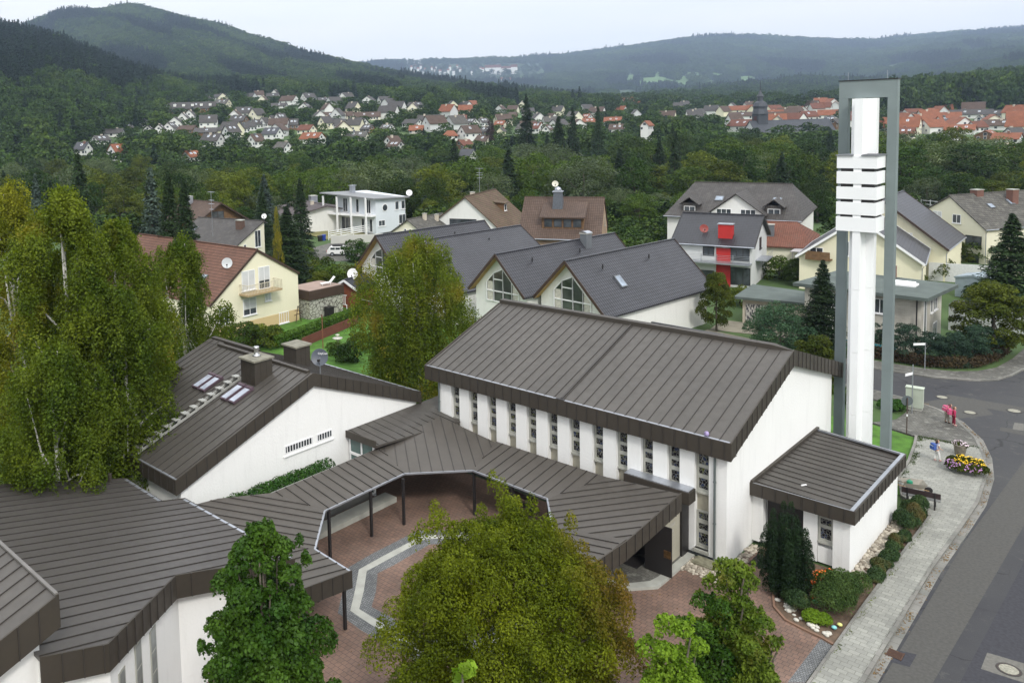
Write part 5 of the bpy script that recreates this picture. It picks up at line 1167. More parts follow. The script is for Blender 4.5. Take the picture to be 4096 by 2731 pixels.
b = MB(); b.lathe([(.75, 0), (.78, .05), (.6, .06)], (-109.29, 109.9, 4.7), 24, ax=(1, 0, 0)); f = b.build('round_window', M_white, t); b = MB(); b.lathe([(.001, 0), (.6, .001), (.6, .03), (.001, .031)], (-109.215, 109.9, 4.7), 20, ax=(1, 0, 0)); o = b.build('pane', M_glass, None); o.parent = f; o.matrix_parent_inverse = Matrix.Translation(-t.location)
b = MB(); b.box(-119, 110, 7.0, -118.2, 110.8, 8.4); b.box(-119.2, 109.8, 8.45, -118, 111, 8.55); b.build('chimney', M_zinc, t)
dish('satellite_dish', 'white satellite dish on the roof corner of the modern house', (-108.6, 116.0, 6.1), .7, (.6, -.75, .3), M_white, .9)
# villa, red chimney house, yellow pair, flat roof house, garage, cream block
A = (-41.1, 128.7); t = house('villa', 'large white apartment villa with dark hipped roof, central gable and dormers', A, (-.985, -.18), 18.5, 8.4, 6.5, 10.1, 5.7, 6.2, W_white, T_dgrey, ov=.6, og=.4, hip=2.4, wins=[('L', 5.0, 2.4, 1.6, 1.2, dict()), ('L', 7.2, 2.4, 1.4, 1.3, dict(shut=.9)), ('L', -6, 2.4, 1.6, 1.2, {})], sky=[('L', 4.5, 11.6, 1.2, 1.2), ('L', 4.5, 3.8, 1.2, 1.2)])
b = MB(); gp_ = [(-8.9, 5.0, 0), (-8.9, 11.6, 0), (-8.9, 11.6, 6.6), (-8.9, 8.3, 9.1), (-8.9, 5.0, 6.6)]
b.add(gp_+[(0, p[1], p[2]) for p in gp_], [(0, 1, 2, 3, 4), (9, 8, 7, 6, 5)]+[(i, i+5, (i+1) % 5+5, (i+1) % 5) for i in range(5)]); gb = b.build('gable', W_white, t, local=True)
b = MB(); b.slab([(-9.3, 4.4, 6.4), (-9.3, 8.3, 9.35), (0, 8.3, 9.35), (0, 4.4, 6.4)], .16); b.slab([(-9.3, 12.2, 6.4), (0, 12.2, 6.4), (0, 8.3, 9.35), (-9.3, 8.3, 9.35)], .16); child(b.build('gable_roof', T_dgrey, None), gb, t)
for u in (-1.6, 1.6): win(t, (-8.9, 8.3, 0), (0, -1, 0), (-1, 0, 0), u, 5.0, 2.0, 2.1, mull=2, sill=False)
b = MB(); b.box(-10.2, 5.1, 4.7, -8.91, 11.5, 4.9); 
for k in range(26): b.box(-10.2, 5.1+k*.25, 4.9, -10.17, 5.13+k*.25, 5.8)
b.box(-10.22, 5.1, 5.8, -10.15, 11.5, 5.86); b.build('balcony', M_white, t, local=True)
for y0 in (2.6, 14.0):
    b = MB(); b.prism([(-7.0, y0), (-7.0, y0+2.2), (-3, y0+2.2), (-3, y0)], 5.4, 7.6); dm = b.build('dormer', T_dgrey, t, local=True)
    b = MB(); b.slab([(-7.4, y0-.3, 7.4), (-7.4, y0+1.1, 8.5), (-2, y0+1.1, 8.5), (-2, y0-.3, 7.4)], .14); b.slab([(-7.4, y0+2.5, 7.4), (-2, y0+2.5, 7.4), (-2, y0+1.1, 8.5), (-7.4, y0+1.1, 8.5)], .14); child(b.build('dormer_roof', T_dgrey, None), dm, t)
    win(t, (-7.0, y0+1.1, 0), (0, -1, 0), (-1, 0, 0), 0, 5.75, 1.6, 1.35, mull=1)
A = (-38.8, 104.9); t = house('chimney_house', 'white house with black tiled roof and a bright red chimney column', A, (-.98, -.19), 9.6, 6.0, 5, 8.1, 5.0, 5.2, W_grey, T_black, ov=.5, og=.4, trim=M_dark,
   wins=[('L', 0, 0, .01, .01, dict(sill=False))][:0]+[('L', 3.1, 3.2, 2.2, 1.9, dict(frame=M_dark, mull=2, sill=False)), ('L', -.4, 3.6, 1.3, 1.1, dict(frame=M_dark, sill=False)), ('L', 3.1, .3, 2.4, 2.1, dict(frame=M_dark, mull=2, sill=False)), ('L', -.6, .6, 1.7, 1.2, dict(frame=M_dark, sill=False)), ('A', 0, 4, 1.2, 1.4, dict(frame=M_dark))], sky=())
M_red = plain('signal red render', (.42, .022, .02), .6, var=.05)
b = MB(); b.box(-5.62, 2.7, 0, -5.45, 4.3, 4.62); b.box(-5.4, 5.9, 6.0, -3.7, 7.9, 8.5) if False else b.box(-4.7, 2.7, 5.2, -3.7, 4.3, 7.35); b.build('chimney', M_red, t, local=True); b = MB(); b.box(-4.8, 2.6, 7.351, -3.6, 4.4, 7.44); b.build('chimney_cap', M_zinc, t, local=True)
b = MB(); b.box(-7.2, .3, 2.9, -5.63, 9.3, 3.05)
for k in range(5): b.box(-7.2, .3, 3.2+k*.19, -7.16, 9.3, 3.23+k*.19)
for k in range(6): b.box(-7.22, .3+k*1.78, 3.05, -7.17, .36+k*1.78, 4.1)
b.build('balcony', M_zinc, t, local=True); b = MB(); b.box(-3, -.9, 2.9, 1, .39, 3.0); 
for k in range(4): b.box(-3, -.9, 3.1+k*.2, 1, -.87, 3.13+k*.2)
b.build('side_balcony', M_zinc, t, local=True)
dish('satellite_dish', 'dull red satellite dish beside the bright red chimney', (-44.2, 100.2, 5.6), .6, (.6, -.75, .3), plain('dull red dish', (.25, .05, .04), .5), 1.0)
house('yellow_house', 'pale yellow gabled house with dark grey roof behind the bell tower', (-28.0, 103.2), (-.17, .985), 12.5, 6.3, 6.3, 8.6, 3.9, 3.9, W_yel, T_anth, ov=.35, og=.5, trim=M_white, wins=[('A', -1.3, 4.2, .8, 1.7, dict(mull=0)), ('A', 3.0, 4.2, .8, 1.7, dict(mull=0)), ('A', -4.2, 4.0, 1.4, 1.0, dict())], sky=[('R', 3.5, 4, .8, 1.2)])
b = MB(); b.box(-33.2, 102.3, 3.6, -30.6, 103.6, 3.75); b.box(-33.2, 102.3, 3.75, -30.6, 102.36, 4.6); tag(b.build('flower_balcony', W_wood), 'wooden balcony with flowers on the pale yellow gable', 'balcony')
house('yellow_house', 'second yellow house further back with a grey roof sloping to the right', (-29.0, 116.0), (-.05, .99), 13, 5.5, 7.0, 9.6, 4.4, 3.9, W_yel, T_anth, ov=.35, og=.5, trim=M_dwood, wins=[('A', 2.6, 4.1, 1.3, 1.5, dict(shut=.9))], gut=True)
M_felt = plain('green grey roofing felt', (.085, .105, .095), .85, var=.2, scale=.6)
t = thing('flat_roof_house', 'flat roofed pale brick house with grey green felt roof at the crossing', 'house', (-21, 84, 0))
b = MB(); b.box(-26.4, 81.4, 0, -17.2, 88.6, 4.7); b.build('wall', W_bk, t); b = MB(); b.prism([(-27.2, 80.6), (-16.55, 80.4), (-15.9, 88.3), (-26.0, 89.5)], 4.701, 5.0); b.build('roof', M_felt, t)
def wwin(t, O, r, n, u, z, w_, h_, **k): win(t, np.array(O)-np.array(t.location), r, n, u, z, w_, h_, **k)
for y, z, w_, h_, kk in ((82.6, .2, .9, 4.2, dict(mull=0)), (84.8, 2.9, .7, 1.3, dict(mull=0)), (86.2, 2.9, 1.2, 1.3, dict()), (86.2, .5, 1.4, 1.3, dict()), ): wwin(t, (-17.2, 0, 0), (0, 1, 0), (1, 0, 0), y, z, w_, h_, **kk)
for x, z in ((-20.3, 3.0), (-24, 3.0), (-24, .6)): wwin(t, (0, 81.4, 0), (1, 0, 0), (0, -1, 0), x, z, 1.0, 1.3)
b = MB(); b.tube([(-17.5, 81.2, 4.7), (-17.5, 81.2, 0)], .06, 8); b.build('downpipe', M_dark, t)
b = MB(); b.box(-20.6, 84.6, 5.0, -18.4, 86.0, 5.15); b.box(-20.4, 84.75, 5.15, -18.6, 85.85, 5.3); b.build('rooflight', M_white, t); b = MB(); b.box(-21.6, 88.0, 5, -20.8, 88.8, 6.1); b.build('chimney', brick('red brick', (.25, .10, .06), (.2, .08, .05), (.3, .28, .25), .24, .08), t)
t = thing('garage', 'low garage with felt roof and a peeling black and white door', 'garage', (-30, 84, 0))
b = MB(); b.prism([(-32.5, 82.6), (-27.0, 83.6), (-28.3, 88), (-33.5, 88)], 0, 2.45); b.build('wall', W_beige, t); b = MB(); b.prism([(-33.1, 81.9), (-26.7, 83.1), (-28.3, 88.5), (-34, 89)], 2.451, 2.7); b.build('roof', M_felt, t)
m, N, L, P = newmat('peeling mural'); u = uvn(N); mp_ = N.new('ShaderNodeMapping'); mp_.inputs['Scale'].default_value = (4, 1.2, 1); L.new(u.outputs[0], mp_.inputs[0]); L.new(ramp(N, L, noise(N, L, 2, 4, mp_.outputs[0]), .47, .52, (.05, .05, .06), (.5, .48, .44)), P.inputs['Base Color']); M_peel = m
b = MB(); b.prism([(-32.2, 82.62), (-30.0, 83.02), (-30.0, 82.97), (-32.2, 82.57)], .15, 2.0); b.build('door', M_peel, t)
house('cream_block', 'cream three storey house with weathered brown roof and washing on a balcony', (-25.6, 134.5), (.47, .88), 15, 8.2, 5.2, 8.7, 3.7, 4.6, W_cream2, T_grey, ov=.3, og=.25, wins=[('A', -1.8, 5.2, 1.3, 1.2, dict(shut=.95)), ('A', 1.0, 5.0, 1.2, 1.2, {}), ('A', -2.0, 2.6, 1.5, 1.2, dict(shut=.6)), ('A', .8, 2.2, 1.4, 1.3, dict(shut=.95)), ('A', 3.4, 2.1, 2.2, 1.5, dict(frame=M_dark)), ('A', 3.0, -.4, 2.4, 1.6, dict(frame=M_dark)), ('A', -4.5, 2.8, 1.4, 1.3, dict())], sky=[('R', 2.5, 5, .9, .8), ('R', 2.0, 9, .9, 1.0)], chims=[(0, 5, 1.0, .5, M_red if False else plain('brown brick chimney', (.16, .08, .06), .9)), (1.5, 9.5, .9, 1.6, plain('brown brick chimney', (.16, .08, .06), .9))])
house('tile_roof_house', 'brown tiled house cut by the right edge of the photo', (-13.5, 123), (.35, .94), 12, 4.5, 5.5, 6.5, 3.6, 3.3, W_cream2, tiles('red grey tiles', (.17, .09, .075), .8, weather=(.14, .12, .11)), ov=.3, og=.3, wins=[('A', 0, 1.5, 2.6, 1.2, dict(mull=2))])
t = house('rust_roof_house', 'low house with rust red tiled hip roof behind the red chimney house', (-37.5, 120.5), (-.95, -.25), 9, 7, 5, 5.6, 3.2, 3.4, W_cream2, T_rust, ov=.4, og=.3, hip=2.5, chims=[(-4, 5.5, .8, 1.4, M_greyframe)], gut=False)
b = MB(); b.slab([(-38, 111.5, 2.9), (-29.5, 111.5, 2.9), (-29.5, 114, 3.1), (-38, 114, 3.1)], .08); [b.box(x, 111.6, 0, x+.1, 111.7, 2.8) for x in (-37.8, -34, -29.7)]; tag(b.build('carport', plain('corrugated sheet', (.38, .36, .36), .5, .3, var=.2, scale=2)), 'grey corrugated lean-to roof below the rust red hip roof', 'carport')
t = thing('garden_wall', 'smooth grey garden wall beside the flat roofed house', 'wall', (-15.6, 92, 0)); b = MB(); b.prism([(-17.2, 91.6), (-11.5, 92.4), (-11.5, 92.65), (-17.2, 91.85)], 0, 2.3); b.build('wall', plaster('grey garden wall', (.40, .42, .40), .08), t); b = MB(); b.prism([(-17.2, 91.5), (-13, 92.1), (-13, 94.5), (-17.2, 94)], 2.305, 2.45); b.build('coping', plain('bitumen coping', (.06, .06, .065), .8, var=.3, scale=3), t)
house('garden_shed', 'pale blue grey metal garden shed behind the blue bin', (-18.2, 108), (.2, .98), 3.2, 1.8, 1.8, 2.6, 2.2, 2.2, plain('pale blue metal', (.3, .36, .4), .5, .3), plain('pale blue metal', (.3, .36, .4), .5, .3), ov=.1, og=.1, cat='shed', gut=False)
def bin_(loc, mat, label, s=1.):
    t = thing('wheeled_bin', label, 'bin', loc); b = MB(); b.add([(-.24, -.24, 0), (.24, -.24, 0), (.24, .24, 0), (-.24, .24, 0), (-.3, -.32, .95), (.3, -.32, .95), (.3, .32, .95), (-.3, .32, .95)], [(3, 2, 1, 0), (4, 5, 6, 7), (0, 1, 5, 4), (1, 2, 6, 5), (2, 3, 7, 6), (3, 0, 4, 7)]); b.build('body', mat, t, local=True)
    b = MB(); b.slab([(-.32, -.36, .99), (.32, -.36, .99), (.32, .36, 1.06), (-.32, .36, 1.06)], .05); b.build('lid', mat, t, local=True)
    for x in (-.26, .26): b = MB(); b.lathe([(.001, -.03), (.1, -.03), (.1, .03), (.001, .03)], (x, .3, .1), 12, ax=(1, 0, 0)); b.build('wheel', M_dark, t, local=True)
    return t
M_blue = plain('blue plastic', (.02, .05, .30), .5)
bin_((-17.0, 95.8, 0), M_blue, 'dark blue wheeled bin beside the flat roofed house'); bin_(tuple(G(*(2175/1.68, 700+440/1.68))), M_blue, 'blue wheeled bin below the modern white house'); bin_(tuple(G(*(2150/1.68, 700+445/1.68))), M_dark, 'black wheeled bin next to the blue one below the modern house')
b = MB(); b.prism([(-24, 116.5), (-17.5, 118), (-17.5, 118.15), (-24, 116.65)], 0, 2.2); tag(b.build('garden_fence', plain('white grey fence boards', (.55, .56, .55), .7, var=.1, scale=6)), 'plain white board fence at the foot of the yellow houses', 'fence')
# left mid houses
A = (-116.7, 78.5); house('wooden_gable_house', 'house with dark tiled roof and brown timber gable holding one wide window', A, (-1, .05), 12, 5.2, 5.6, 8.0, 4.9, 4.6, W_wood, T_brown2, ov=.5, og=.8, trim=M_dwood, wins=[('A', -.3, 5.3, 2.4, 1.3, dict(mull=1, frame=M_dwood))], chims=[(-1, 9, .9, 1.3, M_zinc)])
A = (-102.7, 76.8); t = house('split_roof_house', 'white house with long lean-to brown tiled roof and tall slanted gable window', A, (-.975, -.22), 14, 7.2, .6, 6.1, 2.8, 5.8, W_cream2, T_dgrey, ov=.4, og=.25, wins=[('A', -1.4, 2.2, 1.4, 2.6, dict(mull=1)), ('A', -4.4, 1.9, .6, 1.1, dict(mull=0))], chims=[(-2.2, 3.0, .9, 1.2, plain('brown clad chimney', (.10, .06, .045), .7))], sky=[('L', 3.6, 12.0, 1.2, 1.4)])
dish('satellite_dish', 'white satellite dish at the foot of the brown timber gable', (-105.6, 79.0, 5.4), .5, (.5, -.8, .3), M_white, 1.0)
house('low_brown_house', 'wide low house with flat brown roof left of the modern white house', (-119.5, 104.5), (-.93, .36), 17, 8.0, 8.0, 5.0, 3.3, 3.3, W_white, plain('brown bitumen shingles', (.085, .07, .07), .9, var=.25, scale=.8), ov=.8, og=.8, chims=[(-1, 6, .6, .7, W_beige), (2, 14, 1.4, 1.2, M_zinc)])
# ================================================================== THE TOWN
Z = {1: (0, 1.68), 2: (1300, 1.68), 3: (2600, 1.572)}
RC = {'k': ('dark grey', T_dgrey), 'a': ('anthracite', T_anth), 'b': ('brown', T_brown2), 'o': ('orange', T_orange), 'r': ('rust red', T_rust), 'g': ('weathered grey', T_grey)}
M_slate = tiles('slate', (.055, .06, .07), .6, .3, .3)
RC['s'] = ('blue slate', M_slate)
WC = {'w': ('white', W_white), 'c': ('cream', W_cream2), 'y': ('yellow', W_yel), 'g': ('grey', W_grey), 'n': ('brown', W_wood), 'p': ('pale brick', W_bk)}
TY = {'G': 'gable fronted house', 'S': 'broad sided house', 'R': 'corner seen house', 'L': 'angled house', 'T': 'long terrace', 'H': 'hip roofed house'}
TOWN = """1 291 425 930 1000 R k w;1 500 640 955 1045 R a w;1 612 765 910 968 L k w;1 700 850 868 918 S k w;1 740 845 968 1088 L o w;1 815 915 828 880 H k w;1 902 1012 788 852 H k w
1 965 1045 845 895 G k w;1 1035 1125 835 900 G k w;1 1090 1190 822 893 G k w;1 1125 1250 785 866 G k w;1 1190 1290 755 838 G k w;1 1245 1330 738 822 G k w
1 1030 1480 688 765 T k n;1 1295 1445 636 688 H g c;1 1450 1560 632 672 H k g;1 1450 1585 668 722 R g y;1 1600 1732 718 795 S k w;1 1355 1482 772 862 S k w;1 1195 1360 842 895 R b n
1 1545 1700 776 842 R k n;1 1495 1640 840 942 L k g;1 1580 1692 828 890 L k w;1 1635 1735 818 876 L k w;1 1680 1778 803 862 L k w;1 1750 1850 788 858 L k w;1 1810 1900 776 856 L k c;1 1857 1940 762 856 L k w
1 1760 1925 858 934 R a w;1 1948 2022 798 870 S k n;1 2000 2148 838 898 R r c;1 2012 2208 890 966 R o w;1 1665 1790 898 988 L b w;1 1348 1532 896 986 R k w;1 1318 1482 866 912 S k n;1 1840 1982 953 1022 R g w;1 1235 1345 1012 1086 L o w
1 1810 1900 626 672 S k w;1 1888 2036 643 705 R b w;1 2033 2150 626 692 L k w;1 2150 2242 655 690 S k g;1 2240 2325 628 668 S k w;1 1835 1950 698 728 S k w;1 2008 2100 694 748 G k w;1 2170 2340 752 806 T b c;1 2140 2262 782 866 L k y
1 2260 2345 800 882 S k w;2 0 130 798 862 S k w;2 0 210 752 800 T b c;2 205 390 752 806 T b c;2 190 312 796 852 R k w;2 250 342 648 696 G k w;2 555 680 686 732 H k c;2 778 915 718 772 H b y
2 240 360 846 892 R k n;2 370 490 840 888 R g w;2 520 676 816 852 R k w;2 628 790 772 834 S k g;2 145 302 882 944 S g c;2 410 512 914 992 L b w;2 430 535 960 1015 R b w;2 572 676 846 898 S o p;2 895 966 782 818 S r w
2 950 1042 798 844 R k w;2 1035 1105 792 848 L k w;2 795 906 888 938 H o w;2 890 1065 842 942 L b w;2 1048 1142 850 908 R k n;2 1000 1150 908 978 R b c;2 868 1012 938 1004 L r n;2 920 1012 1002 1094 R a w;2 1150 1222 820 858 S o y
2 1150 1212 856 910 G g y;2 1245 1300 752 790 S b n;2 1280 1400 832 902 R g g;2 1388 1482 822 894 R r w;2 1450 1528 842 918 G b w;2 1500 1560 762 806 R b w;2 1725 1812 766 806 R o w;2 1735 1832 794 840 S o w;2 1880 2002 786 840 S o w
2 1915 2022 834 892 S b w;2 2113 2188 812 962 G o w;2 1980 2092 654 712 L o w;2 2085 2180 654 702 L o w;2 2240 2350 652 704 L k w;2 1770 1845 1084 1132 S g n;3 60 172 606 658 R k c;3 175 282 602 656 R k w;3 140 212 645 688 S k w
3 488 536 646 688 G k w;3 490 632 665 712 S o c;3 600 692 660 718 R o c;3 500 662 705 748 S b w;3 488 682 752 824 R r w;3 692 838 692 764 S o w;3 778 922 674 722 S r w;3 938 1052 662 704 G k w;3 930 1062 698 762 L r w
3 1060 1186 690 748 S o w;3 1100 1168 738 778 S s g;3 1118 1182 745 812 G k n;3 1250 1330 700 800 S r w;3 1255 1330 840 960 R o c;3 1455 1502 655 700 G r w;3 1568 1632 694 742 R r w;3 1455 1692 736 842 T o c;3 1560 1668 803 872 S r c
3 1678 1722 710 742 S g w;3 1700 1806 748 795 S r w;3 1790 1906 730 795 L o w;3 1828 1992 745 808 L a n;3 1830 1942 692 738 L k w;3 1900 2140 688 742 S k w;3 1910 2085 676 700 S o w;3 2108 2252 692 744 R k w;3 2035 2102 726 778 G k w
3 2108 2282 752 816 S b w;3 2265 2350 698 768 L b y;3 2008 2112 762 828 L r w;3 1868 2042 795 842 S o w;3 1845 1926 842 904 R k w;3 2040 2182 828 884 G o n;3 2175 2332 852 902 S o w;3 2150 2302 902 992 L o w;3 2243 2350 802 872 L k w;3 1450 1562 848 892 R r w"""
TH = []                                               # occupied (xv0, xv1, D)
def region(x, y):
    if x < 480: return 'low on left hillside' if y > 300 else 'up on left hillside'
    if x < 790: return 'on slope left of centre' if y > 250 else 'in uppermost row left of centre'
    if x < 1010: return 'above the white modern house'
    if x < 1300: return 'above the mossy roofed house'
    if x < 1640: return 'behind tall trees right of centre' if y > 262 else 'near the fields right of centre'
    if x < 1925: return 'round the grey town church'
    if x < 2070: return 'seen past the bell tower frame'
    return 'in the red roofed town'
items = []
for e in TOWN.replace('\n', ';').split(';'):
    z, x0, x1, y0, y1, ty, rc, wc = e.split(); z = int(z); o, s = Z[z]
    xa, xb, ya, yb = (o+int(x0)/s)/K, (o+int(x1)/s)/K, int(y0)/s/K, int(y1)/s/K; items.append((xa, xb, ya, yb, ty, rc, wc))
from collections import Counter, defaultdict
desc = lambda it: (WC[it[6]][0], TY[it[4]], RC[it[5]][0], region((it[0]+it[1])/2, it[3]))
cnt = Counter(desc(i) for i in items); seen = defaultdict(int); ORD = ['leftmost', 'second from left', 'third from left', 'fourth from left', 'fifth from left', 'sixth from left', 'seventh from left', 'eighth from left', 'ninth from left']
items.sort(key=lambda i: i[0])
for it in items:
    xa, xb, ya, yb, ty, rc, wc = it; xc = (xa+xb)/2; D, z = ground_at(xc, yb+1.5); wm = (xb-xa)*D/1902; hm = max(5.0, (yb-ya+1.5)*D/1902)
    dk = desc(it); lab = f'{dk[0]} {dk[1]} with {dk[2]} roof {dk[3]}'
    if cnt[dk] > 1: lab = lab.replace(' with ', ', ')+', '+ORD[min(8, seen[dk])]; seen[dk] += 1
    hm = min(hm, 13); TH.append((xa, xb, D, hm)); P0 = wpt(xc, D); rot = lambda a: WH*math.cos(a)+RH*math.sin(a)
    view = wpt(xc, D)/np.linalg.norm(wpt(xc, D)); lat = np.array((view[1], -view[0], 0))
    j = random.uniform(-.15, .15)
    if ty == 'G': d = view+lat*(.25+j); W2, L2 = wm*.88, max(9, wm*1.1)
    elif ty in 'SHT': d = -lat+view*(.12+j); L2, W2 = wm*.97, (10 if ty != 'T' else 10)
    elif ty == 'R': d = -lat*.8+view*.62; W2 = min(11, max(8, wm*.55)); L2 = max(7, (wm-W2*.6)/.8)
    else: d = lat*.8+view*.62; W2 = min(11, max(8, wm*.55)); L2 = max(7, (wm-W2*.6)/.8)
    d = d/np.linalg.norm(d); rgt = np.array((d[1], -d[0], 0)); n_ = 0
    if ty in 'SHT': A = P0-d*L2/2+view*W2/2
    elif ty == 'G': A = P0.copy()
    else: A = P0-d*L2/2+view*W2*.4
    e = z+hm*(.46 if ty in 'GRL' else (.42 if ty == 'T' else .45)); zr = z+hm
    if (zr-e)/(W2/2) > 1.05: e = zr-1.05*W2/2
    big = wm*1902/D > 22; ws = []
    if big:
        hh = 1.3*(1 if D < 600 else 1.2); k = int(min(3, W2//3)); lo = e-z-1.9
        for u in np.linspace(-W2*.28, W2*.28, k): ws += [('A', u, z+max(.8, lo), 1.2, hh, dict(mull=0, sill=False)), ]
        ws.append(('A', 0, e+.2, 1.5, 1.3, dict(mull=0, sill=False)))
        sd_ = 'L' if ty in 'SHTR' else 'R'
        for u in np.linspace(-L2*.36, L2*.36, 3 if ty != 'T' else 8): ws.append((sd_, u, z+max(.8, lo), 1.4, hh, dict(mull=0, sill=False)))
    sk = [('L' if ty in 'SHTR' else 'R', W2*.26, L2*f, 1.2, 1.4) for f in ((.3, .62) if random.random() < .45 else ((.45,) if random.random() < .4 else ()))] if big else ()
    ch = [(random.choice((-.6, .8)), L2*random.uniform(.3, .7), .9, 1.0, random.choice((W_beige, MATS['red brick'], M_greyframe)))] if random.random() < .6 else ()
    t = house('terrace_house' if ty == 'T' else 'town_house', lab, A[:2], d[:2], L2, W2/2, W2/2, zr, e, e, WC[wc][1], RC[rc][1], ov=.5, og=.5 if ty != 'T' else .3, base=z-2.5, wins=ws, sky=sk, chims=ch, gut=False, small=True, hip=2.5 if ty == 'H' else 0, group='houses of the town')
    if ty == 'T' and rc == 'k':
        for k in range(7):
            yy = L2*(k+.6)/7.4; b = MB(); b.box(-W2*.42, yy-1, (e+zr)/2-z-.8+2.5, -W2*.1, yy+1, (e+zr)/2-z+1.0+2.5); b.build('dormer', W_white, t, local=True)
# houses packed between the ones above, too alike to tell apart
fill = []
for (n_, x0, x1, y0, y1, rcs, lb, gp) in ((26, 470, 900, 226, 318, 'kkbkg', 'small pale house packed among others on the slope left of centre', 'packed houses of the left slope'), (22, 900, 1330, 250, 318, 'kbkogb', 'small house among gardens in the middle of the valley town', 'packed houses of the valley middle'), (10, 1340, 1650, 248, 282, 'okbo', 'small house half hidden by trees right of centre', 'half hidden houses right of centre'),
                                      (20, 1660, 1920, 244, 300, 'orobk', 'small red or brown roofed house packed round the town church', 'packed houses round the town church'), (34, 2060, 2370, 246, 318, 'oorkbo', 'small house packed tightly in the red roofed town', 'packed houses of the red roofed town')):
    c_ = 0; tr = 0
    while c_ < n_ and tr < 900:
        tr += 1; xc = random.uniform(x0, x1); yb = random.uniform(y0, y1); D, z = ground_at(xc, yb); w_ = random.uniform(9, 14)*1902/D
        if D > 1000 or D < 330 or any(a-w_*.35 < xc < b_+w_*.35 and abs(D-d) < 14 for a, b_, d, h in TH): continue
        hm = random.uniform(7, 9.5); P0 = wpt(xc, D); a_ = random.uniform(0, math.pi); d = WH*math.cos(a_)+RH*math.sin(a_); L2 = random.uniform(9, 14); W2 = random.uniform(8.5, 10.5); A = P0-d*L2/2; r_ = random.choice(rcs); WM = random.choice((W_white, W_white, W_cream2, W_grey, W_yel)); e = z+hm*.46
        ws = [('A', -2, z+1, 1.2, 1.3, dict(mull=0, sill=False)), ('A', 1.8, z+1, 1.2, 1.3, dict(mull=0, sill=False)), ('A', 0, e+.1, 1.3, 1.2, dict(mull=0, sill=False)), ('L', -2.5, z+1, 1.4, 1.3, dict(mull=0, sill=False)), ('L', 2.5, z+1, 1.4, 1.3, dict(mull=0, sill=False)), ('R', 0, z+1, 1.4, 1.3, dict(mull=0, sill=False))] if D < 620 else []
        house('town_house', lb, A[:2], d[:2], L2, W2/2, W2/2, z+hm, e, e, WM, RC[r_][1], ov=.5, og=.5, base=z-2.5, wins=ws, gut=False, small=True, group=gp, chims=[(.6, L2*.4, .8, .9, W_beige)] if random.random() < .5 else ()); TH.append((xc-w_*.5, xc+w_*.5, D, hm)); c_ += 1
# white satellite dots on some roofs are left to the roofs' own windows; the grey town church
D, z = 520, tz(1750, 520)[0]; D = 470; z = tz(1735, D)[0]
p = wpt(1722, D); q = wpt(1905, D+8); zz = lambda y: H-(y-yh(1750))/1902*D
dd_ = (q-p)/np.linalg.norm(q-p); t = house('town_church', 'grey slate church with long roof, bell tower and onion spire in the town', p[:2], dd_[:2], float(np.linalg.norm(q-p)), 11, 9, zz(277), zz(322), zz(318), W_grey, M_slate, ov=.6, og=.5, cat='church', base=z-2, gut=False)
tb = zz(277)-z+2; b = MB(); tw_ = 3.0; Zt = zz(262)-z+2; b.box(-tw_-1, 4.5, tb-13, tw_-1, 4.5+2*tw_, Zt); f = b.build('tower', M_slate, t, local=True)
b = MB(); sc_ = D/1902.; b.lathe([(4.4, 0), (3.6, 6*sc_*2), (4.0, 9*sc_*2), (3.2, 13*sc_*2), (1.6, 15*sc_*2), (1.5, 19*sc_*2), (2.0, 20*sc_*2), (1.1, 23*sc_*2), (.3, 27*sc_*2), (.1, 38*sc_*2)], (-1, 4.5+tw_, Zt), 8); child(b.build('spire', M_slate, None, local=True), f, t)
b = MB(); b.box(-2.4, 4.42, Zt-4.5, .4, 4.49, Zt-1.2); b.box(-tw_-1.08, 6.2, Zt-4.5, -tw_-1.01, 8.8, Zt-1.2); child(b.build('louvre', plain('brown louvre', (.08, .03, .025), .8), None), f, t)
for u in (10, 18, 30): b = MB(); b.lathe([(.9, 0), (.9, .9), (.1, 2)], (-5, u, zz(292)-z+2), 8, ax=(-1, 0, .4)); b.build('roof_opening', M_slate, t, local=True)
b = MB(); ap = [(10*math.cos(a)*.9, -10*math.sin(a)*.6) for a in np.linspace(0, math.pi, 7)]; b.prism(ap, 0, zz(322)-z+2); b.build('apse', W_grey, t, local=True)
b = MB(); n = len(ap); b.add([(x, y, zz(320)-z+2) for x, y in ap]+[(0, 0, zz(296)-z+2)], [(i, i+1, n) for i in range(n-1)]+[(n-1, 0, n)]); b.build('apse_roof', M_slate, t, local=True)
TH.append((1715, 1910, D, 18))
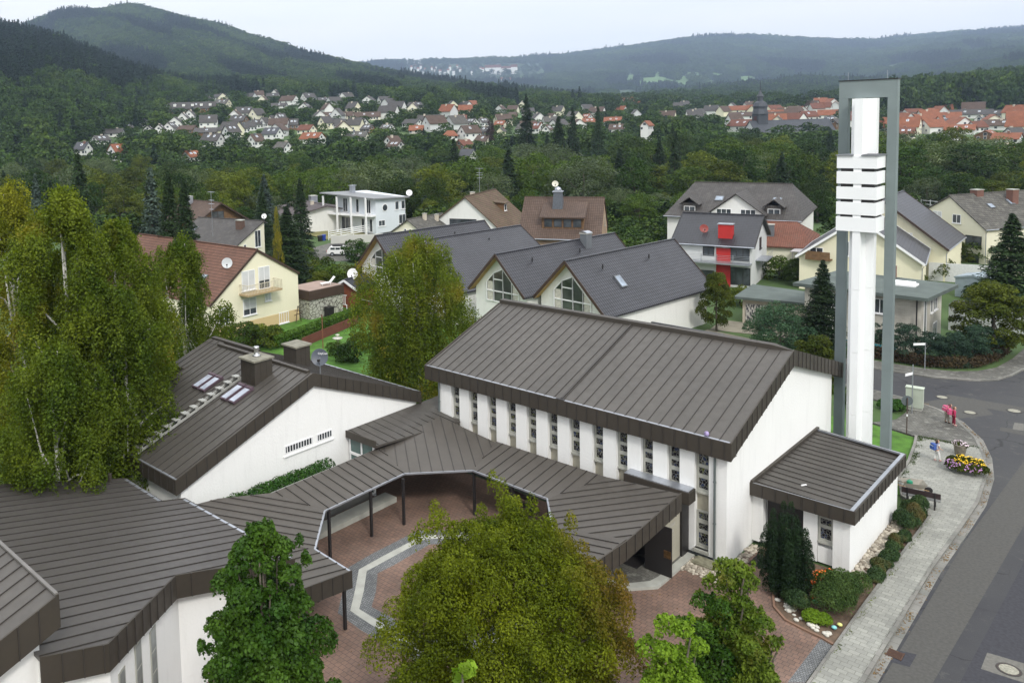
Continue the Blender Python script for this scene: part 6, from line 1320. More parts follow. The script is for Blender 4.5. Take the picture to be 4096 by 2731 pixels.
# far village and sanatorium on the ridge
def farbox(xa, xb, ya, yb, rc, lab, name='village_house', cat='house', group='houses of the far village'):
    D, z = ground_at((xa+xb)/2, yb+1); wm = (xb-xa)*D/1902; hm = (yb-ya+1)*D/1902; P0 = wpt((xa+xb)/2, D); view = P0/np.linalg.norm(P0); lat = np.array((view[1], -view[0], 0)); d = -lat
    hm = hm+16
    return house(name, lab, (P0+lat*wm/2+view*6)[:2], d[:2], wm, 9, 9, z+hm, z+hm*.72, z+hm*.72, W_white, RC[rc][1], ov=.5, og=.5, base=z-2, gut=False, small=True, cat=cat, group=group)
vx = [(575, 505, 'k'), (600, 478, 'o'), (618, 500, 'k'), (625, 470, 'r'), (645, 490, 'o'), (662, 470, 'b'), (680, 505, 'k'), (690, 492, 'o'), (722, 500, 'k'), (735, 480, 'o'), (755, 492, 'r'), (765, 475, 'k'), (790, 505, 'o'), (800, 478, 'b'), (822, 510, 'k'), (845, 500, 'o'), (857, 475, 'r'), (880, 505, 'k'), (905, 470, 'o'), (925, 492, 'r'), (1010, 478, 'b'), (1025, 472, 'o'), (1060, 485, 'r'), (1075, 490, 'o'), (1000, 505, 'k'), (1130, 560, 'r'), (1165, 562, 'b'), (1200, 560, 'o'), (1222, 562, 'k'), (1260, 560, 'o'), (1320, 562, 'k'), (1350, 566, 'r')]
for i, (x, y, r) in enumerate(vx):
    w_ = random.choice((13, 16, 19)); X = (1300+x/1.68)/K; Y = y/1.68/K
    low = y > 540; farbox(X-w_/5.8, X+w_/5.8, Y-4.2, Y+1, r, 'tiny pale house of the lower far hamlet in the distant valley' if low else 'tiny pale house of the far village on the blue ridge', group='far hamlet houses' if low else 'far village houses')
for (x0, x1, y0, y1, lb) in ((1090, 1196, 460, 506, 'long white sanatorium wing with red roof on the far ridge'), (1198, 1262, 470, 498, 'lower middle wing of the white sanatorium on the far ridge'), (1262, 1306, 458, 498, 'square right hand block of the white sanatorium on the far ridge')):
    farbox((1300+x0/1.68)/K, (1300+x1/1.68)/K, y0/1.68/K, y1/1.68/K, 'r', lb, 'sanatorium', 'building', 'sanatorium wings')
farbox((1300+1600/1.68)/K, (1300+1655/1.68)/K, 504/1.68/K, 516/1.68/K, 'g', 'lone white building on the distant slope right of the sanatorium', group='lone far buildings')
# ================================================================== TREES OF THE MIDDLE DISTANCE
def clear_of(xv, D, wpx, top):                       # would this tree hide a house that the photo shows?
    for a, b_, d, h in TH:
        if a-wpx*.45 < xv < b_+wpx*.45 and d-70 < D < d+16:
            if abs(D-d) < 16: return False
            hz_ = tz((a+b_)/2, d)[0]; row = yh(xv)-(hz_+h*(.15 if xv < 1620 else .08)-H)/d*1902
            if top < row: return False
    return True
MH = [(430, 700, 98), (745, 955, 162), (1035, 1410, 135), (1560, 1890, 145), (1860, 2180, 125), (2100, 2352, 155), (650, 780, 160), (340, 700, 70), (450, 625, 140)]
cols_ = []
def kindname(k): return {'broad': 'round green broadleaf tree', 'dark': 'dark green broadleaf tree', 'olive': 'olive green upright tree', 'willow': 'silvery grey green willow', 'conifer': 'dark conifer', 'blue': 'bluish spruce', 'purple': 'dark purple beech', 'yellow': 'yellowing tree'}[k]
def where(xv, D):
    near = 'in the front of the tree belt' if D < 181 else ('in the middle of the tree belt' if D < 245 else 'in the back of the tree belt')
    if xv < 330: return near+' beyond the birches'
    if xv < 640: return near+' above the timber gabled house'
    if xv < 960: return near+' behind the white modern house'
    if xv < 1250: return near+' behind the mossy roof'
    if xv < 1540: return near+' behind the slate chimney'
    if xv < 1920: return near+' behind the villa'
    return near+' right of the bell tower'
def belt(D0, D1, step, xr, ztop, jit, kinds):
    f = D0
    while f < D1:
        x = xr[0]+random.uniform(0, step/f*1902)
        while x < xr[1]:
            D = f+random.uniform(-.4, .4)*step; xv = x+random.uniform(-.3, .3)*step/f*1902
            k = random.choice(kinds); zt = ztop(xv, D)+random.uniform(-jit, jit); z = tz(xv, D)[0]; h = max(6.5, zt-z); top = yh(xv)-(z+h-H)/D*1902
            if k in ('conifer', 'blue'): h *= 1.12
            ok = not any(a-12 < xv < b_+12 and D < d+6 for a, b_, d in MH) and clear_of(xv, D, 9*1902/D, top)
            if ok and NT[0] < 262: plant(k, (*wpt(xv, D)[:2], z-.2), h, kindname(k)+' '+where(xv, D), group=kindname(k)+'s '+where(xv, D), wide=random.uniform(1.0, 1.45))
            x += step/f*1902*random.uniform(.8, 1.2)
        f += step*.8
kin = ['broad']*5+['dark']*4+['olive']*3+['willow']*2+['conifer']
# front edge, belt body, back edge
belt(152, 176, 9.5, (330, 2450), lambda x, D: np.interp(x, [330, 700, 1000, 1500, 1900, 2400], [9, 5.5, 5, 4.5, 6, 7.5]), 1.6, kin)
belt(184, 236, 14.5, (-20, 2420), lambda x, D: np.interp(x, [0, 700, 1000, 1400, 2400], [10, 9.5, 10, 11, 11]), 2.0, kin)
belt(250, 345, 25, (0, 2420), lambda x, D: np.interp(x, [0, 500, 700, 1000, 1400, 2400], [10, 10, 8.5, 9, 12.5, 12]), 1.8, kin)
def town(x, d):
    if d > np.interp(x, [-220, 60, 150, 250, 350, 420, 480, 700, 850, 1000, 1400, 1640, 2100, 2620], [250, 300, 410, 460, 550, 690, 800, 860, 820, 800, 880, 880, 700, 600]): return None
    for a, b_, dh, h in TH:
        if a-3 < x < b_+3 and dh-9 < d < dh+11: return None
    r = rng.uniform()
    if r < (.35 if x > 1640 else 0): return None
    r = rng.uniform(); return ('b' if r < .74 else ('o' if r < .97 else 'c'))
def filt(P, Kd, S, hbase, hk):
    o = ([], [], [])
    for p, k, s in zip(P, Kd, S):
        D = p@WH; xv = 846+1902*(p@RH)/D; h0 = 15 if k == 'c' else 11.5
        s = list(s); sc_r = rng.uniform()
        if k == 'c': s[0] *= 1.25; s[1] *= 1.25
        h = h0*s[2]; wpx = 4.2*s[0]*1902/D; ok = True
        for a, b_, dh, hh in TH:
            if a-wpx < xv < b_+wpx and D < dh < D+220:
                row = yh(xv)-(tz((a+b_)/2, dh)[0]+hh*((.62 if sc_r < .3 else .12) if xv < 1620 else (.4 if sc_r < .18 else .02))-H)/dh*1902; hmax = H+(yh(xv)-row)/1902*D-p[2]
                h = min(h, hmax)
        if h < (3.2 if D > 160 else 1.5): continue
        s[2] = h/h0; s[0] = s[1] = min(s[0], s[2]*1.35)
        o[0].append(p); o[1].append(k); o[2].append(tuple(s))
    return o
P, Kd, S = zone(345, 905, lambda f: 8.2+f*.004, town)
S = [(s[0]*.8, s[1]*.8, s[2]*(.45+.45*rng.uniform())) for s in S]; P, Kd, S = filt(P, Kd, S, 0, 0)
scatter('garden_trees', {'c': 'small dark conifers filling the gardens between the town houses', 'b': 'mass of small broadleaf trees filling the gardens of the town', 'o': 'mass of lighter green trees filling the gardens of the town'}, P, Kd, S)
def under(x, d):
    for a, b_, dh, h in TH:
        if a-4 < x < b_+4 and dh-11 < d < dh+13: return None
    for a, b_, dh in MH:
        if a-10 < x < b_+10 and (d < dh+8 if x < 1000 else dh-16 < d < dh+9): return None
    if d < 158 and x < 1000: return None
    if d < 124 and x > 1560: return None
    r = rng.uniform(); return 'b' if r < .72 else ('o' if r < .985 else 'c')
P, Kd, S = zone(104, 345, lambda f: 7.5 if f > 158 else 5, under); S = [(s[0]*1.05, s[1]*1.05, (.5+.25*rng.uniform()) if p@WH > 185 else (.5 if p@WH > 158 else .24+.1*rng.uniform())) for p, s in zip(P, S)]; P, Kd, S = filt(P, Kd, S, 0, 0)
scatter('river_wood', {'c': 'few dark conifers in the thick of the valley tree belt', 'b': 'lower broadleaf growth filling the valley tree belt', 'o': 'lighter green growth filling the valley tree belt'}, P, Kd, S)
# named conifers and eye-catching trees (position and top row read off the photograph)
for k, x, D, y, w_, lb in (('conifer', 1212, 330, 218, 34, 'very tall dark conifer standing above the town left of centre field'), ('conifer', 1318, 300, 246, 30, 'dark conifer in front of orange roofs right of centre'), ('conifer', 1285, 290, 262, 40, 'broad dark conifer beside the orange roofed houses'), ('conifer', 1376, 330, 245, 26, 'slim dark conifer between two orange roofs'),
    ('conifer', 1555, 250, 300, 30, 'dark conifer rising from the belt left of the town church'), ('blue', 345, 100, 385, 60, 'tall blue spruce behind the cream house and birches'), ('finecon', 385, 96, 395, 62, 'tall dark spruce beside the blue spruce'), ('finecon', 420, 92, 412, 66, 'broad dark spruce nearest the timber gabled house'),
    ('finecon', 600, 132, 428, 40, 'dark conifer with brownish tips right of the timber gable'), ('blue', 606, 150, 400, 40, 'grey blue spruce behind the timber gabled house'), ('finecon', 655, 103, 475, 80, 'wide dark fir right of the split roof house'), ('finecon', 688, 128, 410, 42, 'tall dark conifer left of the modern white house'),
    ('conifer', 180, 135, 345, 50, 'tall dark pine beyond the birches at left'), ('blue', 80, 110, 400, 42, 'dull blue spruce poking above the golden birch'), ('yellow', 632, 99, 478, 24, 'bright yellow green young tree in front of the fir'),
    ('purple', 1128, 420, 273, 20, 'dark purple beech among the houses left of centre'), ('purple', 1905, 160, 478, 34, 'dark purple tree behind the bell tower'), ('willow', 828, 176, 402, 56, 'pale silvery tree directly behind the modern white house'), ('olive', 550, 170, 385, 90, 'large olive green tree above the timber gabled house'),
    ('broad', 1210, 150, 432, 70, 'bright green tree between the two brown roofed houses'), ('fineolive', 1650, 78, 622, 78, 'yellowing maple between the row houses and the garage'), ('dark', 2150, 170, 380, 110, 'dark tree beyond the white railings at right'),
    ('broad', 1800, 118, 600, 60, 'rounded garden tree in front of the yellow house'), ('dark', 1785, 115, 570, 60, 'dark shrub like tree below the rust red roof'), ('finecon', 2335, 80, 492, 100, 'dark spruce cut by the right edge of the photo'),
    ('broad', 990, 175, 405, 90, 'large light green tree above the small pale house'), ('conifer', 1045, 230, 318, 40, 'dark conifer at the back of the belt near centre')):
    plantD(k, x, D, y, lb, w_=w_)
# ================================================================== NEAR TREES AND PLANTS
def birch(name, label, xv, D, ytop, w_, n, hang, seed, mat, size=.13, zlo=1.5, lean=0, k=46):
    z0 = 0; p = wpt(xv, D); h = H-(ytop-yh(xv))/1902*D; r = w_*D/1902/2; rs = np.random.default_rng(seed)
    t = thing(name, label, 'tree', (p[0], p[1], 0)); cl = []
    for i in range(k):
        u = (i+.5)/k; a = i*2.4+rs.uniform(-.5, .5); zz = zlo+1+(h-zlo-1.2)*u; rr = r*(math.sin(math.pi*min(1, (.12+.88*(1-u))**.8))**.6 if u > .5 else (.75+.25*math.sin(math.pi*u)))*rs.uniform(.35, 1.0)*(1 if u < .8 else (1-u)*4+.15)
        c = r*.30*rs.uniform(.6, 1.2)*(1.1-.55*u); cl.append((math.cos(a)*rr, math.sin(a)*rr, zz, c, c, c*1.35))
    cl.append((0, 0, h-.5, .22, .22, .55)); cl.append((.5, .3, h-1.4, .3, .3, .6))
    b = MB(); pts = trunkmesh(b, h, h*.010+.05, cl, 14, seed, top=.93); b.build('trunk', M_birch, t, local=True, smooth=True)
    V, Fq = birch_leaves(cl, n, size, hang, seed); V[:, 2] = np.maximum(V[:, 2], .2); npmesh('crown', V, Fq, mat, t)
    return t
LB1 = leafmat('golden birch leaves', (.125, .150, .012), (.24, .245, .022), trans=.3, scale=.5, c3=(.30, .26, .03), rnd=.0)
LB2 = leafmat('green birch leaves', (.080, .125, .010), (.16, .20, .018), trans=.3, scale=.5, c3=(.20, .17, .02), rnd=.0)
LB3 = leafmat('deep green birch leaves', (.060, .102, .008), (.125, .165, .014), trans=.3, scale=.5, rnd=.0)
birch('birch_tree', 'golden yellow topped birch at the left edge of the photo', 15, 46, 415, 250, 60000, 1.8, 1, LB1)
birch('birch_tree', 'tall yellowish green birch with pale trunks, second from the left edge', 135, 43, 425, 290, 90000, 2.0, 2, LB2)
birch('birch_tree', 'leafy green birch right of the tallest yellowish one', 255, 47, 500, 290, 86000, 2.0, 3, LB2)
birch('birch_tree', 'shorter birch whose twigs hang over the parsonage roof', 262, 42, 660, 210, 50000, 2.0, 4, LB3, zlo=.5)
birch('birch_tree', 'dark green birch touching the cream house roof', 405, 56, 548, 230, 66000, 1.4, 5, LB3)
birch('birch_tree', 'low hanging birch beside the parish hall roof at left', 90, 38, 800, 280, 56000, 1.9, 6, LB3, zlo=.2)
birch('birch_tree', 'medium birch filling the gap between the two tallest ones', 195, 42, 600, 240, 70000, 2.2, 8, LB3, zlo=.5)
birch('weeping_birch', 'weeping birch with hanging twigs between the parsonage and the row houses', 955, 61, 545, 285, 120000, 3.6, 7, LB2, size=.13, zlo=1.0)
def tree(name, label, xv, D, ytop, w_, n, size, mat, seed, zlo=2., shoots=0, k=40, cr=.22, e='round', p=None, asp=.62, shellf=.22, bark=None, cat='tree'):
    p = wpt(xv, D) if p is None else np.array(p, float); h = H-(ytop-yh(xv))/1902*D; r = w_*D/1902/2; rs = np.random.default_rng(seed)
    t = thing(name, label, cat, (p[0], p[1], 0)); cl = []
    for i in range(k):
        u = (i+.5)/k; z = 1-2*u; a = i*2.399963; rr = math.sqrt(1-z*z); q = rs.uniform(.65, .92); c = r*cr*rs.uniform(.7, 1.3)
        ee = {'round': 1, 'egg': 1.05-.4*z, 'col': .9+.1*z}[e]
        zz = zlo+(h-zlo)*(.5+.5*z)*.96-c*.4; cl.append((math.cos(a)*rr*r*q*ee, math.sin(a)*rr*r*q*ee, zz, c, c, c*.85))
        if shoots and z > -.1:
            for j in range(shoots):
                x_, y_ = cl[-1][0]+rs.normal()*c*.7, cl[-1][1]+rs.normal()*c*.7; L_ = rs.uniform(.4, 1.0)*r*.23; cl.append((x_*.92, y_*.92, zz+c*.3+L_*.6, .13*r*.45, .13*r*.45, L_*.8))
    cl2 = [c for c in cl]; cl2 += [(0, 0, zlo+(h-zlo)*.42, r*.66, r*.66, (h-zlo)*.36), (0, 0, zlo+(h-zlo)*.40, r*.80, r*.80, (h-zlo)*.42)]
    b = MB(); trunkmesh(b, h, h*.014+.04, cl, 12, seed, top=.7); b.build('trunk', bark or M_bark, t, local=True, smooth=True)
    V, Fq = clumpleaves(cl2, n, size, asp=asp, shell=shellf); npmesh('crown', V, Fq, mat, t); return t
L_oak = leafmat('oak leaves', (.026, .072, .008), (.065, .130, .014), trans=.2, scale=.9, rnd=0); L_oak.node_tree.nodes['Principled BSDF'].inputs['Roughness'].default_value = .4
tree('oak_tree', 'glossy dark green young oak in front of the parish hall windows', 565, 22, 1215, 350, 62000, .115, L_oak, 11, zlo=1.2, shoots=2, k=70, e='egg', cr=.19)
L_hb = leafmat('hornbeam leaves', (.080, .112, .004), (.165, .195, .008), trans=.25, scale=.55, rnd=0)
n_ = L_hb.node_tree; N, L = n_.nodes, n_.links; P = N['Principled BSDF']; src = P.inputs['Base Color'].links[0].from_socket
tcx = N.new('ShaderNodeTexCoord'); dp = N.new('ShaderNodeVectorMath'); dp.operation = 'DOT_PRODUCT'; L.new(tcx.outputs['Object'], dp.inputs[0]); dp.inputs[1].default_value = (.25*.6955, .25*.7185, .05)
nn = noise(N, L, .9, 3); ad = N.new('ShaderNodeMath'); ad.operation = 'ADD'; L.new(dp.outputs['Value'], ad.inputs[0]); L.new(nn, ad.inputs[1])
hv_ = N.new('ShaderNodeMath'); hv_.operation = 'MULTIPLY'; L.new(ad.outputs[0], hv_.inputs[0]); hv_.inputs[1].default_value = .5
L.new(mixc(N, L, ramp(N, L, hv_.outputs[0], .60, .98), src, (.165, .085, .014)), P.inputs['Base Color'])
tree('hornbeam_tree', 'huge feathery yellow green hornbeam with rusty right side filling the courtyard', 1148, 26, 1245, 640, 215000, .095, L_hb, 12, zlo=.2, shoots=4, k=110, cr=.18, asp=.5)
L_ch = leafmat('cherry leaves', (.075, .135, .014), (.16, .22, .025), trans=.3, scale=1.2, rnd=0, c3=(.17, .14, .03)); L_br = leafmat('bright green leaves', (.13, .23, .015), (.22, .34, .03), trans=.3, scale=1.2, rnd=0)
tree('cherry_tree', 'slender young cherry with drooping leaves beside the red paving', 1690, 25, 1310, 190, 16000, .125, L_ch, 13, zlo=1.0, shoots=2, k=34, cr=.27, e='egg', asp=.5)
tree('shrub_tree', 'low dark leaved shrub left of the slender cherry', 1640, 24.5, 1400, 180, 13000, .11, L_oak, 14, zlo=.6, shoots=1, k=22, cr=.32, cat='shrub')
tree('shrub_tree', 'dark leaved shrub at the bottom edge right of the cherry trunk', 1745, 24, 1440, 150, 11000, .12, L_ch, 15, zlo=.4, shoots=1, k=20, cr=.32, cat='shrub')
tree('young_maple', 'bright lime green young tree at the bottom edge right of the hornbeam', 1550, 22.5, 1450, 200, 17000, .11, L_br, 16, zlo=1, shoots=2, k=24, cr=.3)
tree('young_maple', 'pale lime green treetop rising into the bottom edge in front of the hornbeam', 1040, 18.5, 1535, 140, 1800, .24, L_br, 17, zlo=2, shoots=1, k=16, cr=.34)
# yew
t = thing('yew', 'dark columnar yew of many upright spires beside the annex door', 'tree', (-12.45, 36.6, 0)); cl = []
rs = np.random.default_rng(5)
for i in range(15):
    a = i*2.4; rr = .98*math.sqrt((i+.5)/15); hh = 4.4*(1-.30*rr)*rs.uniform(.86, 1.02)
    for j in range(7): u = j/6; cl.append((math.cos(a)*rr*(.75+.3*math.sin(u*2.6)), math.sin(a)*rr*(.75+.3*math.sin(u*2.6)), .3+(hh-.55)*u, .26*(1.15-.65*u**2), .26*(1.15-.65*u**2), .42))
V, Fq = clumpleaves(cl, 46000, .085, up=.5, asp=.35, shell=.15); npmesh('crown', V, Fq, leafmat('yew needles', (.010, .024, .009), (.018, .040, .012), trans=.05, scale=2, rnd=0), t)
b = MB(); b.tube([(0, 0, 0), (0, 0, 3.0)], [.12, .04], 8); b.build('trunk', M_bark, t, local=True)
# hedges and shrubs
def shrubrow(name, label, pts, hgt, wid, n, size, mat, seed=0, cat='hedge', box=True, stems=True):
    rs = np.random.default_rng(seed); cl = []
    for (a, c) in zip(pts[:-1], pts[1:]):
        a = np.array(a, float); c = np.array(c, float); m = max(1, int(np.linalg.norm(c-a)/(wid*.28)))
        for k in range(m):
            p = a+(c-a)*(k+.5)/m
            for j in range(3 if box else 2): cl.append((p[0]+rs.normal()*.05*wid, p[1]+rs.normal()*.05*wid, hgt*(.22+.28*j)*(rs.uniform(.97, 1.03)), wid*.5, wid*.5, hgt*.24*rs.uniform(.95, 1.05)))
    c0 = np.mean(np.array(pts, float), 0); t = thing(name, label, cat, (c0[0], c0[1], 0)); cl = [(c[0]-c0[0], c[1]-c0[1], *c[2:]) for c in cl]
    V, Fq = clumpleaves(cl, n, size, shell=.12); V[:, 2] = np.maximum(V[:, 2], .02); npmesh('foliage', V, Fq, mat, t)
    b = MB()
    for c in cl[::4]: b.tube([(c[0], c[1], 0), (c[0], c[1], hgt*.6)], .03, 5)
    b.build('stem', M_bark, t, local=True); return t
L_laurel = leafmat('laurel leaves', (.028, .085, .014), (.055, .13, .022), trans=.15, scale=2, rnd=0)
shrubrow('laurel_hedge', 'clipped green laurel hedge against the white parsonage gable', [(-33.35, 20.8), (-33.3, 28.6)], 2.75, 1.15, 26000, .11, L_laurel, 1)
L_thuja = leafmat('blue green thuja', (.018, .042, .026), (.045, .085, .055), trans=.05, scale=1, rnd=.2)
hp = [(-19.5, 78.6), (-17.6, 78.3), (-15.9, 78.4), (-14.4, 79.2), (-13.5, 80.8), (-13.1, 82.6)]
tb_ = ['leftmost thuja of the hedge at the street corner', 'second thuja of the corner hedge behind the street sign', 'third thuja of the corner hedge', 'fourth thuja of the corner hedge, at the bend', 'fifth thuja of the corner hedge, past the bend', 'rightmost large thuja of the corner hedge']
for i, (x, y) in enumerate(hp):
    t = thing('thuja', tb_[i], 'shrub', (x, y, 0)); cl = envelope('round', 2.9+.4*math.sin(i*2), 1.25, 22, .42, .0, 40+i); V, Fq = clumpleaves(cl, 6500, .13, asp=.45); V[:, 2] = np.maximum(V[:, 2], .1); npmesh('foliage', V, Fq, L_thuja, t); b = MB(); b.tube([(0, 0, 0), (0, 0, 2)], .06, 6); b.build('stem', M_bark, t, local=True)
shrubrow('dry_hedge', 'brown bare undergrowth strip at the foot of the corner thujas', [(-20.5, 77.4), (-15.9, 77.3), (-14.2, 78.2), (-13.0, 79.6), (-12.3, 82.5), (-12.0, 86)], 1.0, .8, 9000, .14, leafmat('dry brown twigs', (.045, .028, .016), (.08, .06, .03), rnd=0, trans=.1), 2)
plantD('fineolive', 2300, 68, 645, 'ivy stemmed ornamental tree on the street corner at the right edge', w_=165)
tree('garden_tree', 'round leafy shrub beside the pale green street cabinet', 2072, 62, 868, 52, 9000, .13, L_laurel, 20, zlo=.2, k=20, cr=.3, cat='shrub', p=(-15.3, 64.9))
tree('garden_tree', 'green shrub seen between the white shaft and right pillar of the tower', 2020, 62.5, 850, 40, 6000, .14, L_round, 21, zlo=.2, k=16, cr=.34, cat='shrub', p=(-17.3, 63.5))
plantD('finecon', 1897, 70, 600, 'narrow dark spruce just left of the bell tower', w_=72)
t = tree('juniper', 'spreading blue green juniper in front of the garage', 1800, 71, 700, 150, 16000, .2, leafmat('juniper', (.04, .09, .045), (.075, .14, .07), trans=.1, scale=1, rnd=0), 22, zlo=.1, k=30, cr=.28, asp=.3, cat='shrub')
tree('garden_shrub', 'olive green shrub at the church gable left of the tower', 1885, 62, 775, 100, 11000, .17, L_olive, 23, zlo=.2, k=24, cr=.3, cat='shrub')
tree('garden_shrub', 'bushy green growth at the foot of the bell tower', 1935, 60, 905, 60, 6000, .15, L_round, 24, zlo=.1, k=16, cr=.34, cat='shrub')
def bush(xv, yv, h, kind, label, w_=1., cat='bush'): return plantpx(kind, xv, yv, h, label, wide=w_, cat=cat)
bush(560, 800, 2.6, 'bush', 'dark rounded bush at the foot of the cream house wall', 1.3); bush(605, 795, 2.4, 'bush', 'second rounded bush before the cream house wall', 1.1); bush(632, 780, 1.5, 'bush', 'small bush under the barred cellar window', 1)
for i, (x, y, h, k, l) in enumerate(((735, 640, 3.2, 'bush', 'reddish green bush by the white car'), (705, 655, 3.4, 'bush', 'bush left of the parked white car'), (665, 640, 4.5, 'fine', 'garden tree right of the cream house ridge'), (760, 660, 3.0, 'bush', 'green bush below the white car'), (800, 655, 3.0, 'bush', 'green bush left of the row house gable'), (820, 600, 3.4, 'bush', 'bush with reddish leaves by the concrete ramp'),
    (740, 700, 4.0, 'fineolive', 'small fruit tree beside the terrace'), (790, 700, 3.2, 'fine', 'young tree beside the red wooden shed'), (650, 590, 3.6, 'fine', 'small tree below the split roof house'), (685, 600, 2.6, 'bush', 'columnar thuja group below the split roof house'), (845, 640, 2.4, 'bush', 'small bush under the wooden soffit'),
    (800, 830, 1.8, 'bush', 'rose bush on the parsonage lawn'), (775, 815, 1.3, 'bush', 'low shrub in the parsonage lawn bed'), (830, 800, 1.7, 'bush', 'shrub at the foot of the weeping birch'), (1015, 880, 2.0, 'bush', 'bush behind the church corner'), (900, 880, 1.6, 'bush', 'low shrub under the weeping birch'),
    (1700, 700, 2.2, 'bush', 'small bush in front of the chimney house'), (1830, 655, 3.4, 'fine', 'garden tree left of the yellow house'), (1790, 640, 3.0, 'bush', 'dark bush below the carport'), (2160, 640, 2.6, 'bush', 'yellow green bush in the garden right of the yellow house'), (2200, 610, 3.2, 'fineolive', 'yellowing shrub before the cream block'), (2240, 600, 3.2, 'bush', 'bush before the balcony with washing'),
    (2110, 655, 1.5, 'bush', 'low bush along the white garden wall'), (2250, 690, 2.0, 'bush', 'garden bush right of the pale metal shed'), (1440, 640, 2.2, 'bush', 'round bush behind the row house roofs'), (470, 800, 2.2, 'bush', 'pale green bush between the birches and the cream house'), (430, 850, 2.6, 'bush', 'green bush behind the parsonage roof'), (380, 880, 3.2, 'fine', 'light green shrub behind the left parsonage roof'))):
    bush(x, y, h, k, l, 1.15, cat='bush' if k == 'bush' else 'tree')
shrubrow('garden_hedge', 'long low clipped garden hedge running from the terrace towards the cream house', [tuple(G(*(p[0]*K, p[1]*K))[:2]) for p in ((640, 800), (720, 770), (835, 725))], 1.3, 1.1, 15000, .15, leafmat('light hedge leaves', (.05, .11, .015), (.09, .17, .025), rnd=0), 7)
# red palisade fence
t = thing('palisade_fence', 'low red brown palisade fence along the parsonage lawn', 'fence', tuple(G(755*K, 775*K))); b = MB(); pa_ = G(695*K, 800*K); pb_ = G(822*K, 745*K)
for k in range(60): q = pa_+(pb_-pa_)*k/59; b.bar((q[0], q[1], .1), (q[0], q[1], 1.0), .12, .04)
b.build('pickets', plain('red brown stain', (.13, .045, .03), .8), t); b = MB(); b.bar((pa_[0], pa_[1], .45), (pb_[0], pb_[1], .45), .05, .1); b.build('rail', MATS['red brown stain'], t)
p = G(776*K, 795*K); b = MB(); b.lathe([(.22, 0), (.1, .1), (.07, .5), (.45, .75), (.48, .8), (.05, .78), (.05, 1.0), (.22, 1.1), (.02, 1.15)], p, 14); tag(b.build('bird_bath', plain('pale stone', (.6, .58, .52), .8), smooth=True), 'white tiered stone bird bath on the parsonage lawn', 'bird bath')
p = G(742*K, 800*K); b = MB(); b.tube([p, p+np.array((0, 0, 3.2))], .05, 6); tag(b.build('clothes_pole', plain('rusty pole', (.18, .07, .04), .8)), 'thin rusty pole standing behind the second parsonage chimney', 'pole')
# street bed in front of the annex
M_soil = plain('bare soil', (.11, .075, .05), .95, var=.3, scale=4, bmp=.6)
sheetpoly('planting_bed', [(-12.75, 36.2), (-12.4, 35.3), (-11.76, 34.7), (-11.06, 34.55), (-10.34, 34.45), (-9.85, 34.3), (-9.75, 38), (-9.66, 48.4), (-10.95, 48.2), (-10.95, 40), (-13, 40)], .06, M_soil, .03)
b = MB(); ed_ = [(-12.8, 37.2), (-12.75, 36.1), (-12.4, 35.25), (-11.76, 34.65), (-11.06, 34.5), (-10.34, 34.4), (-9.85, 34.25)]; e2 = off(ed_, -.1)
for i in range(len(ed_)-1): b.prism([ed_[i], ed_[i+1], e2[i+1], e2[i]], .0, .1)
tag(b.build('bed_edging', plain('brick edging', (.2, .12, .08), .9)), 'curved brick edging of the planting bed', 'edging', kind='structure')
def stones(name, label, poly, n, r0, r1, mat, z=.03, seed=1):
    rs = np.random.default_rng(seed); V = []; Fq = []; poly = np.array(poly); lo, hi = poly.min(0), poly.max(0); c = 0; base = 0
    def inside(p):
        s = False; j = len(poly)-1
        for i in range(len(poly)):
            if (poly[i][1] > p[1]) != (poly[j][1] > p[1]) and p[0] < (poly[j][0]-poly[i][0])*(p[1]-poly[i][1])/(poly[j][1]-poly[i][1])+poly[i][0]: s = not s
            j = i
        return s
    while c < n:
        p = rs.uniform(lo, hi)
        if not inside(p): continue
        r = rs.uniform(r0, r1); sq = rs.uniform(.5, .9, 3); a0 = rs.uniform(0, 6.28)
        for j, (zz, rr) in enumerate(((-.3, .7), (.15, 1.), (.65, .75), (.95, .3))):
            for k in range(7): a = a0+k*.898; q = rs.uniform(.88, 1.1); V.append((p[0]+math.cos(a)*r*rr*q*(sq[0]+.3), p[1]+math.sin(a)*r*rr*q*(sq[1]+.2), z+r*zz*sq[2]))
        for j in range(3):
            for k in range(7): Fq.append((base+j*7+k, base+j*7+(k+1) % 7, base+j*7+7+(k+1) % 7, base+j*7+7+k))
        Fq += [(base+21, base+22, base+23, base+24), (base+24, base+25, base+26, base+21)]
        base += 28; c += 1
    return tag(npmesh(name, np.array(V), np.array(Fq), mat, smooth=True), label, 'stones', kind='stuff')
m, N, L, P = newmat('river pebbles'); gi_ = N.new('ShaderNodeNewGeometry'); r_ = N.new('ShaderNodeValToRGB'); cr_ = r_.color_ramp.elements; cr_[0].color = (.20, .17, .13, 1); cr_[1].color = (.52, .47, .38, 1); e_x = r_.color_ramp.elements.new(.5); e_x.color = (.34, .30, .24, 1); L.new(gi_.outputs['Random Per Island'], r_.inputs[0]); L.new(r_.outputs[0], P.inputs['Base Color']); P.inputs['Roughness'].default_value = .7; M_peb = m
stones('pebbles', 'bed of rounded river pebbles at the church corner', [(-17.2, 35.4), (-15.0, 35.4), (-15.0, 36.9), (-16.55, 36.95)], 330, .055, .12, M_peb)
stones('pebbles', 'pebble strip along the church end wall', [(-15.15, 37.1), (-14.75, 37.1), (-14.75, 39.9), (-15.15, 39.9)], 110, .07, .13, M_peb, seed=2)
stones('pebbles', 'pebble strip under the overhanging annex wall', [(-10.93, 40.1), (-10.45, 40.1), (-10.4, 48), (-10.93, 47.8)], 420, .06, .14, M_peb, z=.08, seed=3)
M_pale = plain('pale boulder', (.5, .48, .42), .8, var=.2, scale=8)
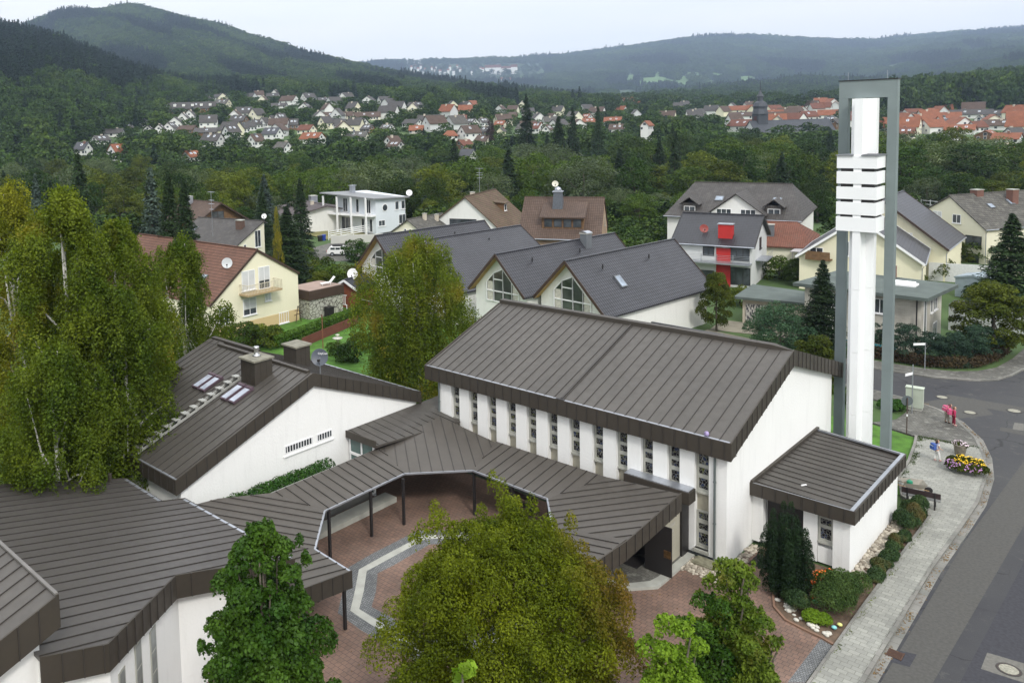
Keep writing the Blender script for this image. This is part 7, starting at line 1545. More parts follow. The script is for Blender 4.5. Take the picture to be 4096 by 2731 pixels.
stones('boulders', 'pale stones lining the curved planting bed', [(-12.55, 35.8), (-11.7, 34.85), (-10.2, 34.55), (-10.2, 34.9), (-11.5, 35.2), (-12.2, 36)], 34, .07, .14, M_pale, z=.08, seed=4)
L_jun = leafmat('ground juniper', (.030, .062, .022), (.060, .10, .032), trans=.1, scale=1.6, rnd=0, c3=(.10, .085, .03))
def low(name, label, cs, n, size, mat, cat='shrub'):
    t = thing(name, label, cat, (cs[0][0], cs[0][1], .05)); cl = [(c[0]-cs[0][0], c[1]-cs[0][1], c[2]*.45, c[3], c[3], c[2]*.6) for c in cs]
    V, Fq = clumpleaves(cl, n, size, asp=.4, shell=.2); V[:, 2] = np.maximum(V[:, 2], .02); npmesh('foliage', V, Fq, mat, t); b = MB(); b.tube([(0, 0, 0), (0, 0, cs[0][2]*.5)], .04, 6); b.build('stem', M_bark, t, local=True); return t
rs = np.random.default_rng(9)
low('ground_juniper', 'sprawling juniper between the annex wall and the sidewalk, nearest the camera', [(-10.05+rs.uniform(-.1, .1), 40.2+k*.33, rs.uniform(.3, .5), rs.uniform(.25, .38)) for k in range(9)], 16000, .09, L_jun)
low('ground_juniper', 'sprawling juniper further along the annex wall', [(-10.1+rs.uniform(-.15, .15), 43.3+k*.35, rs.uniform(.3, .55), rs.uniform(.25, .36)) for k in range(7)], 11000, .09, L_jun)
low('ground_juniper', 'taller dark juniper beside the park bench', [(-10.2+rs.uniform(-.3, .25), 46.2+k*.33, rs.uniform(.6, .95), rs.uniform(.35, .5)) for k in range(9)], 17000, .09, L_jun)
low('rounded_bush', 'big rounded green bush at the tip of the planting bed', [(-10.55, 36.7, 1.6, .75), (-10.5, 37.3, 1.5, .7), (-10.7, 36.2, 1.3, .65), (-10.3, 36.6, 1.2, .6), (-10.4, 38.0, 1.1, .55), (-10.2, 38.8, .9, .5)], 22000, .08, leafmat('box leaves', (.040, .078, .018), (.075, .12, .028), trans=.1, scale=2, rnd=0))
low('low_shrub', 'low spreading green shrub left of the rounded bush', [(-11.7, 35.7, .8, .5), (-12.0, 36.0, .7, .45)], 7000, .08, L_jun)
low('low_shrub', 'bright green perennial at the front of the planting bed', [(-10.95, 35.25, .45, .42), (-10.6, 35.4, .4, .35)], 4000, .09, L_br)
def flowers(name, label, cs, n, size, mats, leafm, nl, cat='flowers', loc=None):
    t = thing(name, label, cat, loc or (cs[0][0], cs[0][1], .05)); o = t.location; cl = [(c[0]-o[0], c[1]-o[1], c[2], c[3], c[3], c[4]) for c in cs]
    V, Fq = clumpleaves(cl, nl, .09, shell=.3); V[:, 2] = np.maximum(V[:, 2], .01); npmesh('foliage', V, Fq, leafm, t)
    for i, (m_, f0, f1, nm) in enumerate(mats):
        V, Fq = clumpleaves([(c[0], c[1], c[2]+.04, c[3]*1.03, c[4-0]*0+c[3]*1.03, c[5]*1.05) for c in cl[f0:f1]], n, size, asp=1, shell=.06, up=1); npmesh(nm, V, Fq, m_, t)
    return t
M_or = plain('orange petals', (.75, .16, .02), .6); M_ye = plain('yellow petals', (.80, .52, .02), .6); M_li = plain('lilac petals', (.42, .22, .42), .6); M_wh = plain('white pink petals', (.72, .60, .66), .6)
flowers('marigolds', 'clump of orange marigolds beside the yew', [(-11.55, 38.15, .35, .35, .35), (-11.85, 37.75, .3, .3, .3), (-11.4, 38.6, .35, .3, .3)], 130, .10, [(M_or, 0, 3, 'blossom')], L_round, 3000)
c = (G(*z4(640, 1050))+G(*z4(1040, 1150)))/2
fc = [(c[0]-.75, c[1]+.35, .35, .35, .4), (c[0]-.35, c[1]+.3, .45, .38, .45), (c[0]+.1, c[1]+.3, .45, .38, .42), (c[0]+.45, c[1]+.45, .4, .35, .38), (c[0]-.7, c[1]-.1, .3, .36, .32), (c[0]-.2, c[1]-.25, .28, .36, .3), (c[0]+.35, c[1]-.1, .3, .38, .32), (c[0]+.7, c[1]+.2, .3, .35, .3)]
flowers('flower_bed', 'mixed island of yellow, lilac and white flowers on the pavement', fc, 150, .09, [(M_ye, 1, 4, 'blossom'), (M_ye, 1, 4, 'blossom'), (M_li, 4, 7, 'blossom')], L_olive, 9000, loc=(c[0], c[1], .115))
# ================================================================== STREET FURNITURE, PEOPLE, VEHICLE
p = G(*z4(752, 838), .115); t = thing('flower_planter', 'round concrete planter with white flowers on the pavement', 'planter', tuple(p)); b = MB(); b.lathe([(.24, 0), (.26, .02), (.34, .58), (.36, .62), (.32, .64), (.30, .56)], (0, 0, 0), 20); b.build('pot', plain('aged concrete pot', (.20, .18, .14), .9, var=.3, scale=5), t, local=True, smooth=True)
cl = [(0, 0, .62, .3, .3, .18), (.25, 0, .6, .18, .18, .15), (-.25, .1, .6, .18, .18, .15)]; V, Fq = clumpleaves(cl, 1800, .08); npmesh('foliage', V, Fq, L_olive, t); V, Fq = clumpleaves([(c[0], c[1], c[2]+.04, c[3]*1.1, c[4]*1.1, c[5]) for c in cl], 160, .07, asp=1, shell=.05); npmesh('blossom', V, Fq, M_wh, t)
# bench
p = (G(*z4(100, 1450))+G(*z4(345, 1490)))/2; t = thing('park_bench', 'dark wooden park bench on black supports beside the juniper', 'bench', (-10.28, 49.65, .115), math.radians(8))
M_bw = plain('dark bench boards', (.035, .022, .022), .6); M_bs = plain('weathered bench boards', (.16, .16, .15), .7)
for k in range(3): b = MB(); b.box(-.85, -.22+k*.15, .44, .85, -.1+k*.15, .47); b.build('seat_board', M_bs, t, local=True)
b = MB(); b.box(-.85, -.3, .62, .85, -.26, .9); b.build('backrest', M_bw, t, local=True)
for x in (-.6, .6): b = MB(); b.bar((x, -.28, .0), (x, -.3, .92), .07); b.bar((x, -.28, .4), (x, .22, .42), .07, .06); b.bar((x, .2, 0), (x, .18, .42), .07); b.build('leg', M_dark, t, local=True)
# wheelbarrow
t = thing('wheelbarrow', 'wheelbarrow loaded with a green can and white bags beside the lawn', 'wheelbarrow', (-11.35, 50.75, .115), math.radians(-60)); M_bar = plain('muddy steel tray', (.27, .25, .21), .7)
b = MB(); b.add([(-.28, .1, .38), (.28, .1, .38), (.28, .85, .38), (-.28, .85, .38), (-.38, -.1, .66), (.38, -.1, .66), (.38, 1.05, .62), (-.38, 1.05, .62), (-.25, .12, .40), (.25, .12, .40), (.25, .83, .40), (-.25, .83, .40)], [(3, 2, 1, 0), (0, 1, 5, 4), (1, 2, 6, 5), (2, 3, 7, 6), (3, 0, 4, 7), (4, 5, 9, 8), (5, 6, 10, 9), (6, 7, 11, 10), (7, 4, 8, 11), (8, 9, 10, 11)]); b.build('tray', M_bar, t, local=True)
for s_ in (-1, 1): b = MB(); b.tube([(s_*.08, 1.2, .2), (s_*.25, .7, .36), (s_*.3, -.2, .48), (s_*.3, -.75, .62)], .02, 6); b.build('handle', plain('wooden handle', (.3, .2, .1), .7), t, local=True); b = MB(); b.tube([(s_*.25, .15, .4), (s_*.28, 0, .0), (s_*.28, .2, 0), (s_*.25, .35, .38)], .016, 6); b.build('leg', M_dark, t, local=True)
b = MB(); b.lathe([(.05, -.04), (.18, -.045), (.2, -.02), (.2, .02), (.18, .045), (.05, .04)], (0, 1.2, .2), 18, ax=(1, 0, 0)); b.build('wheel', M_dark, t, local=True)
b = MB(); b.lathe([(.12, 0), (.15, .05), (.14, .22), (.05, .26)], (0, 0, 0), 12); b.tube([(-.1, 0, .2), (0, 0, .34), (.1, 0, .2)], .012, 5); o = b.build('watering_can', plain('green plastic', (.02, .22, .12), .5)); o.location = (-11.1, 50.95, .53); tag(o, 'green watering can lying in the wheelbarrow', 'can')
# signs, cabinet
M_pole = plain('sign pole', (.10, .07, .06), .6, .4)
p = G(*z4(82, 598)); t = thing('road_sign', 'round traffic sign seen from its grey back on a thin pole', 'sign', tuple(p)); b = MB(); b.tube([(0, 0, 0), (0, 0, 2.45)], .035, 8); b.build('pole', M_pole, t, local=True); b = MB(); b.lathe([(.001, 0), (.33, 0), (.33, .02), (.001, .02)], (-.02, .05, 2.25), 24, ax=(-.5, .86, 0)); b.build('plate', plain('grey sign back', (.13, .15, .16), .5, .4), t, local=True)
b = MB(); b.tube([(0, 0, 1.25), (0, 0, 1.4)], .045, 8); b.build('sticker', M_white, t, local=True)
def streetsign(p, label, body, h, ang, w_=.95, side=1):
    t = thing('street_name_sign', label, 'sign', tuple(p)); b = MB(); b.tube([(0, 0, 0), (0, 0, h+.5 if side == 0 else h)], .035, 8); b.build('pole', M_zinc, t, local=True)
    d = np.array((math.cos(ang), math.sin(ang), 0)); n = np.array((d[1], -d[0], 0)); b = MB(); b.bar(d*.03+np.array((0, 0, h-.1)), d*w_+np.array((0, 0, h-.1)), .02, .18); pl = b.build('plate', M_white, t, local=True)
    tx = strokes('lettering', body, .10, plain('faded dark lettering', (.12, .12, .12), .7), .002); o = d*.06+n*.016; tx.matrix_world = Matrix(((d[0], 0, n[0], o[0]), (d[1], 0, n[1], o[1]), (0, 1, 0, h-.15), (0, 0, 0, 1))); tx.parent = pl; tx.matrix_parent_inverse = Matrix.Identity(4); return t
pa_ = G(*z6(937, 890)); streetsign(pa_, 'white street name sign on a pole in front of the corner thujas', (.8, .6, .7, -.5, 1.0, .7, .8, .6, .9, .7, .6, .7, .8), above(pa_, 1200+535/3.136), math.atan2(-.72, -.69), .95)
pb_ = G(*z6(775, 1440)); streetsign(pb_, 'tilted white street name sign beside the pale green cabinet', (.8, .6, .7, .6, .8, .6, .7, .6), 3.0, math.atan2(-1, -.35), .8, 0)
t = thing('street_cabinet', 'pale green utility cabinet at the street corner', 'cabinet', (-14.1, 65.5, .1)); b = MB(); b.box(-.45, -.2, 0.0, .45, .2, .2); b.build('plinth', M_conc, t, local=True); b = MB(); b.box(-.5, -.25, .2, .5, .25, 1.55); b.box(-.54, -.29, 1.551, .54, .29, 1.6); b.box(-.01, -.262, .25, .01, -.251, 1.5); b.build('body', plain('pale green grey enamel', (.40, .44, .36), .6), t, local=True)
t.rotation_euler = (0, 0, math.radians(5))
# manholes and gully
for i, (px_, r, lb) in enumerate(((z6(1155, 1220), .42, 'manhole cover at the far end of the pale asphalt repair'), (z6(1505, 1412), .42, 'manhole cover in the road right of the two girls'), (z6(2060, 1392), .46, 'manhole cover at the right end of the pale asphalt repair'), ((2600+1990/1.3864, 1600+1495/1.3864), .40, 'large manhole cover in the square repair at lower right'))):
    p = G(*px_); t = thing('manhole_cover', lb, 'manhole cover', (p[0], p[1], .02)); b = MB(); b.lathe([(r*.78, 0), (r, 0), (r, .012), (r*.78, .012)], (0, 0, 0), 28); b.build('ring', plain('cast iron', (.06, .055, .05), .6, .5), t, local=True); b = MB(); b.lathe([(.001, 0), (r*.76, 0), (r*.76, .015), (.001, .016)], (0, 0, 0), 24); b.build('lid', plain('concrete lid', (.26, .25, .20), .9, var=.3, scale=12), t, local=True)
    if i == 3: b = MB(); [b.box(math.cos(a)*r*.86-.02, math.sin(a)*r*.86-.02, .012, math.cos(a)*r*.86+.02, math.sin(a)*r*.86+.02, .02) for a in np.linspace(0, 6.1, 20)]; b.build('studs', M_pole, t, local=True)
t = thing('gully_grate', 'rusty gully grate at the kerb in the lower right', 'drain', (-8.0, 35.2, .024)); b = MB(); [b.box(-.22, -.25+k*.06, 0, .22, -.215+k*.06, .02) for k in range(9)]; b.box(-.26, -.29, 0, -.221, .29, .022); b.box(.221, -.29, 0, .26, .29, .022); b.build('grate', plain('rusty iron', (.09, .05, .035), .8, .3), t, local=True)
t = thing('door_grille', 'dark metal grille set in the paving by the yew', 'grille', (-13.9, 38.6, .03)); b = MB(); [b.box(-.7, -.6+k*.1, 0, .5, -.56+k*.1, .03) for k in range(12)]; b.box(-.72, -.62, 0, .52, -.605, .035); b.build('bars', M_dark, t, local=True)
b = MB(); b.prism([(-16.5, 36.2), (-15.35, 36.2), (-15.35, 36.95), (-16.5, 36.95)], .0, .16); b.prism([(-16.4, 36.28), (-15.45, 36.28), (-15.45, 36.9), (-16.4, 36.9)], .16, .17); tag(b.build('light_well', plain('mossy concrete', (.20, .19, .13), .95, var=.3, scale=5)), 'mossy concrete light well cover under the tall church window', 'light well')
M_bikes = plain('steel bike rack', (.3, .3, .32), .4, .8); b = MB()
for k in range(5): x = -27.6+k*.5; b.tube([(x, 21.0, .02), (x+.1, 20.8, .5), (x+.35, 20.8, .5), (x+.45, 21.0, .02)], .014, 5)
b.bar((-27.8, 21.0, .03), (-25, 21.0, .03), .04); tag(b.build('bicycle_rack', M_bikes), 'low steel bicycle rack under the canopy by the hall', 'bicycle rack')
# courtyard benches in the shade
t = thing('courtyard_bench', 'dark bench in the shade under the canopy', 'bench', (-25.5, 35.2, 0)); b = MB(); b.box(-1, -.25, .42, 1, .2, .47); b.build('seat', M_bw, t, local=True); b = MB(); b.box(-1, .22, .6, 1, .26, .9); b.build('backrest', M_bw, t, local=True)
for x in (-.8, .8): b = MB(); b.box(x-.03, -.2, 0, x+.03, .24, .42); b.build('leg', M_dark, t, local=True)
b = MB(); b.prism([(-31.9, 24.5), (-31.0, 24.9), (-31.0, 31.5), (-31.9, 31.5)], 0, .3); tag(b.build('low_wall', M_conc), 'low concrete ledge along the back wall under the canopy', 'ledge')
# toys in the bed
for (x, y, c_, l) in ((-11.45, 36.9, (.6, .1, .03), 'small orange red toy mushroom in the planting bed'), (-11.3, 36.65, (.05, .4, .25), 'small green toy turtle in the planting bed'), (-10.05, 35.6, (.6, .6, .2), 'pale yellow toy lying at the bed edge'), (-10.15, 35.25, (.2, .5, .5), 'turquoise toy lying at the bed edge')):
    b = MB(); b.lathe([(.05, 0), (.04, .05), (.11, .06), (.09, .11), (.02, .14)], (x, y, .08), 12); tag(b.build('garden_toy', plain('toy '+str(c_), c_, .5), smooth=True), l, 'toy')
# white estate car
M_car = plain('white car paint', (.75, .75, .74), .25, var=.02, spec=.6); p = (-96.2, 86.8, 0); t = thing('estate_car', 'white estate car with dark roof box parked in the lane', 'car', p, math.radians(38))
b = MB(); prof = [(-2.2, .35), (-2.25, .75), (-2.1, 1.0), (-1.75, 1.45), (.3, 1.47), (.95, 1.02), (2.1, .9), (2.25, .6), (2.2, .35)]
for w_, i_ in ((.82, 0),):
    n = len(prof); b.add([(x, -.85, z) for x, z in prof]+[(x, .85, z) for x, z in prof], [tuple(range(n)), tuple(range(n, 2*n))[::-1]]+[(i, i+n, (i+1) % n+n, (i+1) % n) for i in range(n)])
b.build('body', M_car, t, local=True, bev=.05)
for s_ in (-1, 1):
    for x0, x1 in ((-1.6, -.9), (-.8, -.1), (0, .55)): b = MB(); b.add([(x0, s_*.856, 1.02), (x1, s_*.856, 1.02), (x1-(.25 if x1 > .5 else 0), s_*.853, 1.38), (x0, s_*.853, 1.38)], [(0, 1, 2, 3) if s_ < 0 else (3, 2, 1, 0)]); b.build('side_window', M_glass, t, local=True)
b = MB(); b.add([(-2.06, -.7, 1.06), (-2.06, .7, 1.06), (-1.8, .65, 1.40), (-1.8, -.65, 1.40)], [(3, 2, 1, 0)]); b.build('rear_window', M_glass, t, local=True)
for s_ in (-1, 1): b = MB(); b.box(-2.27, s_*.75-.1, .65, -2.2, s_*.75+.1, .95); b.build('tail_light', plain('red lens', (.3, .01, .01), .3), t, local=True)
for x in (-1.35, 1.4):
    for s_ in (-1, 1): b = MB(); b.lathe([(.12, -.1), (.3, -.1), (.33, -.06), (.33, .06), (.3, .1), (.12, .1)], (x, s_*.8, .33), 18, ax=(0, 1, 0)); f = b.build('wheel', M_dark, t, local=True); b = MB(); b.lathe([(.01, -.105), (.2, -.105), (.2, .105), (.01, .105)], (x, s_*.8, .33), 14, ax=(0, 1, 0)); child(b.build('rim', M_zinc, None, local=True), f, t)
b = MB(); b.box(-1.4, -.4, 1.52, .2, .4, 1.78); b.build('roof_box', M_dark, t, local=True, bev=.06)
# slatted white fence, ramp and lane at the modern house
t = thing('slatted_fence', 'long white slatted fence above the concrete ramp', 'fence', tuple(G(860*K, 545*K))); fa_ = G(755*K, 552*K); fb_ = G(890*K, 528*K)
for k in range(4): b = MB(); b.bar((fa_[0], fa_[1], .5+k*.35), (fb_[0], fb_[1], .5+k*.35), .04, .16); b.build('slat', M_white, t)
for k in range(6): q = fa_+(fb_-fa_)*k/5; b = MB(); b.bar((q[0], q[1], 0), (q[0], q[1], 1.75), .08); b.build('post', M_white, t)
t = thing('retaining_wall', 'pale concrete retaining wall below the slatted fence', 'wall', tuple(G(840*K, 565*K))); b = MB(); wa_ = G(760*K, 560*K); wb_ = G(880*K, 555*K); b.bar((wa_[0], wa_[1], .7), (wb_[0], wb_[1], .7), .3, 1.4); b.build('wall', plaster('concrete render', (.5, .5, .46), .1), t)
sheetpoly('lane', [G(x*K, y*K)[:2] for x, y in ((700, 575), (760, 558), (880, 560), (820, 600), (720, 600))], .03, M_dkpave); sheetpoly('yard', [G(x*K, y*K)[:2] for x, y in ((690, 535), (780, 520), (850, 540), (760, 552))], .04, plain('dry grass', (.17, .16, .06), .95, var=.3, scale=.5))
sheetpoly('yard', [(-33.8, 78), (-26.5, 79.5), (-26.5, 83.5), (-34.5, 82.5)], .03, plain('dusty yard', (.22, .20, .15), .95, var=.25, scale=.5)); sheetpoly('yard', [(-34, 66), (-22, 69), (-24, 76), (-34, 78)], .025, MATS['dusty yard'])
b = MB(); b.slab([(-29.5, 62.0, 2.1), (-26, 62, 2.1), (-26, 64.0, 3.6), (-29.5, 64.0, 3.6)], .15); b.slab([(-29.5, 66.0, 2.1), (-26, 66, 2.1), (-26, 64.0, 3.6), (-29.5, 64.0, 3.6)], .15)
house('carport_roof', 'small black tiled outbuilding roof just behind the church ridge', (-26.0, 62.5), (-.998, .05), 6, 2.6, 2.6, 3.9, 2.3, 2.3, W_white, T_anth, ov=.2, og=.2, cat='outbuilding', gut=False)
# railing far right and left edge guard rail
t = thing('white_railing', 'white metal railing at the field edge right of the bell tower', 'railing', tuple(wpt(2110, 165))); q0 = wpt(2080, 168); q1 = wpt(2165, 160)
for k in range(3): b = MB(); b.bar((q0[0], q0[1], .8+k*.7), (q1[0], q1[1], .8+k*.7), .12, .12); b.build('rail', M_white, t)
for k in range(5): q = q0+(q1-q0)*k/4; b = MB(); b.bar((q[0], q[1], -1), (q[0], q[1], 2.4), .12); b.build('post', M_white, t)
q0 = wpt(1390, 160); q1 = wpt(1440, 165); b = MB(); b.bar((q0[0], q0[1], 1.5), (q1[0], q1[1], 1.6), .1, .3); tag(b.build('guard_rail', M_zinc), 'short pale guard rail behind the sandy brick gable', 'guard rail')
# lattice fence behind the tower
t = thing('lattice_fence', 'turquoise lattice fence seen between the tower shaft and pillar', 'fence', (-19.5, 78, 0)); b = MB()
for k in range(12): b.bar((-22+k*.3, 77.6, .2), (-21.4+k*.3, 77.6, 1.1), .03); b.bar((-21.4+k*.3, 77.62, .2), (-22+k*.3, 77.62, 1.1), .03)
b.bar((-22, 77.6, 1.15), (-18.2, 77.6, 1.15), .06); b.build('lattice', plain('turquoise paint', (.03, .28, .34), .5), t)
# ---- people: skinned figures
def person(label, loc, rz, hgt, J, skin_r, shirt, trousers, hair, shoes, extra=None, sleeves='long'):
    t = thing('person', label, 'person', loc, rz); s = hgt/1.25
    def skinned(name, pts, edges, rad, mat, lv=2):
        me = bpy.data.meshes.new(name); me.from_pydata([tuple(np.array(p)*s) for p in pts], edges, []); o = bpy.data.objects.new(name, me); C.collection.objects.link(o)
        o.modifiers.new('skin', 'SKIN'); bpy.context.view_layer.update()
        for v, r in zip(me.skin_vertices[0].data, rad): v.radius = (r*s, r*s)
        me.skin_vertices[0].data[0].use_root = True
        o.modifiers['skin'].use_smooth_shade = True; sb = o.modifiers.new('sub', 'SUBSURF'); sb.levels = lv; sb.render_levels = lv
        me.materials.append(mat); bpy.context.view_layer.update(); ev = o.evaluated_get(bpy.context.evaluated_depsgraph_get()); nm = bpy.data.meshes.new_from_object(ev); bpy.data.objects.remove(o)
        nm.materials.clear(); nm.materials.append(mat); q = bpy.data.objects.new(name, nm); C.collection.objects.link(q); q.parent = t
        nm.polygons.foreach_set('use_smooth', [True]*len(nm.polygons)); return q
    j = {k: np.array(v, float) for k, v in J.items()}
    # body: one continuous skin surface with hands of five fingers
    pts, ed, rd_ = [], [], []
    def add(p, r, par=None):
        pts.append(tuple(p)); rd_.append(r)
        if par is not None: ed.append((par, len(pts)-1))
        return len(pts)-1
    pel = add(j['pel'], .085); ch = add(j['ch'], .095, pel); nk = add(j['nk'], .036, ch); hd0 = add(j['hd']-np.array((0, .01, .05)), .06, nk); hd = add(j['hd']+np.array((0, 0, .03)), .078, hd0); add(j['hd']+np.array((0, 0, .10)), .05, hd)
    for sd_ in 'lr':
        sh = add(j['sh'+sd_], .04, ch); el_ = add(j['el'+sd_], .029, sh); wr = add(j['wr'+sd_], .02, el_); dr = j['wr'+sd_]-j['el'+sd_]; dr /= np.linalg.norm(dr); pm = add(j['wr'+sd_]+dr*.04, .024, wr)
        sdv = np.cross(dr, (0, 0, 1.)); sdv = sdv/(np.linalg.norm(sdv)+1e-6)
        for k, (o_, l_) in enumerate(((-.024, .045), (-.008, .055), (.008, .052), (.024, .042))): f1 = add(j['wr'+sd_]+dr*.075+sdv*o_, .0075, pm); add(j['wr'+sd_]+dr*(.075+l_*.7)+sdv*o_+np.array((0, 0, -.012)), .006, f1)
        tb2 = add(j['wr'+sd_]+dr*.05+sdv*.036, .009, pm); add(j['wr'+sd_]+dr*.085+sdv*.045, .007, tb2)
        hp2 = add(j['hp'+sd_], .062, pel); kn = add(j['kn'+sd_], .046, hp2); an_ = add(j['an'+sd_], .028, kn); add(j['an'+sd_]+np.array((0, .11, -.03)), .027, an_)
    body = skinned('body', pts, ed, rd_, M_skin)
    def limb(name, ks, rs_, mat):
        return skinned(name, [j[k] if isinstance(k, str) else k for k in ks], [(i, i+1) for i in range(len(ks)-1)], rs_, mat)
    P_ = [j['pel']-np.array((0, 0, .0)), j['ch'], j['nk']-np.array((0, 0, .03))]; pp = list(P_); e_ = [(0, 1), (1, 2)]; r_2 = [.105, .115, .055]
    for sd_ in 'lr':
        a = len(pp); pp += [j['sh'+sd_], j['el'+sd_]] + ([j['wr'+sd_]] if sleeves == 'long' else []); e_ += [(1, a), (a, a+1)]+([(a+1, a+2)] if sleeves == 'long' else []); r_2 += [.056, .044]+([.034] if sleeves == 'long' else [])
        if sleeves != 'long': pp[-1] = (j['sh'+sd_]+j['el'+sd_])/2
    skinned('shirt', pp, e_, r_2, shirt)
    pp = [j['pel']+np.array((0, 0, .02))]; e_ = []; r_2 = [.103]
    for sd_ in 'lr': a = len(pp); pp += [j['hp'+sd_], j['kn'+sd_], j['an'+sd_]+np.array((0, 0, .02))]; e_ += [(0, a), (a, a+1), (a+1, a+2)]; r_2 += [.08, .062, .052]
    skinned('trousers', pp, e_, r_2, trousers)
    for sd_ in 'lr': a = j['an'+sd_]; skinned('shoe', [a+np.array((0, -.03, -.035)), a+np.array((0, .05, -.04)), a+np.array((0, .13, -.045))], [(0, 1), (1, 2)], [.04, .042, .034], shoes)
    h0 = j['hd']; b = MB(); f = j.get('face', np.array((0, 1, 0))); q = Vector(f).to_track_quat('Y', 'Z').to_matrix()
    hv = [q@Vector(v) for v in ((0, -.03, .115), (0, -.055, .03), (0, -.06, -.06), (0, -.055, -.13))]; skinned('hair', [h0+np.array(v) for v in hv], [(0, 1), (1, 2), (2, 3)], [.066, .082, .07, .035], hair)
    for x in (-.028, .028): b = MB(); c = h0+np.array(q@Vector((x, .077, .02))); b.lathe([(.001, -.009), (.009, 0), (.001, .009)], tuple(c*s), 8); b.build('eye', M_dark, t, local=True)
    b = MB(); c = h0+np.array(q@Vector((0, .086, -.005))); b.lathe([(.012, -.012), (.008, .012), (.003, .028)], tuple(c*s), 8); b.build('nose', M_skin, t, local=True)
    b = MB(); c = h0+np.array(q@Vector((0, .078, -.038))); b.box(*(c*s-np.array((.016, .004, .004))*s), *(c*s+np.array((.016, .004, .004))*s)); b.build('mouth', plain('lips', (.4, .14, .12), .6), t, local=True)
    return t, s
M_skin = plain('skin', (.50, .30, .21), .6, var=.04); M_hair = plain('brown hair', (.07, .04, .025), .6); M_hair2 = plain('light brown hair', (.14, .08, .045), .6)
def stand(bend=0., step=.06, arms=((.17, .02, .62), (.16, .1, .45)), armr=None, twist=0):
    pel = np.array((0, 0, .63)); ch = np.array((0, bend*.6, .90)); nk = np.array((0, bend*1.0, 1.0)); hd = np.array((0, bend*1.35+.01, 1.105-abs(bend)*.12))
    J = dict(pel=pel, ch=ch, nk=nk, hd=hd, hpl=(.07, 0, .58), hpr=(-.07, 0, .58), knl=(.075, step*.8, .33), knr=(-.075, -step*.2, .33), anl=(.075, step, .075), anr=(-.075, -step, .075), shl=(.125, bend*.8, .955), shr=(-.125, bend*.8, .955))
    for s_, a in (('l', arms), ('r', armr or tuple((-x, y, z) for x, y, z in arms))): J['el'+s_] = a[0]; J['wr'+s_] = a[1]
    return J
def pack(t, s, mat, z=.82, y=-.17, w_=.15):
    b = MB(); b.lathe([(.10, -.17), (.145, -.15), (.15, .05), (.12, .15), (.05, .18)], (0, y*s, z*s), 12, sy=.7); b.xf(Matrix.Identity(4)); o = b.build('backpack', mat, None, smooth=True); o.parent = None; return o
def placepack(label, loc, rz, s, mat, z=.85, y=-.19, lean=0):
    t = thing('school_bag', label, 'backpack', (loc[0]+math.sin(-rz)*y*s*-1*-1, loc[1]+math.cos(rz)*y*s, loc[2]+z*s), rz)
    b = MB(); b.box(-.15*s, -.10*s, -.2*s, .15*s, .09*s, .17*s); o = b.build('body', mat, t, local=True, bev=.05*s); b = MB(); b.box(-.12*s, -.14*s, -.17*s, .12*s, -.101*s, .02*s); b.build('pocket', mat, t, local=True, bev=.02*s); b = MB(); b.box(-.13*s, -.106*s, .03*s, .13*s, -.101*s, .06*s); b.build('reflective_strip', M_white, t, local=True)
    for x in (-.08, .08): b = MB(); b.tube([(x*s, .09*s, .12*s), (x*s, .2*s, .17*s), (x*s, .30*s, .05*s), (x*s, .2*s, -.15*s), (x*s, .09*s, -.18*s)], .016*s, 6); b.build('strap', mat, t, local=True)
    return t
pk_ = lambda c: plain('cloth '+str(c), c, .85, var=.12, scale=9)
pc = G(*z4(460, 918), .115); rz_c = math.atan2(-1*RH[0], RH[1])    # child faces right in the photo
J = stand(.02, .09, ((.15, .02, .77), (.12, .16, .70)))
person('child in white trousers and red and white shirt carrying a blue school bag', tuple(pc), rz_c, 1.33, J, None, pk_((.62, .60, .62)), pk_((.68, .67, .65)), M_hair, pk_((.45, .30, .30)), sleeves='short')
placepack('blue and dark blue school bag on the child in white trousers', pc, rz_c, 1.33/1.25, pk_((.05, .10, .32)), .86, -.2)
pd_ = G(*z4(585, 440), .112); J = stand(.16, .05, ((.15, .20, .80), (.10, .36, .74))); rz_d = math.atan2(-RH[0], RH[1])
person('girl in pink top and grey trousers leaning towards the other girl', tuple(pd_), rz_d, 1.32, J, None, pk_((.42, .09, .15)), pk_((.27, .24, .20)), M_hair, M_dark)
placepack('pink school bag on the girl in grey trousers', pd_, rz_d, 1.32/1.25, pk_((.50, .10, .19)), .95, -.10)
pe_ = G(*z4(672, 472), .112); J = stand(.03, .04, ((.17, .02, .76), (.17, .06, .56))); rz_e = math.atan2(-RH[0], RH[1])-.5
person('girl dressed in crimson jacket and dark red trousers standing at the kerb', tuple(pe_), rz_e, 1.30, J, None, pk_((.42, .03, .09)), pk_((.20, .015, .035)), M_hair2, pk_((.6, .35, .35)))
placepack('bright pink school bag on the girl in crimson', pe_, rz_e, 1.30/1.25, pk_((.52, .08, .18)), .86, -.2)
for p in [q for l in PR.values() for q in l]:
    if not p['used']:
        for ch in list(p.children): bpy.data.objects.remove(ch)
        bpy.data.objects.remove(p)
    else: del p['used']
for o in bpy.data.objects:
    if 'used' in o: del o['used']
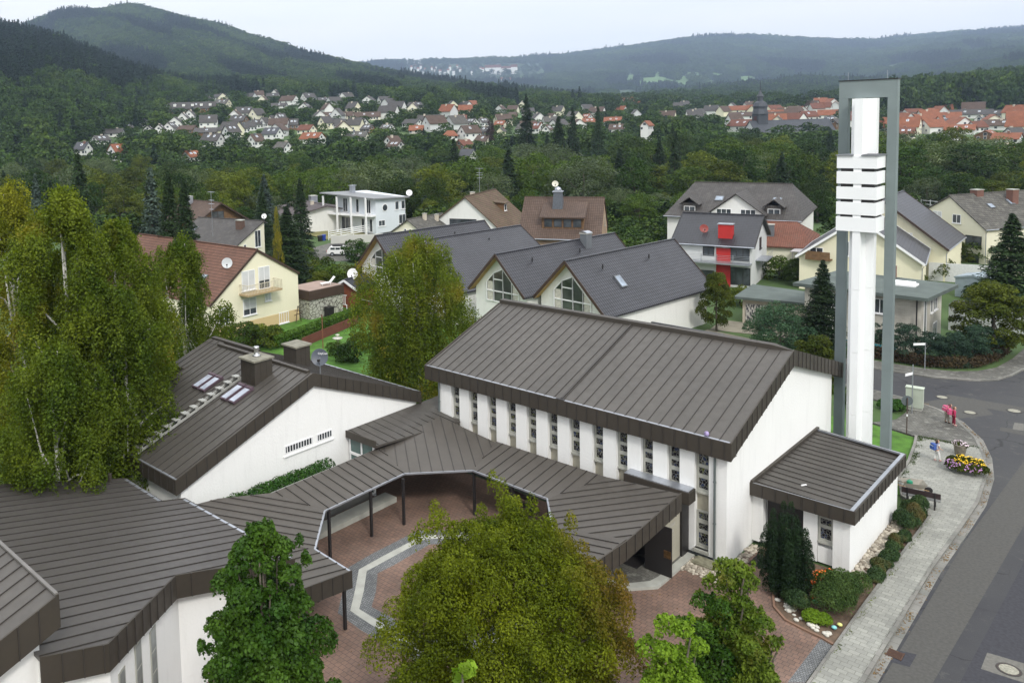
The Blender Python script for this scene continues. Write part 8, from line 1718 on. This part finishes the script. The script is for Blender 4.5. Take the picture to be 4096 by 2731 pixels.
# ---- fallen leaves and weeds along kerbs and in the yard
def litter(name, label, line, n, spread, z, mat, size=.07):
    P = []; ln = [np.array(p, float) for p in line]; seg = [np.linalg.norm(b_-a) for a, b_ in zip(ln[:-1], ln[1:])]; pr = np.array(seg)/sum(seg)
    k = rng.choice(len(seg), n, p=pr); t_ = rng.uniform(0, 1, n); P = np.array([ln[i]+(ln[i+1]-ln[i])*u for i, u in zip(k, t_)]); gate = np.array([math.sin(p[1]*1.7)+math.sin(p[1]*4.1+1)+rng.normal()*.6 for p in P]) > .2
    P = P[gate]+rng.normal(size=(gate.sum(), 2))*spread; P3 = np.concatenate([P, np.full((len(P), 1), z)], 1); Nn = rng.normal(size=(len(P3), 3))*.3; Nn[:, 2] += 1; V, Fq = leaves(P3, Nn, size, .7); V[:, 2] = np.maximum(V[:, 2], z-.01); return tag(npmesh(name, V, Fq, mat), label, 'leaves', kind='stuff')
M_fl = leafmat('fallen leaves', (.16, .085, .03), (.24, .16, .06), rnd=0, trans=0, scale=3)
litter('fallen_leaves', 'brown fallen leaves gathered in the gutter along the kerb', [(-8.15, 20), (-8.2, 33), (-8.25, 43), (-8.1, 52), (-8.35, 56), (-9, 59.4), (-9.9, 62.3), (-11.4, 65.1), (-14, 67.6)], 2600, .09, .035, M_fl)
litter('fallen_leaves', 'fallen leaves scattered over the red courtyard paving', [(-22, 19), (-18, 22), (-14, 27), (-16, 33), (-22, 30)], 900, 1.6, .045, M_fl, .08)
litter('weeds', 'weeds growing in the joints along the lawn edge of the pavement', [(-12.0, 52.7), (-11.95, 54), (-12.0, 55.5), (-12.3, 58.4), (-12.6, 60.2), (-11, 60.3), (-9.6, 60.5)], 1500, .12, .13, L_round, .08)
litter('weeds', 'weeds and dirt along the inner edge of the lower sidewalk', [(-9.6, 20), (-9.62, 31.4), (-9.62, 38), (-9.55, 48.6)], 900, .05, .13, L_olive, .06)
# ================================================================== HAZE
b = MB(); c0 = [WH*-160+RH*-400, WH*-160+RH*400, WH*6000+RH*9300, WH*6000+RH*-9300]; b.prism([tuple(q[:2]) for q in c0], -6.4, 575)
hz_o = b.build('haze', []); hm = bpy.data.materials.new('haze air'); hm.use_nodes = True; hn = hm.node_tree.nodes; hn.remove(hn['Principled BSDF']); pv = hn.new('ShaderNodeVolumePrincipled'); pv.inputs['Density'].default_value = .000115; pv.inputs['Color'].default_value = (.58, .74, 1, 1); pv.inputs['Anisotropy'].default_value = .2
hm.node_tree.links.new(pv.outputs[0], hn['Material Output'].inputs['Volume']); hz_o.data.materials.append(hm); tag(hz_o, 'pale blue haze in the valley air', 'haze', kind='stuff')
